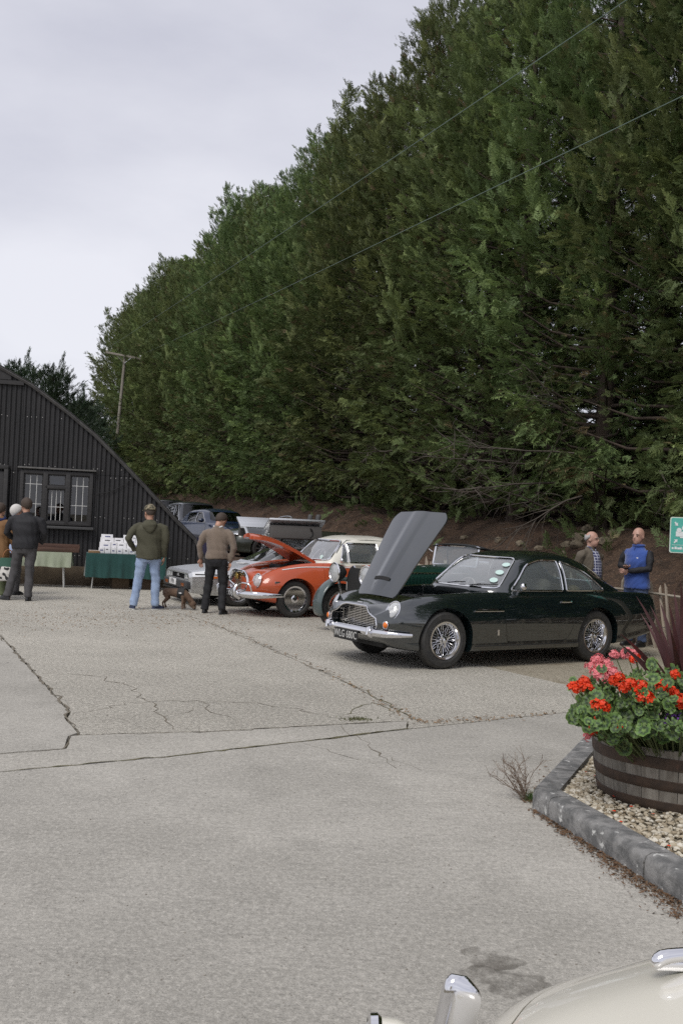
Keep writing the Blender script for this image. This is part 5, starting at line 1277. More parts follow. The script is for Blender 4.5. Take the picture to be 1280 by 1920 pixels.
for sg_ in (-1, 1):
    bm = NB(); tube(bm, [(.00, sg_*.43, .36), (-.055, sg_*.43, .40), (-.05, sg_*.43, .45), (.01, sg_*.43, .475)], [.022, .03, .028, .014], 8); obj('overrider', bm, M_chrome, aston)
    rb = [(4.30, .79), (4.44, .76), (4.55, .66), (4.61, .45), (4.62, .2)]; tt = np.linspace(0, 4, 16)
    bumper(aston, [(np.interp(t, range(5), [p[0] for p in rb]), sg_*np.interp(t, range(5), [p[1] for p in rb]), .44) for t in tt], .038, .02, name='rear_bumper')
    for z in (.60, .66): p = asf.front(sg_*.46, z, 6, -1); lens('tail_lamp', (p.x+.004, sg_*.46, z), (1, sg_*.2, 0), (0, 0, 1), .03, .03, .02, M_red, aston, .005)
plate(aston, (-.075, .0, .34), (-1, 0, -.03), .50, .125, 'WLG 680C', M_black, mat('plate_silver', (.62, .62, .6), .4, .3), .122, sx=.82)
bm = NB(); box(bm, (.30, 0, .29), (.36, .95, .12), bev=.03); obj('valance', bm, M_dark, aston)
# exhaust, sill, wing vent, badge, wing mirror
trim('wing_vent_strip', [asf.side(x, .672, -1, .012) for x in np.linspace(1.2, 1.64, 8)], .008, M_chrome, aston)
trim('wing_vent_strip', [asf.side(x, .672, 1, .012) for x in np.linspace(1.2, 1.64, 8)], .008, M_chrome, aston)
bm = NB(); p = asf.side(1.56, .42, -1, .004); box(bm, p, (.03, .006, .07)); obj('wing_badge', bm, M_chrome, aston)
trim('sill_strip', [asf.side(x, .262, -1, .004) for x in np.linspace(1.22, 2.9, 12)], .006, M_dark, aston)
bm = NB(); 
for y in (-.30, -.24): tube(bm, [(4.35, y, .27), (4.60, y, .26)], .024, 10)
obj('exhaust_pipe', bm, M_chrome, aston)
# bonnet panel, hinged at the nose
BL = 1.22; BA = R_(57); hx, hz = .33, .775
def bonnet_pt(s, q):
    """s 0..1 from hinge to rear edge, q -1..1 across"""
    hw = .385+.175*s; y = q*hw; z = .028*(1-q*q)+.012*math.sin(pi*s)+ (.022*math.exp(-(q/.26)**4)*min(1, s*6)*(1-.4*s))
    return Vector((s*BL, y, z))
bm = NB(); ns_, nq = 36, 40; rt = Matrix.Rotation(-BA, 3, 'Y'); H0 = Vector((hx, 0, hz+.015)); g1 = []; g2 = []
for i in range(ns_+1):
    s = i/ns_; r1 = []; r2 = []
    for j in range(nq+1):
        q = -1+2*j/nq; rr_ = 1
        if s > .86: rr_ = 1-.20*((s-.86)/.14)**2.6
        if s < .05: rr_ = 1-.10*((.05-s)/.05)**2
        p = bonnet_pt(s, q*rr_); r1.append(bm.verts.new(H0+rt @ p)); r2.append(bm.verts.new(H0+rt @ (p-Vector((0, 0, .016)))))
    g1.append(r1); g2.append(r2)
for i in range(ns_):
    for j in range(nq):
        bm.faces.new((g1[i][j], g1[i+1][j], g1[i+1][j+1], g1[i][j+1])); bm.faces.new((g2[i][j], g2[i][j+1], g2[i+1][j+1], g2[i+1][j]))
for i in range(ns_): bm.faces.new((g1[i][0], g2[i][0], g2[i+1][0], g1[i+1][0])); bm.faces.new((g1[i][-1], g1[i+1][-1], g2[i+1][-1], g2[i][-1]))
for j in range(nq): bm.faces.new((g1[0][j], g1[0][j+1], g2[0][j+1], g2[0][j])); bm.faces.new((g1[-1][j], g2[-1][j], g2[-1][j+1], g1[-1][j+1]))
bmesh.ops.recalc_face_normals(bm, faces=bm.faces[:]); bon = obj('bonnet', bm, M_agreen, aston, ang=40)
bm = NB()
for q0, q1 in ((-.8, -.25), (-.25, .35), (.35, .8), (.8, .2)): tube(bm, [H0+rt @ (bonnet_pt(t, q0+(q1-q0)*t)-Vector((0, 0, .026))) for t in np.linspace(.06, .94, 9)], .014, 6)
tube(bm, [H0+rt @ (bonnet_pt(.95, q)-Vector((0, 0, .024))) for q in np.linspace(-.75, .75, 9)], .014, 6); obj('bonnet_frame', bm, M_agreen, bon)
# scoop mouth on the bonnet
bm = NB(); P = [H0+rt @ (bonnet_pt(.20, q)+Vector((0, 0, .012))) for q in np.linspace(-.36, .36, 13)]; Q = [H0+rt @ (bonnet_pt(.165, q)+Vector((0, 0, .006))) for q in np.linspace(-.38, .38, 13)]
for a, b, c, d in zip(P, P[1:], Q[1:], Q): bm.faces.new([bm.verts.new(v) for v in (a, b, c, d)])
obj('scoop_mouth', bm, M_dark, bon)
engine(aston, .66, 1.48, .84, .44, 4)
# greenhouse
AG = [gst(1.50, .905, .30, .36, .885, .005), gst(1.62, 1.005, .46, .58, .885, .02), gst(1.85, 1.185, .53, .715, .88, .035), gst(2.10, 1.325, .565, .735, .88, .04), gst(2.4, 1.385, .575, .735, .88, .045), gst(2.85, 1.39, .575, .735, .88, .05), gst(3.15, 1.355, .565, .73, .88, .055), gst(3.5, 1.225, .535, .70, .88, .055), gst(3.8, 1.06, .50, .65, .88, .045), gst(4.0, .945, .43, .56, .86, .03), gst(4.12, .87, .34, .46, .83, .02)]
go, gi = shell(AG, .03); gsf = Surf(go)
sw = rpoly([(2.02, .905), (2.56, .905), (2.56, 1.215), (2.30, 1.22), (2.14, 1.165)], [.03, .02, .03, .06, .06])
qw = rpoly([(2.60, .905), (3.22, .905), (3.18, .96), (2.95, 1.12), (2.60, 1.21)], [.02, .05, .06, .1, .03])
sw = rpoly([(1.86, .914), (2.72, .914), (2.72, 1.285), (2.40, 1.29), (2.18, 1.225)], [.03, .02, .03, .12, .08])
qw = rpoly([(2.78, .914), (3.50, .914), (3.45, .96), (3.16, 1.165), (2.78, 1.283)], [.02, .05, .06, .14, .03])
ws_ = rpoly([(-.635, 0.932), (.635, 0.932), (.50, 1.295), (-.50, 1.295)], [.07, .07, .09, .09])
rw = rpoly([(-.50, 0.996), (.50, 0.996), (.42, 1.254), (-.42, 1.254)], .08)
CW = [prism(sw, 'y', -1, -.3), prism(sw, 'y', .3, 1), prism(qw, 'y', -1, -.3), prism(qw, 'y', .3, 1), prism(ws_, 'x', 1.3, 2.12), prism(rw, 'x', 3.1, 4.1)]
fr = boolean(boolean(go.copy(), [gi]), CW); obj('roof', fr, [M_agreen, M_trim], aston, ang=35)
def glass_of(go, cw, names, m, parent, inset=.012):
    b2 = go.copy(); 
    bm = NB(); bm.from_mesh(b2); bmesh.ops.recalc_face_normals(bm, faces=bm.faces[:])
    for v_ in bm.verts: v_.normal_update()
    nn = {v_: v_.normal.copy() for v_ in bm.verts}
    for v_ in bm.verts: v_.co -= nn[v_]*inset
    bm.to_mesh(b2); bm.free(); out = []
    for c, nme in zip(cw, names):
        me = boolean(b2.copy(), [c], 'INTERSECT'); bm = NB(); bm.from_mesh(me)
        bmesh.ops.delete(bm, geom=[f for f in bm.faces if f.material_index == 1], context='FACES'); bm.to_mesh(me); bm.free()
        out.append(obj(nme, me, [M_wglass if (nme == 'windscreen' and m.name == 'car_glass') else m]*2, parent, ang=60))
    return out
M_cglass = glass('car_glass', (.75, .82, .82), .12, 0, .22, (.42, .47, .49)); M_wglass = glass('sky_film_windscreen', (.82, .86, .86), .16, 0, .30, (.55, .58, .6))  # pale diffuse film paints reflected sky and haze into the panes
gl = glass_of(go, CW, ['side_window', 'side_window', 'quarter_window', 'quarter_window', 'windscreen', 'rear_window'], M_cglass, aston)
for sg_ in (-1, 1):
    trim('window_trim', [gsf.side(p.x, p.y, sg_, .003) for p in dens(sw, .05)], .012, M_chrome, aston, True)
    trim('window_trim', [gsf.side(p.x, p.y, sg_, .003) for p in dens(qw, .05)], .010, M_chrome, aston, True)
trim('windscreen_trim', [gsf.front(p.x, p.y, off=.003) for p in dens(ws_, .05)], .011, M_chrome, aston, True)
trim('rear_window_trim', [gsf.front(p.x, p.y, 6, -1, .003) for p in dens(rw, .05)], .009, M_chrome, aston, True)
M_sticker = mat('pale_mint_sticker', (.55, .72, .68), .6)
for (y, z) in ((-.475, 1.215), (-.495, 1.12), (-.515, 1.025)):
    p = gsf.front(y, z, off=.004); q = gsf.front(y+.02, z, off=.004); q2 = gsf.front(y, z+.02, off=.004); nr = (q-p).cross(q2-p).normalized(); nr = nr if nr.x < 0 else -nr
    lens('tax_disc', p, nr, (0, 0, 1), .052, .042, .002, M_sticker, gl[4])
for y0 in (-.30, .12):
    a, b = gsf.front(y0, .935, off=.02), gsf.front(y0-.30, .965, off=.02); trim('wiper', [a, a.lerp(b, .5)+Vector((-.012, 0, .006)), b], .007, M_black, aston); trim('wiper_arm', [a, gsf.front(y0-.14, .955, off=.03)], .006, M_chrome, aston)
bm = NB(); box(bm, (2.02, 0, 1.21), (.02, .2, .055), bev=.015); tube(bm, [(2.03, 0, 1.22), (2.12, 0, 1.29)], .006, 5); obj('rear_view_mirror', bm, M_chrome, aston)
m_ = gsf.side(1.98, .93, -1); bm = NB(); sphere(bm, (1.97, -.80, .965), .055, (.9, .6, .85)); tube(bm, [(1.98, -.73, .90), (1.97, -.79, .94)], .010, 6); obj('door_mirror', bm, M_chrome, aston)
for y in (-.33, .33): seat(aston, 2.30, y, .52, M_leath)
bm = NB(); box(bm, (2.95, 0, .62), (.3, 1.05, .2), bev=.05); box(bm, (3.15, 0, .80), (.14, 1.05, .34), Matrix.Rotation(R_(20), 3, 'Y'), bev=.05); obj('rear_bench', bm, mat('mustard_leather', (.24, .17, .06), .5), aston)
bm = NB(); box(bm, (1.70, 0, .83), (.25, 1.15, .13), bev=.03); obj('dashboard', bm, M_trim, aston); steering(aston, 1.98, .33, .83, m=mat('pale_wheel_rim', (.45, .42, .38), .4))
for sg_ in (-1, 1):
    for x in (FA, FA+WB): wheel(aston, (x, sg_*TRK, .335), sg_, .335, .185, .212, 'wire', M_chrome)
bm = NB(); box(bm, (2.2, 0, .26), (3.4, .98, .12)); obj('floorpan', bm, M_dark, aston, smooth=False)
for pl in (prism(rpoly([(0, 0), (1, 0), (1, 1), (0, 1)], .1), 'z', 0, 1),): bpy.data.meshes.remove(pl)
# ---------------------------------------------------------------- red saloon with white roof, bonnet up
def place(near_front, th, fa, trk):
    u = Vector((math.cos(th), math.sin(th))); v = Vector((-u.y, u.x)); p = Vector(near_front)-u*fa+v*trk; return p.x, p.y
FA, WB, TRK, TH = .78, 2.35, .655, R_(29)
x_, y_ = place((-.76, 17.05), TH, FA, TRK)
red = car_root('saloon_car', x_, y_, TH, 'orange red saloon with cream roof, open bonnet and chrome grille')
M_rpaint = mat('orange_red_paint', (.45, .08, .028), .3, coat=.8, spec=.3); M_cream = mat('cream_roof_paint', (.72, .70, .62), .3, coat=.5)
RB = [bst(.04, .66, .18, .65, .36, .56, .46, .50, .42, .38), bst(.12, .74, .24, .72, .50, .62, .60, .53, .55, .33), bst(.28, .80, .27, .775, .57, .73, .73, .55, .66, .28), bst(.5, .85, .28, .82, .60, .825, .80, .56, .74, .25), bst(.8, .89, .30, .855, .61, .895, .83, .56, .78, .23), bst(1.15, .935, .34, .90, .65, .93, .84, .57, .79, .22), bst(1.45, .96, .42, .945, .71, .94, .845, .58, .79, .22),
      bst(2.8, .96, .44, .955, .73, .945, .845, .58, .79, .22), bst(3.4, .94, .44, .94, .70, .93, .83, .57, .77, .25), bst(3.9, .86, .42, .86, .63, .84, .78, .56, .70, .30), bst(4.1, .76, .38, .76, .54, .74, .70, .55, .62, .36), bst(4.18, .66, .3, .66, .44, .65, .58, .54, .5, .42)]
me = loft(RB, 90, 48); rsf = Surf(me)
bay = rpoly([(.30, -.26), (.9, -.36), (1.28, -.46), (1.28, .46), (.9, .36), (.30, .26)], .06); cab = rpoly([(1.42, -.66), (3.2, -.66), (3.2, .66), (1.42, .66)], .06)
cut = [cylcut(FA, .32, .36, -1.2, -.5), cylcut(FA, .32, .36, .5, 1.2), cylcut(FA+WB, .32, .36, -1.2, -.5), cylcut(FA+WB, .32, .36, .5, 1.2), prism(bay, 'z', .45, 1.4), prism(cab, 'z', .36, 1.4)]
me = boolean(me, cut); door_p = rpoly([(1.34, .32), (1.30, .62), (1.30, .99), (2.44, .99), (2.44, .32)], [.05, .02, .01, .01, .06])
for sg_ in (-1, 1):
    a, b = (-1.2, -.69) if sg_ < 0 else (.69, 1.2)
    me, d_ = split(me, [prism(scale_poly(door_p, .005), 'y', a, b)], [prism(door_p, 'y', a, b)]); dd = obj('door', d_, [M_rpaint, M_trim], red, ang=32)
    h = rsf.side(2.28, .85, sg_, .015); trim('handle', [rsf.side(2.20, .85, sg_, .012), h, rsf.side(2.36, .85, sg_, .012)], .011, M_chrome, dd)
    trim('side_strip', [rsf.side(x, pchip([.5, 1.0, 1.5, 2.6, 3.9], [.80, .865, .875, .87, .80], np.array([x]))[0], sg_, .004) for x in np.linspace(.55, 3.9, 40)], .010, mat('white_strip', (.8, .8, .8), .3), red)
    for x in (FA, FA+WB): wheel(red, (x, sg_*TRK, .32), sg_, .32, .165, .215, 'disc', M_chrome)
    p = rsf.front(sg_*.55, .60); lens('headlamp', (p.x+.015, sg_*.55, .61), (-1, sg_*.22, .22), (0, 0, 1), .098, .115, .04, M_lens, red, .014)
    p = rsf.front(sg_*.60, .575); bm = NB(); q = rsf.side(.42, .60, sg_, .004); box(bm, q, (.10, .014, .03), bev=.005); obj('side_lamp', bm, M_chrome, red)
finish_body(me, [M_rpaint, M_dark], red)
# grille: chrome hexagonal frame, diagonal slats, emblem
gp = rpoly([(-.22, .745), (.22, .745), (.35, .65), (.37, .53), (.29, .42), (-.29, .42), (-.37, .53), (-.35, .65)], .05)
trim('grille_frame', [Vector((.035+.10*abs(p.x)**1.5, p.x, p.y)) for p in dens(gp, .04)], .026, M_chrome, red, True, 8)
bm = NB()
for k in range(11):
    z = .450+k*.026; hw = .32 if z < .64 else .32-(z-.64)*1.2
    for sg_ in (-1, 1): tube(bm, [(.03, 0, z-.02), (.045+.06*hw, sg_*hw, z+.018)], .007, 5)
obj('grille', bm, mat('pale_gold_slats', (.62, .56, .42), .3, 1), red); me_ = prism(scale_poly(gp, -.01), 'x', .06, .075, 0); obj('grille_backing', me_, M_dark, red, smooth=False)
bm = NB(); lathe(bm, [(.05, .012), (.055, .006), (.055, -.01)], 20, 'x', (.0, 0, .66)); bm.transform(Matrix.Scale(-1, 4, (1, 0, 0))); obj('emblem', bm, mat('gold_emblem', (.6, .42, .12), .3, 1), red)
def smooth_path(P, n): 
    P = [Vector(p) for p in P]; return [Vector(tuple(v)) for v in catmull([tuple(p) for p in P], n)]
bumper(red, smooth_path([(.50, -.83, .38), (.25, -.80, .38), (.02, -.70, .38), (-.10, -.45, .38), (-.13, 0, .38), (-.10, .45, .38), (.02, .70, .38), (.25, .80, .38), (.50, .83, .38)], 48), .06, .03)
for sg_ in (-1, 1):
    bm = NB(); tube(bm, [(-.08, sg_*.36, .30), (-.17, sg_*.36, .36), (-.18, sg_*.36, .46), (-.14, sg_*.36, .53)], [.03, .045, .045, .026], 10); obj('overrider', bm, M_chrome, red)
    trim('bumper_hoop', smooth_path([(-.14, sg_*.34, .50), (-.20, sg_*.16, .60), (-.18, sg_*.05, .64), (-.18, 0, .645)], 12), .014, M_chrome, red)
    trim('bumper_hoop', smooth_path([(-.14, sg_*.36, .50), (-.13, sg_*.5, .57), (-.06, sg_*.66, .56), (-.02, sg_*.68, .48), (0, sg_*.68, .40)], 16), .014, M_chrome, red)
plate(red, (-.175, -.08, .375), (-1, 0, -.05), .46, .12, '322 XVS', M_black, M_white, .125, sx=.85)
bm = NB(); box(bm, (4.2, 0, .40), (.06, 1.45, .09), bev=.03); obj('rear_bumper', bm, M_chrome, red)
# bonnet, hinged at the scuttle, nose in the air
bm = NB(); n1, n2 = 30, 24; H0 = Vector((1.27, 0, .955)); rt = Matrix.Rotation(R_(25), 3, 'Y'); A1 = []; A2 = []
for i in range(n1+1):
    s = i/n1; r1 = []; r2 = []
    for j in range(n2+1):
        q = -1+2*j/n2; hw = .50-.22*s**1.3; x = -1.18*s; z = .075*(1-q*q)*(1-.3*s)-.13*max(0, s-.55)**2*3.2-.02*s+.03*math.sin(pi*s); zz = z
        if s > .9: hw *= 1-.5*((s-.9)/.1)**2
        r1.append(bm.verts.new(H0+rt @ Vector((x, q*hw, zz)))); r2.append(bm.verts.new(H0+rt @ Vector((x*.985, q*hw*.97, zz-.05-.02*(1-abs(q))))))
    A1.append(r1); A2.append(r2)
for i in range(n1):
    for j in range(n2): bm.faces.new((A1[i][j], A1[i+1][j], A1[i+1][j+1], A1[i][j+1])); f = bm.faces.new((A2[i][j], A2[i][j+1], A2[i+1][j+1], A2[i+1][j])); f.material_index = 1
    bm.faces.new((A1[i][0], A2[i][0], A2[i+1][0], A1[i+1][0])); bm.faces.new((A1[i][-1], A1[i+1][-1], A2[i+1][-1], A2[i][-1]))
for j in range(n2): bm.faces.new((A1[-1][j], A2[-1][j], A2[-1][j+1], A1[-1][j+1])); bm.faces.new((A1[0][j], A1[0][j+1], A2[0][j+1], A2[0][j]))
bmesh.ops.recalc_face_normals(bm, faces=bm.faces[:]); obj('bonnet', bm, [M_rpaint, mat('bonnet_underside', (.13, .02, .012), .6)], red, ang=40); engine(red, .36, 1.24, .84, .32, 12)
bm = NB(); tube(bm, [(1.0, .2, .80), (1.12, .05, .88), (1.2, -.16, .86)], .07, 10); tube(bm, [(.75, -.2, .83), (.75, .2, .83)], .05, 10); obj('air_cleaner', bm, M_dark, red)
RG = [gst(1.28, .965, .30, .44, .935, .006), gst(1.38, 1.06, .46, .62, .935, .02), gst(1.56, 1.24, .54, .72, .935, .035), gst(1.76, 1.375, .57, .735, .935, .045), gst(2.06, 1.435, .58, .74, .935, .05), gst(2.56, 1.44, .58, .74, .935, .055), gst(2.91, 1.40, .565, .735, .935, .06), gst(3.16, 1.27, .54, .71, .935, .06), gst(3.36, 1.07, .48, .64, .93, .04), gst(3.46, .95, .36, .5, .92, .02)]
go, gi = shell(RG, .03); gsf = Surf(go)
sw = rpoly([(1.64, .965), (1.78, .965), (1.78, 1.27), (1.75, 1.27)], .015); sw2 = rpoly([(1.82, .965), (2.42, .965), (2.42, 1.30), (1.82, 1.30)], .03); qw = rpoly([(2.50, .965), (3.12, .965), (3.06, 1.15), (2.86, 1.29), (2.50, 1.30)], [.02, .06, .1, .08, .03])
ws_ = rpoly([(-.64, .99), (.64, .99), (.52, 1.335), (-.52, 1.335)], [.08, .08, .10, .10]); rw = rpoly([(-.55, 1.02), (.55, 1.02), (.46, 1.30), (-.46, 1.30)], .1)
CW = []
for p in (sw, sw2, qw): CW += [prism(p, 'y', -1, -.35), prism(p, 'y', .35, 1)]
CW += [prism(ws_, 'x', 1.0, 1.84), prism(rw, 'x', 2.86, 3.7)]
fr = boolean(boolean(go.copy(), [gi]), CW)
mi = np.zeros(len(fr.polygons), np.int32); fr.polygons.foreach_get('material_index', mi)
ctz = np.array([p.center[2] for p in fr.polygons]); mi[(mi == 0) & (ctz < 1.0)] = 2; fr.polygons.foreach_set('material_index', mi)
obj('roof', fr, [M_cream, M_trim, M_rpaint], red, ang=35)
gl = glass_of(go, CW, ['quarter_light', 'quarter_light', 'side_window', 'side_window', 'quarter_window', 'quarter_window', 'windscreen', 'rear_window'], M_cglass, red)
for sg_ in (-1, 1):
    for p_ in (sw, sw2, qw): trim('window_trim', [gsf.side(p.x, p.y, sg_, .003) for p in dens(p_, .05)], .011, M_chrome, red, True)
    trim('roof_gutter', [gsf.side(x, z, sg_, .004) for x, z in ((1.60, 1.12), (1.71, 1.25), (1.86, 1.345), (2.26, 1.36), (2.76, 1.345), (3.01, 1.28))], .010, M_chrome, red)
trim('windscreen_trim', [gsf.front(p.x, p.y, off=.003) for p in dens(ws_, .05)], .017, M_chrome, red, True)
p = gsf.front(-.45, 1.04, off=.004); lens('windscreen_badge', p, (-.85, -.2, .4), (0, 0, 1), .04, .04, .002, M_sticker, gl[6])
steering(red, 1.74, .33, .98, .21, M_white); bm = NB(); box(bm, (1.48, 0, .90), (.2, 1.2, .12), bev=.03); obj('dashboard', bm, M_rpaint, red)
for y in (-.34, .34): seat(red, 2.12, y, .56, M_leath, .5, .55)
bm = NB(); sphere(bm, (1.62, -.80, 1.0), .05, (.7, .9, .9)); tube(bm, [(1.64, -.75, .96), (1.62, -.79, .99)], .009, 6); obj('door_mirror', bm, M_chrome, red)
bm = NB(); box(bm, (2.1, 0, .28), (3.2, .96, .12)); obj('floorpan', bm, M_dark, red, smooth=False)

# ---------------------------------------------------------------- stainless wedge coupe with gull-wing doors up
FA, WB, TRK, TH = .93, 2.41, .80, R_(25)
x_, y_ = place((-1.90, 18.75), TH, FA, TRK)
dl = car_root('gullwing_coupe', x_, y_, TH, 'brushed silver wedge coupe with both gullwing doors raised')
M_ss = mat('brushed_stainless', (.74, .75, .76), .45, 1, col2=(.66, .67, .68), scale=3, stretch=(.3, 6, 6)); M_fasc = mat('grey_fascia', (.05, .05, .052), .55)
def dst(x, zc, ze, w, zm, zb): return (x, [(0, zc), (w*.55, zc), (w*.86, zc-.004), (w*.93, ze), (w, zm), (w*.99, zm-.06), (w*.97, zb+.10), (w*.92, zb), (w*.5, zb), (0, zb)])
DB = [dst(.0, .60, .585, .80, .52, .30), dst(.05, .64, .62, .86, .54, .24), dst(.4, .69, .67, .90, .56, .20), dst(.93, .74, .72, .925, .58, .19), dst(1.5, .80, .775, .93, .60, .19), dst(2.4, .86, .82, .935, .62, .19), dst(3.3, .90, .86, .935, .64, .2), dst(4.0, .90, .86, .92, .64, .24), dst(4.2, .88, .84, .89, .62, .32)]
me = loft(DB, 60, 10, lin=True); dsf = Surf(me)
cab = rpoly([(1.5, -.74), (2.95, -.74), (2.95, .74), (1.5, .74)], .05)
cut = [cylcut(FA, .30, .345, -1.3, -.6), cylcut(FA, .30, .345, .6, 1.3), cylcut(FA+WB, .32, .365, -1.3, -.6), cylcut(FA+WB, .32, .365, .6, 1.3), prism(cab, 'z', .32, 1.3), prism(rpoly([(-.72, .475), (.72, .475), (.72, .575), (-.72, .575)], .01), 'x', -.4, .07), prism([(1.62, .40), (2.9, .40), (2.9, 1.0), (1.62, 1.0)], 'y', -1.3, -.5), prism([(1.62, .40), (2.9, .40), (2.9, 1.0), (1.62, 1.0)], 'y', .5, 1.3)]
me = boolean(me, cut); mi = np.zeros(len(me.polygons), np.int32); me.polygons.foreach_get('material_index', mi)
ct = np.array([p.center for p in me.polygons]); mi[(mi == 0) & ((ct[:, 2] < .30) | ((ct[:, 0] < .3) & (ct[:, 2] < .50) & (ct[:, 2] > .2)))] = 2; me.polygons.foreach_set('material_index', mi)
obj('body', me, [M_ss, M_dark, M_fasc], dl, ang=20)
bm = NB(); box(bm, (.06, 0, .375), (.22, 1.62, .14), bev=.03); obj('front_bumper', bm, M_fasc, dl)
bm = NB(); box(bm, (.03, 0, .275), (.2, 1.5, .03), bev=.01); obj('spoiler_lip', bm, M_dark, dl)
bm = NB()
for k in range(5): box(bm, (.035, 0, .485+k*.02), (.02, .76, .006))
obj('grille', bm, M_dark, dl, smooth=False); bm = NB(); box(bm, (.065, 0, .525), (.01, 1.44, .10)); obj('grille_backing', bm, M_dark, dl, smooth=False)
me_ = text_mesh('DMC', .07, .002); me_.transform(Matrix.Translation((.018, 0, .53)) @ Matrix(((0, 0, -1, 0), (-1, 0, 0, 0), (0, 1, 0, 0), (0, 0, 0, 1)))); obj('emblem', me_, mat('emblem_grey', (.6, .6, .6), .4), dl, smooth=False)
for sg_ in (-1, 1):
    for k in (0, 1):
        hl = empty('headlamp', (.022, sg_*(.50+k*.165), .527), 0, dl); bm = NB(); box(bm, (0, 0, 0), (.012, .145, .088), bev=.005); obj('lamp_glass', bm, mat('lamp_white', (.7, .71, .72), .12, .2), hl)
        bm = NB(); lathe(bm, [(.0, -.009), (.025, -.008), (.03, -.006)], 14, 'x'); obj('bulb_reflector', bm, M_refl, hl)
    bm = NB(); box(bm, (-.052, sg_*.55, .375), (.01, .18, .06), bev=.004); obj('fog_indicator', bm, mat('smoked_amber', (.25, .07, .015), .3), dl)
    p = dsf.side(.5, .53, sg_, .003); bm = NB(); box(bm, (.5, p.y, .535), (.16, .012, .035), bev=.004); obj('side_marker', bm, M_amber, dl)
    trim('waist_strip', [dsf.side(x, .585, sg_, .003) for x in np.linspace(.1, 4.1, 30) if not 1.6 < x < 2.92], .012, M_fasc, dl)
    for x, r_ in ((FA, .30), (FA+WB, .32)): wheel(dl, (x, sg_*TRK, r_), sg_, r_, .20, .205, 'turbine', M_steel)
plate(dl, (-.058, .12, .40), (-1, 0, 0), .46, .115, 'VTN', M_white, M_black, .12, sx=.95)
DG = [gst(1.30, .80, .40, .60, .78, .004), gst(1.5, .90, .50, .72, .79, .015), gst(1.95, 1.10, .53, .76, .80, .03), gst(2.2, 1.135, .54, .77, .81, .03), gst(2.7, 1.135, .53, .77, .82, .03), gst(3.2, 1.06, .50, .75, .84, .03), gst(3.8, .93, .42, .66, .86, .02)]
go, gi = shell(DG, .035); gsf = Surf(go)
op = rpoly([(1.72, .70), (2.92, .70), (2.86, 1.02), (2.62, 1.30), (2.05, 1.30), (1.98, 1.06)], .03); ws_ = rpoly([(-.64, .84), (.64, .84), (.50, 1.085), (-.50, 1.085)], .05)
CW = [prism(op, 'y', -1.2, -.16), prism(op, 'y', .16, 1.2), prism(ws_, 'x', 1.1, 2.15)]
fr = boolean(boolean(go.copy(), [gi]), CW); obj('roof', fr, [M_ss, M_trim], dl, ang=25)
glass_of(go, [CW[2]], ['windscreen'], glass('green_screen', (.42, .5, .42), .14, 0, .03), dl)
bm = NB()
for k in range(6): box(bm, (3.0+k*.13, 0, 1.125-k*.034), (.11, .86, .012), Matrix.Rotation(R_(6), 3, 'Y'))
obj('rear_louvres', bm, M_fasc, dl, smooth=False)
for y in (-.36, .36): seat(dl, 2.2, y, .42, M_trim, .5, .55)
steering(dl, 1.85, .36, .72, .18); bm = NB(); box(bm, (1.6, 0, .72), (.3, 1.3, .14), bev=.03); obj('dashboard', bm, M_trim, dl)
for y0 in (-.35, .2): 
    a, b = gsf.front(y0, .85, off=.02), gsf.front(y0-.36, .88, off=.02); trim('wiper', [a, b], .009, M_black, dl)
bm = NB(); p = dsf.top(1.25, -.2, .004); box(bm, p+Vector((0, 0, .012)), (.16, .24, .02), .3); pp_ = obj('paper_sheet', bm, M_white, smooth=False); pp_.parent = None
pp_.matrix_world = Matrix.Translation((x_, y_, 0)) @ Matrix.Rotation(TH, 4, 'Z'); tag(pp_, 'white paper lying on the silver bonnet below the windscreen', 'paper')
for sg_ in (-1, 1):      # gull-wing doors: outer skin, glass, trimmed inside
    sec = [(.20, 1.15), (.48, 1.33), (.66, 1.48), (.80, 1.62), (.97, 1.68)]
    dr = empty('gullwing_door', (0, 0, 0), 0, dl)
    def band(a, b, x0, x1, th_, nm, m, bev=.01):
        (y0, z0), (y1, z1) = a, b; bm = NB(); c = Vector(((x0+x1)/2, sg_*(y0+y1)/2, (z0+z1)/2)); L_ = math.hypot(y1-y0, z1-z0); an = math.atan2(z1-z0, y1-y0)*sg_
        box(bm, c, (x1-x0, L_, th_), Matrix.Rotation(an if sg_ > 0 else an, 3, 'X'), bev); return obj(nm, bm, m, dr)
    band(sec[0], sec[1], 1.78, 2.5, .05, 'roof_panel', M_ss); band(sec[1], sec[2], 1.58, 2.55, .012, 'door_window', glass('door_glass', (.5, .55, .52), .15))
    band(sec[1], sec[2], 1.53, 1.59, .04, 'window_post', M_ss); band(sec[1], sec[2], 2.53, 2.59, .04, 'window_post', M_ss)
    band(sec[2], sec[4], 1.46, 2.62, .045, 'outer_skin', M_ss, .015)
    for a, b in ((sec[2], sec[3]),): 
        (y0, z0), (y1, z1) = a, (sec[4][0]+.03, sec[4][1]-.06); bm = NB(); c = Vector((2.04, sg_*((y0+y1)/2+.06), (z0+z1)/2-.12)); box(bm, c, (1.06, .12, .26), Matrix.Rotation(R_(12)*sg_, 3, 'X'), .03); obj('door_card', bm, mat('taupe_door_card', (.085, .08, .075), .7), dr)
        trim('pull_handle', [c+Vector((.25+.07*math.cos(t), sg_*.075, .09*math.sin(t))) for t in np.linspace(-1.4, 1.4, 8)], .013, M_black, dr)
    bm = NB(); tube(bm, [(1.95, sg_*.3, 1.1), (1.9, sg_*.62, 1.43)], .016, 6); obj('gas_strut', bm, M_dark, dr)

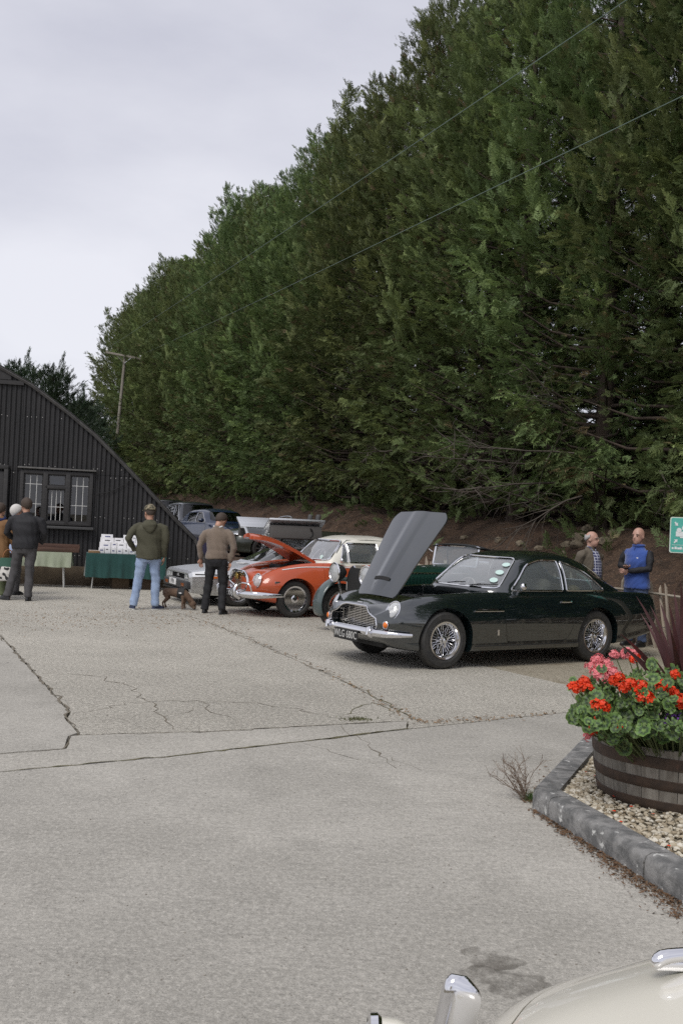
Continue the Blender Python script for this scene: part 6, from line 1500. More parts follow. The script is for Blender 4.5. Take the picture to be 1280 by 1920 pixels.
# ---------------------------------------------------------------- pre-war dark green tourer
tv = R_(33); vt = car_root('vintage_tourer', .03, 14.57, tv, 'dark green vintage tourer with upright chrome windscreen and big headlamps')
M_vg = mat('vintage_green', (.006, .030, .022), .3, coat=.7, spec=.2); M_vw = mat('grey_green_wing', (.06, .085, .085), .3, coat=.6)
def vst(x, zt, w, zb, r=.5): return (x, [(0, zt), (w*.35, zt-.012), (w*.72, zt-.05), (w*.96, zt-.15), (w, (zt+zb)/2), (w, zb+.05), (w*.9, zb), (w*.5, zb), (0, zb)])
me = loft([vst(.38, 1.0, .30, .52), vst(.9, 1.03, .35, .48), vst(1.6, 1.06, .44, .45), vst(2.0, 1.08, .55, .44), vst(2.2, 1.06, .60, .42), vst(3.0, 1.02, .66, .40), vst(3.7, .98, .66, .42), vst(4.05, .85, .55, .5)], 60, 32); vsf = Surf(me)
me = boolean(me, [prism(rpoly([(2.15, -.54), (3.75, -.54), (3.75, .54), (2.15, .54)], .08), 'z', .5, 1.5)]); obj('body', me, [M_vg, M_trim], vt)
trim('bonnet_strip', [vsf.side(x, .93+.03*(x-.4)/1.6, -1, .006) for x in np.linspace(.42, 2.0, 14)], .014, M_chrome, vt); trim('bonnet_strip', [vsf.side(x, .93+.03*(x-.4)/1.6, 1, .006) for x in np.linspace(.42, 2.0, 14)], .014, M_chrome, vt)
for sg_ in (-1, 1):
    for k in range(16): 
        p = vsf.side(.8+k*.06, .80, sg_, .004)
        if p: bm = NB(); box(bm, p, (.02, .014, .2), bev=.004); obj('bonnet_louvre', bm, M_vg, vt)
bm = NB(); me_ = prism(rpoly([(-.29, .50), (.29, .50), (.29, .86), (.18, 1.03), (-.18, 1.03), (-.29, .86)], [.03, .03, .1, .12, .12, .1]), 'x', .30, .39, 0); obj('radiator_shell', me_, M_chrome, vt)
me_ = prism(rpoly([(-.25, .53), (.25, .53), (.25, .85), (.16, .99), (-.16, .99), (-.25, .85)], .06), 'x', .285, .31, 0); obj('radiator_core', me_, M_dark, vt)
for sg_ in (-1, 1):
    lens('headlamp', (.16, sg_*.42, .90), (-1, sg_*.05, .02), (0, 0, 1), .135, .135, .03, M_lens, vt, .016); bm = NB(); lathe(bm, [(.138, .16), (.135, .21), (.10, .30), (.04, .36), (0, .37)], 28, 'x', (0, sg_*.42, .90)); obj('headlamp_shell', bm, M_black if sg_ < 0 else M_black, vt)
    bm = NB(); tube(bm, [(.25, sg_*.42, .78), (.3, sg_*.42, .55)], .02, 6); obj('lamp_stalk', bm, M_chrome, vt)
    for x, r_ in ((.45, .36), (3.2, .36)):
        wheel(vt, (x, sg_*.68, r_), sg_, r_, .14, .25, 'wire', M_steel)
        bm = NB(); n = 26; prev = None
        for k in range(n+1):
            a = R_(-20)+R_(200)*k/n; rr_ = .42+.05*math.sin(a); row = []
            for q in range(7):
                f = -1+q/3; row.append(bm.verts.new((x-rr_*math.cos(a)*(1-.02*f*f)+ (.28*max(0, (k-16)/10)**1.5), sg_*(.68+.13*f), r_+(rr_-.055*f*f)*math.sin(a))))
            if prev:
                for q in range(6): bm.faces.new((prev[q], row[q], row[q+1], prev[q+1]))
            prev = row
        w_ = obj('wing', bm, M_vw, vt, ang=60); sm = w_.modifiers.new('s', 'SOLIDIFY'); sm.thickness = .012
    bm = NB(); box(bm, (1.85, sg_*.66, .36), (1.7, .24, .03), bev=.01); obj('running_board', bm, M_black, vt)
# windscreen: upright framed, hood above
bm = NB(); fz0, fz1 = 1.06, 1.37
for a, b in (((2.12, -.53, fz0), (2.17, -.53, fz1)), ((2.12, .53, fz0), (2.17, .53, fz1)), ((2.17, -.53, fz1), (2.17, .53, fz1)), ((2.12, -.53, fz0), (2.12, .53, fz0))): tube(bm, [a, b], .016, 8)
obj('windscreen_frame', bm, M_chrome, vt); bm = NB(); bm.faces.new([bm.verts.new(p) for p in ((2.12, -.53, fz0), (2.12, .53, fz0), (2.17, .53, fz1), (2.17, -.53, fz1))]); obj('windscreen', bm, M_cglass, vt, smooth=False)
bm = NB(); n = 12; prev = None
for k in range(n+1):
    t = k/n; x = 2.13+.34*t; z = 1.40+.015*math.sin(pi*t)-.06*t*t; row = [bm.verts.new((x, y, z-.05*(abs(y)/.6)**3)) for y in np.linspace(-.58, .58, 9)]
    if prev:
        for q in range(8): bm.faces.new((prev[q], row[q], row[q+1], prev[q+1]))
    prev = row
h_ = obj('canvas_hood', bm, mat('black_canvas', (.02, .021, .022), .85), vt); sm = h_.modifiers.new('s', 'SOLIDIFY'); sm.thickness = .02
bm = NB()
for sg_ in (-1, 1): tube(bm, [(2.45, sg_*.55, 1.0), (2.42, sg_*.56, 1.36)], .012, 6)
obj('hood_iron', bm, M_black, vt); bm = NB(); sphere(bm, (2.05, .66, 1.33), .055, (.6, 1, 1)); tube(bm, [(2.12, .55, 1.25), (2.06, .64, 1.32)], .008, 5); obj('wing_mirror', bm, M_chrome, vt)
for y in (-.28, .28): seat(vt, 2.65, y, .62, M_trim, .44, .45)
steering(vt, 2.4, .28, 1.0, .2)

# ---------------------------------------------------------------- modern cars on the grass behind
def modern(name, loc, th, paint, label, L_=4.4, W_=.91, Hh=1.62, z=0, open_top=False, belt=.98):
    c = car_root(name, loc[0], loc[1], th, label, z); fa, wb, tr, rw_ = .88, L_*.605, W_-.13, .345
    st = [bst(.0, .62, .3, .62, .5, .60, W_*.70, .45, W_*.66, .30), bst(.08, .80, .4, .79, .62, .76, W_*.86, .50, W_*.80, .24), bst(.35, .92, .45, .91, .70, .88, W_*.96, .55, W_*.90, .20), bst(.9, .99, .46, .98, .74, .94, W_, .58, W_*.95, .20), bst(1.35, 1.03, .48, 1.02, .76, .97, W_, .58, W_*.95, .2), bst(2.6, belt+.02, .5, belt+.02, .78, belt, W_, .6, W_*.95, .2), bst(L_-.7, belt+.02, .5, belt+.02, .77, belt, W_, .62, W_*.95, .22), bst(L_-.12, belt-.03, .48, belt-.03, .72, belt-.05, W_*.93, .6, W_*.88, .28), bst(L_, .82, .4, .82, .6, .8, W_*.8, .58, W_*.76, .38)]
    me = loft(st, 60, 36); sf = Surf(me); cut = [cylcut(x, rw_, rw_+.05, a, b, 28) for x in (fa, fa+wb) for a, b in ((-1.3, -.55), (.55, 1.3))]
    if open_top: cut.append(prism(rpoly([(1.5, -.66), (3.0, -.66), (3.0, .66), (1.5, .66)], .1), 'z', .5, 1.5))
    me = boolean(me, cut); obj('body', me, [paint, M_dark], c)
    for sg_ in (-1, 1):
        for x in (fa, fa+wb): wheel(c, (x, sg_*tr, rw_), sg_, rw_, .22, .25, 'alloy', mat('dark_alloy', (.25, .25, .26), .3, .9))
        p = sf.front(sg_*W_*.66, .74); bm = NB(); sphere(bm, (p.x+.10, sg_*W_*.70, .745), 1, (.17, .14, .055), 14, 8); obj('headlamp', bm, mat('modern_headlamp', (.68, .7, .73), .1, .3), c)
        bm = NB(); sphere(bm, (1.62, sg_*(W_+.08), 1.06), 1, (.09, .11, .07), 12, 8); obj('door_mirror', bm, paint if not open_top else M_black, c)
        trim('door_seam', [sf.side(1.55, zz, sg_, .001) for zz in np.linspace(.35, .93, 8)], .004, M_dark, c)
    bm = NB(); p = sf.front(0, .60); box(bm, (p.x+.0, 0, .63), (.05, .8, .14), bev=.03); obj('grille', bm, M_dark, c); bm = NB(); box(bm, (p.x+.03, 0, .36), (.08, 1.2, .14), bev=.03); obj('lower_intake', bm, M_dark, c)
    bm = NB(); box(bm, (p.x-.03, 0, .47), (.02, .5, .11)); obj('number_plate', bm, M_white, c)
    if not open_top:
        G_ = [gst(1.20, 1.02, .5, .66, .96, .006), gst(1.5, 1.2, .58, .76, .96, .02), gst(2.0, Hh-.05, .63, .78, .96, .04), gst(2.4, Hh, .64, .78, .96, .05), gst(L_-1.2, Hh-.02, .63, .78, .96, .05), gst(L_-.6, Hh-.12, .6, .76, .96, .05), gst(L_-.2, 1.05, .52, .68, .95, .03)]
        go, gi = shell(G_, .03, 50, 30); gs = Surf(go); sw = rpoly([(1.75, 1.0), (2.55, 1.0), (2.55, Hh-.16), (2.2, Hh-.16)], .05); sw2 = rpoly([(2.64, 1.0), (L_-1.0, 1.0), (L_-.95, Hh-.2), (2.64, Hh-.16)], .05)
        ws_ = rpoly([(-.68, 1.06), (.68, 1.06), (.57, Hh-.12), (-.57, Hh-.12)], .07); CW = [prism(sw, 'y', -1, -.35), prism(sw, 'y', .35, 1), prism(sw2, 'y', -1, -.35), prism(sw2, 'y', .35, 1), prism(ws_, 'x', 1.0, 2.15)]
        obj('roof', boolean(boolean(go.copy(), [gi]), CW), [paint, M_trim], c, ang=35); glass_of(go, CW, ['side_window']*4+['windscreen_glass'], glass('tinted_glass', (.25, .28, .3), .06), c)
        for sg_ in (-1, 1): trim('window_trim', [gs.side(p.x, p.y, sg_, .003) for p in dens(sw, .08)], .010, M_chrome, c, True)
        for y in (-.38, .38): seat(c, 2.4, y, .75, M_trim, .5, .6)
    else:
        bm = NB(); tube(bm, smooth_path([(1.55, -.70, 1.0), (1.85, -.60, 1.30), (1.92, 0, 1.36), (1.85, .60, 1.30), (1.55, .70, 1.0)], 24), .025, 8); obj('windscreen_frame', bm, M_steel, c)
        bm = NB(); bm.faces.new([bm.verts.new(p) for p in ((1.55, -.68, 1.0), (1.55, .68, 1.0), (1.87, .58, 1.31), (1.87, -.58, 1.31))]); obj('windscreen_glass', bm, M_wglass, c, smooth=False)
        for y in (-.36, .36):
            s_ = seat(c, 2.45, y, .70, mat('grey_seat', (.10, .10, .10), .6), .5, .55); bm = NB(); box(bm, (2.80, y, 1.36), (.09, .24, .20), Matrix.Rotation(R_(10), 3, 'Y'), .04); obj('headrest', bm, MATS['grey_seat'], s_)
    return c
zb_ = .50
p = at(462, 1035, 33.6); modern('blue_hatchback', (p.x, p.y), R_(122), mat('metallic_blue', (.006, .015, .045), .3, .0, coat=.8), 'metallic blue hatchback parked on the grass, middle of the far cars', 4.35, .90, 1.50, zb_)
p = at(398, 1020, 36.5); modern('grey_suv', (p.x, p.y), R_(116), mat('dark_slate_paint', (.018, .02, .026), .3, .1, coat=.8), 'dark slate SUV beside the edge of the black hut', 4.6, .94, 1.76, zb_)
p = at(340, 1000, 41); modern('black_suv', (p.x, p.y), R_(112), mat('black_paint', (.008, .008, .009), .25, coat=.8), 'black SUV whose roof shows behind the hut gable', 4.6, .94, 1.85, zb_+.05)
x_, y_ = place((-2.35, 30.2), R_(22), .88, .78); modern('open_convertible', (x_, y_), R_(22), mat('olive_grey_paint', (.035, .04, .03), .3, .1, coat=.7), 'dark olive convertible with its roof down behind the silver coupe', 4.4, .91, 1.4, zb_-.05, True, .92)

# ---------------------------------------------------------------- cream car whose nose enters the lower right corner
cc = car_root('cream_car', .18, 1.60, 0, 'cream classic car nose with chrome overrider in the near corner')
M_cr = mat('ivory_paint', (.74, .71, .62), .28, coat=.9, spec=.3)
def cst(x, zc, w, zs): h = zc-.5; return (x, [(0, zc), (.30*w, zc-.05*h), (.55*w, zc-.19*h), (.76*w, zc-.42*h), (.92*w, zc-.72*h), (w, .5), (.97*w, .40), (.9*w, zs), (.5*w, zs-.02), (0, zs-.02)])
me = loft([cst(.05, .63, .22, .42), cst(.09, .69, .36, .38), cst(.15, .735, .50, .34), cst(.24, .772, .62, .30), cst(.40, .82, .71, .26), cst(.7, .90, .78, .24), cst(1.2, .96, .81, .22), cst(1.6, 1.0, .82, .22), cst(2.8, 1.0, .82, .22), cst(3.5, .97, .8, .25), cst(4.1, .84, .72, .32), cst(4.25, .70, .6, .4)], 110, 52)
csf = Surf(me); me = boolean(me, [cylcut(x, .33, .38, a, b, 32) for x in (.85, 3.3) for a, b in ((-1.2, -.5), (.5, 1.2))]); 
bon_p = rpoly([(.155, -.20), (.26, -.40), (.6, -.56), (1.45, -.60), (1.45, .60), (.6, .56), (.26, .40), (.155, .20)], [.05, .1, .1, .05, .05, .1, .1, .05])
me, bn_ = split(me, [prism(scale_poly(bon_p, .004), 'z', .60, 1.5)], [prism(bon_p, 'z', .602, 1.5)])
finish_body(me, [M_cr, M_dark], cc); obj('bonnet', bn_, [M_cr, M_dark], cc, ang=32)
p = csf.top(.44, .25, .012); bm = NB()
tube(bm, smooth_path([p+Vector((-.005, -.01, .016)), p+Vector((.015, -.005, .030)), p+Vector((.08, .0, .036)), p+Vector((.22, .0, .038))], 10), [.008, .012, .0135, .014, .0135, .013, .013, .012, .012, .011, .009], 12); box(bm, p+Vector((.10, .0, .014)), (.20, .018, .018), bev=.005); obj('bonnet_mascot', bm, M_chrome, cc)
bumper(cc, smooth_path([(.45, -.86, .36), (.12, -.72, .36), (.0, -.4, .36), (-.02, 0, .36), (.0, .4, .36), (.12, .72, .36), (.45, .86, .36)], 40), .055, .03)
for sg_ in (-1, 1):      # tall blade-like overriders
    bm = NB(); rings = []; n = 26
    for k in range(29):
        t = (k/28)**.7; z = .31+.425*t; top = max(0, (t-.90)/.10); wy = .022*(1-.0*t)*math.sqrt(max(.0, 1-top**2.5)); wx = .044*(1-.12*t)*math.sqrt(max(.0, 1-top**2.5)); cx_ = .06+.05*t*t
        wy = max(wy, .001); wx = max(wx, .001)
        rings.append([bm.verts.new((cx_+wx*abs(math.cos(2*pi*j/n))**.6*(1 if math.cos(2*pi*j/n) > 0 else -1), sg_*.39+wy*abs(math.sin(2*pi*j/n))**.6*(1 if math.sin(2*pi*j/n) > 0 else -1), z-.55*t**6*wx*math.cos(2*pi*j/n))) for j in range(n)])
    for A, B in zip(rings, rings[1:]):
        for j in range(n): bm.faces.new((A[j], A[(j+1) % n], B[(j+1) % n], B[j]))
    bm.faces.new(rings[-1]); bm.faces.new(rings[0][::-1]); obj('overrider', bm, M_chrome, cc, ang=60)
    p = csf.front(sg_*.46, .45); lens('headlamp', (p.x+.045, sg_*.46, .45), (-1, sg_*.1, .1), (0, 0, 1), .085, .085, .03, M_lens, cc, .012)
    for x in (.85, 3.3): wheel(cc, (x, sg_*.66, .33), sg_, .33, .17, .215, 'disc', M_chrome)
sl = empty('spot_lamp', (-.085, .0, .785), 0, cc); bm = NB(); lathe(bm, [(.05, -.0), (.048, .03), (.036, .06), (.014, .078), (0, .08)], 24, 'x'); obj('lamp_shell', bm, M_cr, sl)
bm = NB(); lathe(bm, [(.047, -.016), (.054, -.012), (.055, .0), (.050, .006)], 24, 'x', cap=False); obj('lamp_rim', bm, M_chrome, sl); lens('lamp_glass', (-.012, 0, 0), (-1, 0, 0), (0, 0, 1), .046, .046, .012, M_lens, sl); bm = NB(); tube(bm, [(.03, 0, -.05), (.04, 0, -.30)], .008, 6); obj('lamp_bracket', bm, M_chrome, sl)
CG = [gst(1.42, 1.02, .36, .46, .98, .006), gst(1.6, 1.15, .5, .66, .98, .02), gst(1.9, 1.36, .56, .73, .98, .04), gst(2.3, 1.44, .57, .73, .98, .05), gst(2.9, 1.43, .56, .73, .98, .05), gst(3.3, 1.28, .52, .7, .98, .05), gst(3.6, 1.02, .42, .58, .96, .03)]
go, gi = shell(CG, .03, 50, 30); sw = rpoly([(1.95, 1.0), (3.1, 1.0), (3.0, 1.30), (2.1, 1.30)], .05); ws_ = rpoly([(-.62, 1.05), (.62, 1.05), (.5, 1.33), (-.5, 1.33)], .08); CW = [prism(sw, 'y', -1, -.35), prism(sw, 'y', .35, 1), prism(ws_, 'x', 1.2, 2.1)]
obj('roof', boolean(boolean(go.copy(), [gi]), CW), [M_cr, M_trim], cc, ang=35); glass_of(go, CW, ['side_window', 'side_window', 'windscreen'], M_cglass, cc)
# ================================================================ people
from mathutils import noise as mnoise
def ell(bm, rings, n=20):
    """closed tube of elliptical rings (cx,cy,cz,rx,ry)"""
    R = [[bm.verts.new((cx+rx*math.cos(2*pi*k/n), cy+ry*math.sin(2*pi*k/n), cz)) for k in range(n)] for cx, cy, cz, rx, ry in rings]
    for A, B in zip(R, R[1:]):
        for k in range(n): bm.faces.new((A[k], A[(k+1) % n], B[(k+1) % n], B[k]))
    bm.faces.new(R[0][::-1]); bm.faces.new(R[-1])
def fold(me, amp, sc=(9, 9, 4), seed=0):
    n = len(me.vertices); co = np.zeros(n*3, np.float32); me.vertices.foreach_get('co', co); co = co.reshape(-1, 3); no = np.zeros(n*3, np.float32); me.vertex_normals.foreach_get('vector', no); no = no.reshape(-1, 3)
    q = co*np.array(sc, np.float32); x, y, z = q[:, 0]+seed, q[:, 1], q[:, 2]+co[:, 0]*5
    d = .6*np.sin(x*1.3+1.7*np.sin(z*1.1+y))*np.sin(z*1.9+1.3*np.sin(x*.9))+.35*np.sin(x*2.9+y*2.3+2*np.sin(z*1.7))*np.cos(z*3.3+y)+.2*np.sin(x*6.1+z*5.3)*np.sin(y*5.7-z*4.1); co += no*(d*amp)[:, None]; me.vertices.foreach_set('co', co.ravel()); me.update(); return me
M_skin = mat('skin', (.52, .30, .21), .5, col2=(.45, .24, .17), scale=9); M_skin2 = mat('ruddy_skin', (.52, .32, .245), .5, col2=(.45, .25, .19), scale=8)
M_eye = mat('eye_dark', (.03, .025, .02), .2); M_lip = mat('lips', (.36, .15, .12), .5)
def hand(bm, w, d, side, palm_in, curl=.5, s=1.0):
    """palm + five bent fingers from wrist w along direction d; palm faces palm_in"""
    d = Vector(d).normalized(); p = Vector(palm_in); p = (p-d*p.dot(d)).normalized(); x = d.cross(p)   # x across the palm
    c = w+d*.05*s; rot = Matrix((x, p, d)).transposed(); sphere(bm, c, 1, (.042*s, .018*s, .055*s), 12, 8, rot)
    for k, (o, L_) in enumerate(((-.030, .062), (-.010, .074), (.011, .070), (.030, .054))):
        a = w+d*.088*s+x*o*s; q = a; dd = d; pts = [a]
        for j in range(3): dd = (dd+p*curl*.55).normalized(); q = q+dd*L_*s*(.42, .32, .26)[j]; pts.append(q)
        tube(bm, pts, [.0095*s, .009*s, .008*s, .006*s], 6)
    th = x*(-1 if side > 0 else 1); a = w+d*.025*s+th*.028*s; q1 = a+(d*.6+th*.7+p*.3).normalized()*.035*s; q2 = q1+(d*.9+p*.4).normalized()*.03*s; tube(bm, [a, q1, q2], [.013*s, .011*s, .008*s], 6)
def person(loc, face, H, pose, top, bottom, shoe_m, label, skin=M_skin, hair=None, head_turn=0, head_nod=0, build=1.0, top_kind='jacket', hem=.86, sleeve=1.0, seed=0, extras=None, hidden_legs=False, vest=None, collar=None, nohead=False):
    P = tag(empty('person', loc, math.atan2(-face[0], face[1])), label, 'person', 'people in the yard'); k = H/1.78; r = random.Random(seed); b = build
    J = dict(lh=(-.095, 0, .92), rh=(.095, 0, .92), lk=(-.11, .015, .50), rk=(.11, .015, .50), la=(-.12, -.02, .085), ra=(.12, -.02, .085), ls=(-.195*b, 0, 1.44), rs=(.195*b, 0, 1.44), le=(-.27*b, -.03, 1.15), re=(.27*b, -.03, 1.15), lw=(-.26*b, .05, .90), rw=(.26*b, .05, .90), ft=(0, 0))
    J.update(pose); V = {q: Vector(v) for q, v in J.items() if isinstance(v, tuple) and len(v) == 3}
    # head frame
    hc = Vector((0, .02, 1.662)); HS = 1.10; nk = Vector((0, -.005, 1.50)); HR_ = Matrix.Rotation(head_turn, 3, 'Z') @ Matrix.Rotation(-head_nod, 3, 'X'); piv = Vector((0, -.01, 1.56))
    def hp(x, y, z): return piv+HR_ @ (Vector((x, y, z))*HS+hc-piv)
    bm = NB(); ell(bm, [(0, 0, .84, .13*b, .10), (0, 0, .93, .155*b, .11*b), (0, 0, 1.08, .14*b, .10*b), (0, .005, 1.28, .155*b, .10*b), (0, 0, 1.38, .14*b, .09*b), (0, -.01, 1.46, .09, .07)])
    for s_ in 'lr':
        tube(bm, [V[s_+'h'], (V[s_+'h']+V[s_+'k'])/2, V[s_+'k'], V[s_+'k'].lerp(V[s_+'a'], .35), V[s_+'a']], [.085*b, .072, .052, .052, .036], 12); f_ = V[s_+'a']; ell(bm, [(f_.x, f_.y+.07, .02, .04, .12), (f_.x, f_.y+.07, .06, .035, .10)])
        sv = V[s_+'s']; tube(bm, [Vector((sv.x*.5, sv.y, sv.z-.06)), Vector((sv.x*.92, sv.y, sv.z-.06)), sv.lerp(V[s_+'e'], .5), V[s_+'e'], V[s_+'e'].lerp(V[s_+'w'], .4), V[s_+'w']], [.04, .04, .042, .036, .036, .026], 10)
    tube(bm, [nk-Vector((0, .01, .05)), piv, hp(0, -.03, -.04)], [.062, .056, .055], 12)
    if not nohead:
        sphere(bm, hp(0, -.012, .025), HS, (.077, .098, .098), 18, 12, HR_); sphere(bm, hp(0, .018, -.045), HS, (.060, .075, .075), 16, 10, HR_); sphere(bm, hp(0, .045, -.085), HS, (.036, .04, .032), 12, 8, HR_)
        tube(bm, [hp(0, .082, .012), hp(0, .100, -.022), hp(0, .088, -.038)], [.010, .015, .010], 8)
        for sx in (-1, 1): sphere(bm, hp(sx*.078, -.012, -.012), 1, (.010, .022, .032), 8, 6, HR_); sphere(bm, hp(sx*.035, .068, .028), 1, (.028, .018, .010), 8, 6, HR_)
    me = remesh(bm, .012, 2); bm = NB(); bm.from_mesh(me)
    for s_, sg_ in (('l', -1), ('r', 1)):
        if J.get(s_+'hide'): continue
        d = (V[s_+'w']-V[s_+'e']).normalized(); d = Vector(J.get(s_+'hd', tuple(d))); hand(bm, V[s_+'w']-d*.005, d, sg_, J.get(s_+'palm', (-sg_, .2, 0)), J.get(s_+'curl', .45))
    bo = obj('body', bm, skin, P, ang=180)
    if not nohead:
        bm = NB()
        for sx in (-1, 1): sphere(bm, hp(sx*.032, .080, .008), .0085, u=8, v=6)
        obj('eyes', bm, M_eye, bo); bm = NB(); tube(bm, [hp(-.024, .083, -.058), hp(0, .090, -.056), hp(.024, .083, -.058)], [.003, .0055, .003], 6); obj('mouth', bm, M_lip, bo)
        bm = NB()
        for sx in (-1, 1): tube(bm, [hp(sx*.018, .086, .026), hp(sx*.036, .083, .031), hp(sx*.052, .070, .026)], .0035, 5)
        obj('eyebrows', bm, hair[1] if hair else M_eye, bo)
    # trousers
    bm = NB(); e_ = .018; ell(bm, [(0, 0, .82, .155*b, .115*b), (0, -.01, .92, .174*b, .133*b), (0, -.005, 1.02, .160*b, .12*b), (0, 0, 1.06, .150*b, .115*b)])
    for s_ in 'lr':
        h_, kn, an = V[s_+'h'], V[s_+'k'], V[s_+'a']; tube(bm, [h_+Vector((0, 0, .02)), h_.lerp(kn, .45), kn, kn.lerp(an, .5), an+Vector((0, .005, -.02))], [.105*b, .094, .078, .072, .066], 14)
    me = fold(remesh(bm, .0145, 3), .013, (10, 10, 9), seed); tr_ = obj('trousers', me, bottom, P, ang=180)
    for s_ in 'lr':
        a_ = V[s_+'a']; ft = (V[s_+'k']-V[s_+'a']).x*0; bm = NB(); ang_ = J.get(s_+'foot', 0.0); n0 = len(bm.verts)
        ell(bm, [(0, .065, 0, .046, .135), (0, .065, .022, .049, .138), (0, .060, .05, .044, .12), (0, .02, .085, .038, .07), (0, -.01, .11, .036, .045)], 18); bm.transform(Matrix.Translation((a_.x, a_.y, 0)) @ Matrix.Rotation(ang_, 4, 'Z')); sh = obj('shoe', bm, shoe_m[0], P, ang=60)
        bm = NB(); ell(bm, [(0, .065, -.001, .049, .140), (0, .065, .020, .051, .142)], 18); bm.transform(Matrix.Translation((a_.x, a_.y, 0)) @ Matrix.Rotation(ang_, 4, 'Z')); obj('sole', bm, shoe_m[1], sh)
    # upper garment
    bm = NB(); g_ = .028; ell(bm, [(0, 0, hem-.01, .198*b, .158*b), (0, -.004, hem+.10, .194*b, .153*b), (0, 0, 1.12, .182*b, .138*b), (0, .006, 1.27, .205*b, .145*b), (0, .0, 1.38, .205*b, .132*b), (0, -.006, 1.44, .175*b, .112), (0, -.010, 1.485, .115, .09), (0, -.012, 1.52, .082, .08), (0, -.012, 1.55, .074, .074)], 24)
    for s_ in 'lr':
        if vest: sphere(bm, Vector((V[s_+'s'].x*.86, V[s_+'s'].y, V[s_+'s'].z-.05)), .075, (.8, 1, 1)); continue
        sh_ = V[s_+'s']; tube(bm, [Vector((sh_.x*.35, sh_.y, sh_.z-.01)), Vector((sh_.x*.8, sh_.y, sh_.z-.012)), sh_+Vector((sh_.x*.10, 0, -.045)), sh_.lerp(V[s_+'e'], .5)+Vector((sh_.x*.06, 0, 0)), V[s_+'e'], V[s_+'e'].lerp(V[s_+'w'], .5), V[s_+'e'].lerp(V[s_+'w'], .97*sleeve)], [.05, .064, .072, .069, .060, .054, .043], 12)
    me = fold(remesh(bm, .0145, 4), .015, (8, 8, 7), seed+3); tp = obj(top_kind, me, top, P, ang=180)
    if vest:
        for s_ in 'lr':
            sh_ = V[s_+'s']; bm = NB(); tube(bm, [Vector((sh_.x*.6, sh_.y, sh_.z-.02)), sh_+Vector((0, 0, -.04)), sh_.lerp(V[s_+'e'], .5)+Vector((sh_.x*.06, 0, 0)), V[s_+'e'], V[s_+'e'].lerp(V[s_+'w'], .5), V[s_+'w']], [.05, .066, .062, .054, .047, .038], 12); obj('sleeve', fold(remesh(bm, .01, 4), .006, (10, 10, 10), seed), vest, P, ang=180)
    if collar:
        bm = NB(); tube(bm, [(.075*math.cos(a), -.008+.070*math.sin(a), 1.525+.012*math.cos(a*2)) for a in np.linspace(0, 2*pi, 24)[:-1]], .013, 6, True); obj('collar', bm, collar, tp)
    if hair:
        kind, hm = hair; bm = NB()
        def cap_pts(zmin_back, zmin_front, grow=.010):
            tmp = NB(); bmesh.ops.create_uvsphere(tmp, u_segments=28, v_segments=20, radius=1)
            for v_ in tmp.verts: v_.co = Vector((v_.co.x*(.077+grow), v_.co.y*(.098+grow), v_.co.z*(.098+grow)))
            def keep(c): f = (c.y/.1+1)/2; return c.z > zmin_back+(zmin_front-zmin_back)*max(0, min(1, f))**1.3
            bmesh.ops.delete(tmp, geom=[v_ for v_ in tmp.verts if not keep(v_.co)], context='VERTS')
            for v_ in tmp.verts:
                c = v_.co; w_ = mnoise.noise(c*60)*.003; p = hp(c.x*(1+w_*8), -.012+c.y*(1+w_*8), .025+c.z*(1+w_*8)); v_.co = p
            return tmp
        if kind in ('short', 'long', 'thin'):
            t_ = cap_pts({'short': -.098, 'long': -.12, 'thin': -.07}[kind], {'short': .058, 'long': .05, 'thin': .10}[kind], .012 if kind != 'long' else .022)
            if kind == 'thin': bmesh.ops.delete(t_, geom=[v_ for v_ in t_.verts if (HR_.transposed() @ (v_.co-hp(0, -.012, .025))).z > .055], context='VERTS')
            h_ = obj('hair', t_, hm, P, ang=180); sm = h_.modifiers.new('s', 'SOLIDIFY'); sm.thickness = .008; sm.offset = -1
        if kind == 'cap':
            t_ = cap_pts(.0, .022, .016); h_ = obj('cap', t_, hm, P, ang=180); sm = h_.modifiers.new('s', 'SOLIDIFY'); sm.thickness = .006
            bm.free(); bm = NB(); pts = [hp(x, .075+.075*math.sqrt(max(0, 1-(x/.075)**2)), .035-.01*abs(x)/.075) for x in np.linspace(-.075, .075, 13)]; base = [hp(x, .070*math.sqrt(max(0, 1-(x/.092)**2))+.005, .045) for x in np.linspace(-.075, .075, 13)]
            pv = [bm.verts.new(p) for p in pts]; bv = [bm.verts.new(p) for p in base]
            for q in range(12): bm.faces.new((pv[q], pv[q+1], bv[q+1], bv[q]))
            pk = obj('cap_peak', bm, hm, h_); sm = pk.modifiers.new('s', 'SOLIDIFY'); sm.thickness = .005; t_ = cap_pts(-.075, -.02, .006); hh = obj('hair', t_, mat('short_brown_hair', (.06, .045, .035), .8), P, ang=180); bm = NB()
        bm.free()
    if extras: extras(P, hp, V, tp)
    P.scale = (k, k, k); return P
M_jeans_l = mat('light_denim', (.33, .42, .58), .85, col2=(.26, .34, .50), scale=4, bump=.3, bscale=50, bdist=.004); M_jeans_d = mat('blue_denim', (.055, .08, .155), .85, col2=(.09, .12, .20), scale=5, bump=.3, bscale=50, bdist=.004)
M_olive = mat('olive_canvas', (.075, .072, .045), .85, col2=(.06, .057, .036), scale=5, bump=.25, bscale=30, bdist=.006); M_blk = mat('black_trouser', (.012, .012, .014), .8, bump=.3, bscale=20, bdist=.006)
M_taupe = mat('taupe_knit', (.20, .155, .12), .95, col2=(.17, .13, .10), scale=6, bump=.4, bscale=160, bdist=.004, sheen=.3); M_blkj = mat('black_jacket', (.014, .014, .017), .75, bump=.3, bscale=14, bdist=.01)
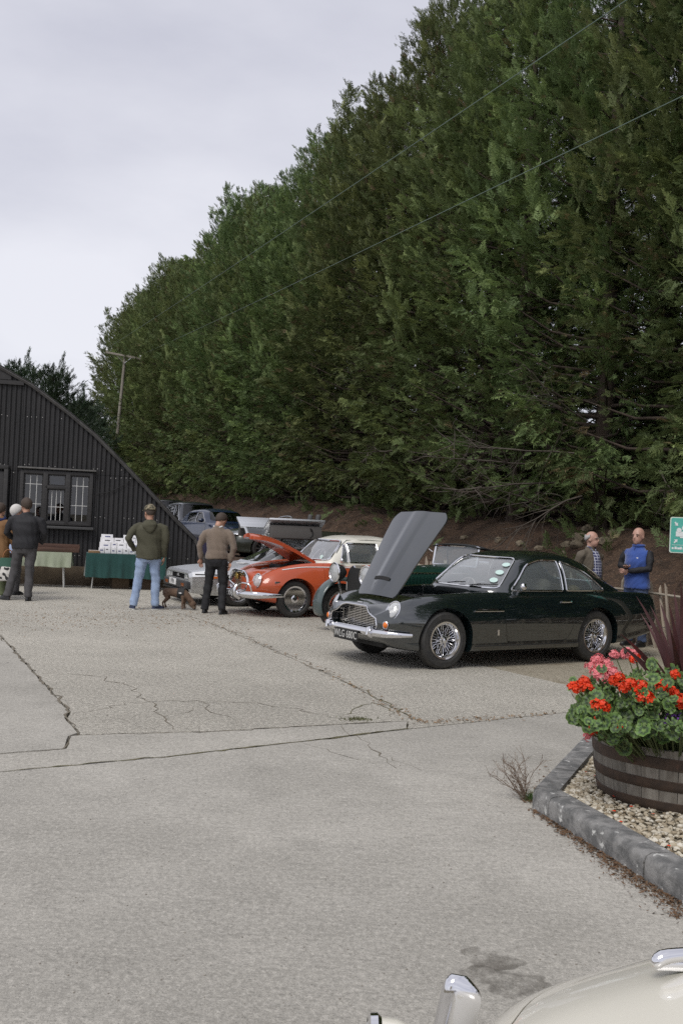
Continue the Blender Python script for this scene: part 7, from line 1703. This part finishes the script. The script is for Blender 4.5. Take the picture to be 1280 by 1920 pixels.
M_gtr = mat('charcoal_trouser', (.075, .072, .075), .85, col2=(.06, .058, .06), scale=5); M_brown = mat('tan_brown_coat', (.24, .13, .055), .85, col2=(.20, .105, .045), scale=4); M_lblue = mat('pale_blue_shirt', (.38, .48, .70), .8)
M_navy = mat('navy_scarf', (.02, .03, .10), .9); M_greytop = mat('olive_grey_jacket', (.12, .10, .075), .85, col2=(.10, .083, .06), scale=5); M_blue = mat('royal_blue_fleece', (.035, .085, .32), .9, col2=(.03, .07, .27), scale=6, sheen=.4)
M_shoeb = (mat('black_leather', (.012, .012, .013), .4), mat('black_sole', (.02, .02, .02), .8)); M_shoen = (mat('navy_suede', (.03, .04, .08), .8), mat('white_sole', (.55, .55, .52), .6)); M_shoew = (mat('green_boot', (.05, .075, .045), .6), mat('pale_sole', (.5, .5, .45), .7))
M_hgrey = mat('grey_hair', (.42, .41, .40), .8, bump=.5, bscale=90, bdist=.004); M_hwhite = mat('white_hair', (.62, .60, .57), .8, bump=.5, bscale=90, bdist=.004); M_hbrown = mat('dark_brown_hair', (.055, .038, .028), .75, bump=.5, bscale=90, bdist=.004)
M_camo = mat('camouflage_cap', (.16, .14, .09), .85, col2=(.05, .045, .03), scale=28, detail=2, contrast=(.47, .53), col3=(.26, .22, .15), scale3=22, c3=(.56, .6))
def check_mat():
    m = bpy.data.materials.new('checked_shirt'); m.use_nodes = True; t = m.node_tree; b = t.nodes['Principled BSDF']; lk = t.links.new; tcn = t.nodes.new('ShaderNodeTexCoord'); sp = t.nodes.new('ShaderNodeSeparateXYZ'); lk(tcn.outputs['Object'], sp.inputs[0]); outs = []
    for ch, f in (('X', 26), ('Z', 22)):
        a = t.nodes.new('ShaderNodeMath'); a.operation = 'MULTIPLY'; a.inputs[1].default_value = f; lk(sp.outputs[ch], a.inputs[0]); c = t.nodes.new('ShaderNodeMath'); c.operation = 'FRACT'; lk(a.outputs[0], c.inputs[0]); d = t.nodes.new('ShaderNodeMath'); d.operation = 'LESS_THAN'; d.inputs[1].default_value = .22; lk(c.outputs[0], d.inputs[0]); outs.append(d)
    mxm = t.nodes.new('ShaderNodeMath'); mxm.operation = 'MAXIMUM'; lk(outs[0].outputs[0], mxm.inputs[0]); lk(outs[1].outputs[0], mxm.inputs[1]); mi = t.nodes.new('ShaderNodeMix'); mi.data_type = 'RGBA'; mi.inputs['A'].default_value = (.04, .045, .11, 1); mi.inputs['B'].default_value = (.42, .43, .50, 1)
    lk(mxm.outputs[0], mi.inputs['Factor']); lk(mi.outputs['Result'], b.inputs['Base Color']); b.inputs['Roughness'].default_value = .85; return m
M_check = check_mat()
# olive jacket man, camouflage cap
def ex_olive(P, hp, V, tp):
    bm = NB(); ell(bm, [(0, -.135, 1.30, .02, .02), (0, -.145, 1.34, .07, .035), (0, -.13, 1.41, .115, .055), (0, -.10, 1.47, .125, .085), (0, -.06, 1.515, .105, .095), (0, -.035, 1.53, .085, .085)]); obj('hood', fold(remesh(bm, .012, 4), .008, (14, 14, 14), 3), M_olive, tp, ang=180)
    bm = NB(); tube(bm, [(.19*math.cos(a), .15*math.sin(a), .90) for a in np.linspace(0, 2*pi, 28)[:-1]], .007, 6, True); obj('hem_band', bm, M_olive, tp)
person((-3.30, 17.25, 0), (-.18, 1), 1.80, dict(lk=(-.15, .02, .50), la=(-.215, -.02, .085), rk=(.14, .02, .50), ra=(.15, .03, .085), le=(-.345, -.06, 1.20), lw=(-.24, .10, 1.0), lhide=1, re=(.285, -.04, 1.16), rw=(.265, .03, .905), rfoot=-.9, lfoot=.25), M_olive, M_jeans_l, M_shoen, 'person in olive hooded jacket, light jeans and camouflage cap, back turned, beside the dog', hair=('cap', M_camo), head_turn=.55, build=1.12, hem=.88, seed=1, extras=ex_olive)
# taupe sweater man, head bowed
person((-2.10, 17.12, 0), (.10, 1), 1.74, dict(lk=(-.135, .03, .50), la=(-.175, -.02, .085), rk=(.125, .03, .50), ra=(.15, -.10, .085), le=(-.31, -.03, 1.18), lw=(-.30, .03, .94), re=(.29, -.02, 1.16), rw=(.235, .02, .90), rpalm=(-.6, -.7, 0), lpalm=(.5, -.6, 0), lfoot=.1, rfoot=-.3), M_taupe, M_blk, M_shoeb, 'person in taupe jumper and black trousers looking down at the silver car', hair=('short', M_hbrown), head_turn=-.45, head_nod=.55, build=1.0, top_kind='jumper', hem=.97, seed=2, collar=M_white)
# black jacket man
person((-5.66, 17.95, 0), (-.1, 1), 1.83, dict(lk=(-.17, .04, .50), la=(-.26, -.02, .085), rk=(.10, .0, .50), ra=(.10, -.06, .085), le=(-.33, .02, 1.18), lw=(-.22, .20, 1.05), re=(.32, .02, 1.18), rw=(.24, .16, 1.0), lhide=1, rhide=1, lfoot=.9, rfoot=0), M_blkj, M_gtr, M_shoeb, 'person in black jacket and charcoal trousers browsing the pale green table', hair=('short', M_hbrown), head_turn=.6, build=1.14, hem=.92, seed=3)
# pale blue woman behind
person((-6.23, 19.1, 0), (.5, .85), 1.70, dict(le=(-.26, .02, 1.18), lw=(-.20, .2, 1.1)), M_lblue, M_gtr, M_shoeb, 'white haired person in pale blue top behind the black jacket', hair=('long', M_hwhite), head_turn=-.2, seed=4, build=.95, top_kind='blouse', hem=.84)
# brown coat person at the edge
def ex_brown(P, hp, V, tp):
    bm = NB(); tube(bm, [(.085*math.cos(a), -.01+.085*math.sin(a), 1.50+.02*math.sin(a*2)) for a in np.linspace(0, 2*pi, 24)[:-1]], .035, 8, True); obj('scarf', bm, M_navy, P)
person((-6.22, 18.2, 0), (.1, 1), 1.72, dict(la=(-.16, 0, .085), ra=(.13, .0, .085), re=(.27, .03, 1.15), rw=(.27, .09, .93)), M_brown, mat('moss_trouser', (.10, .12, .06), .85), M_shoew, 'person in long tan brown coat with navy scarf at the photo edge', hair=('short', M_hbrown), seed=5, build=1.08, top_kind='coat', hem=.70, extras=ex_brown)
# spotted bag held by them
bg_ = tag(empty('spotted_bag', (-6.02, 18.05, .33), .2), 'white shopping bag with black spots and a green top held at the photo edge', 'bag')
m = mat('spotted_cloth', (.62, .60, .56), .8, col2=(.03, .03, .03), scale=15, detail=0, contrast=(.58, .62)); bm = NB(); ell(bm, [(0, 0, 0, .15, .07), (0, 0, .02, .17, .085), (0, 0, .14, .18, .095), (0, 0, .26, .17, .07)]); obj('pouch', fold(remesh(bm, .012, 3), .01), m, bg_, ang=180)
bm = NB(); ell(bm, [(.03, 0, .24, .165, .06), (.03, 0, .34, .15, .04), (.03, 0, .42, .13, .025)]); obj('green_top', bm, mat('bag_green', (.035, .10, .07), .8), bg_); trim('handle', [Vector((.03+.09*math.cos(a), 0, .40+.17*math.sin(a))) for a in np.linspace(0, pi, 12)], .010, mat('bag_strap', (.30, .13, .05), .7), bg_)
# two talking men beyond the green coupe
def ex_grey(P, hp, V, tp):
    bm = NB(); rings = [(0, .075, .93, .125, .115), (0, .080, 1.10, .145, .135), (0, .080, 1.25, .125, .125), (0, .068, 1.38, .095, .12), (0, .045, 1.47, .06, .09)]; ell(bm, rings, 22); obj('checked_shirt', fold(remesh(bm, .011, 4), .006, (8, 8, 8), 8), M_check, P, ang=180)
    bm = NB()
    for sx in (-1, 1): tube(bm, [(sx*.02, .085, 1.45), (sx*.06, .045, 1.52), (sx*.065, -.02, 1.545)], [.012, .016, .014], 6)
    obj('shirt_collar', bm, M_check, P); bm = NB()
    for sx in (-1, 1): tube(bm, [(sx*.135, .125, .90), (sx*.15, .14, 1.12), (sx*.13, .13, 1.3), (sx*.085, .085, 1.46)], [.016, .018, .02, .022], 6)
    obj('jacket_edge', bm, M_greytop, tp)
g1 = person((3.92, 15.6, 0), (.62, -.78), 1.68, dict(re=(.27, -.06, 1.16), rw=(.22, .06, .93), le=(-.27, -.06, 1.16), lw=(-.22, .06, .93), lhide=1, rhide=1), M_greytop, M_jeans_d, M_shoeb, 'grey haired person in open olive jacket over a checked shirt, beyond the coupe', skin=M_skin2, hair=('thin', M_hgrey), head_turn=.35, seed=6, build=1.12, extras=ex_grey)
def ex_blue(P, hp, V, tp):
    bm = NB(); tube(bm, [(.078*math.cos(a), -.008+.075*math.sin(a), 1.525) for a in np.linspace(0, 2*pi, 24)[:-1]], .022, 8, True); obj('collar', bm, M_blue, tp); bm = NB(); tube(bm, [(0, .150, .92), (0, .146, 1.2), (0, .12, 1.40), (0, .075, 1.50)], .005, 5); obj('zip', bm, M_navy, tp); bm = NB(); box(bm, (-.09, .137, 1.33), (.03, .004, .03)); obj('chest_emblem', bm, M_white, tp)
person((4.50, 15.05, 0), (-.80, -.60), 1.765, dict(re=(.27, .05, 1.20), rw=(.02, .24, 1.19), rhd=(-.5, .85, .15), rpalm=(0, .1, 1), rcurl=.15, le=(-.26, .07, 1.18), lw=(.0, .22, 1.13), lhd=(.95, .25, 0), lpalm=(0, -1, 0), lcurl=.3), M_blue, M_jeans_d, M_shoeb, 'bald person in royal blue gilet over black sleeves, gesturing with one hand', skin=M_skin2, hair=None, head_turn=.1, seed=7, build=1.06, top_kind='gilet', hem=.88, vest=M_blkj, extras=ex_blue)
# ================================================================ dog
dg = tag(empty('dog', (-2.83, 17.62, 0), R_(-8)), 'small brown dog in a black harness sniffing the ground', 'dog')
bm = NB(); 
def rtube(pts): tube(bm, [p[0] for p in pts], [p[1] for p in pts], 14)
rtube([((-.26, 0, .30), .04), ((-.22, 0, .295), .07), ((-.10, 0, .295), .072), ((.03, 0, .285), .088), ((.12, 0, .28), .086), ((.17, 0, .25), .065), ((.23, 0, .19), .052), ((.265, 0, .145), .052)])
sphere(bm, (.285, 0, .105), 1, (.072, .070, .062), 14, 10, Matrix.Rotation(R_(50), 3, 'Y')); sphere(bm, (.315, 0, .055), 1, (.042, .048, .036), 12, 8, Matrix.Rotation(R_(55), 3, 'Y'))
for sy in (-1, 1):
    rtube([((.12, sy*.055, .25), .042), ((.125, sy*.065, .14), .022), ((.12, sy*.065, .05), .017), ((.135, sy*.065, .016), .022)]); rtube([((-.21, sy*.05, .28), .052), ((-.165, sy*.06, .19), .032), ((-.24, sy*.06, .105), .017), ((-.228, sy*.06, .05), .016), ((-.208, sy*.06, .016), .021)])
    tube(bm, [(.255, sy*.05, .15), (.24, sy*.075, .185), (.235, sy*.08, .205)], [.024, .018, .006], 8)
tube(bm, [(-.30, 0, .31), (-.34, 0, .30), (-.35, 0, .28)], [.022, .015, .008], 8)
db = obj('body', remesh(bm, .009, 3), mat('brown_dog_fur', (.15, .095, .062), .9, col2=(.11, .068, .045), scale=9, bump=.6, bscale=120, bdist=.004, col3=(.26, .19, .14), scale3=5, c3=(.6, .75)), dg, ang=180)
bm = NB(); lathe(bm, [(.092, .02), (.096, .05), (.096, .115), (.092, .145)], 24, 'x', (0, 0, .284), cap=False); hn = obj('harness', bm, M_black, dg); bm = NB(); tube(bm, [(.06, -.02, .385), (.08, 0, .405), (.10, .02, .385)], .006, 5); obj('harness_handle', bm, M_black, hn)
bm = NB(); box(bm, (.082, -.0975, .295), (.05, .003, .02), Matrix.Rotation(R_(8), 3, 'X')); obj('harness_label', bm, M_white, hn); bm = NB(); sphere(bm, (.338, 0, .028), .014); obj('nose', bm, M_eye, db); bm = NB()
for sy in (-1, 1): sphere(bm, (.335, sy*.042, .098), .008, u=8, v=6)
obj('eyes', bm, M_eye, db)
bpy.data.scenes.remove(WORK)
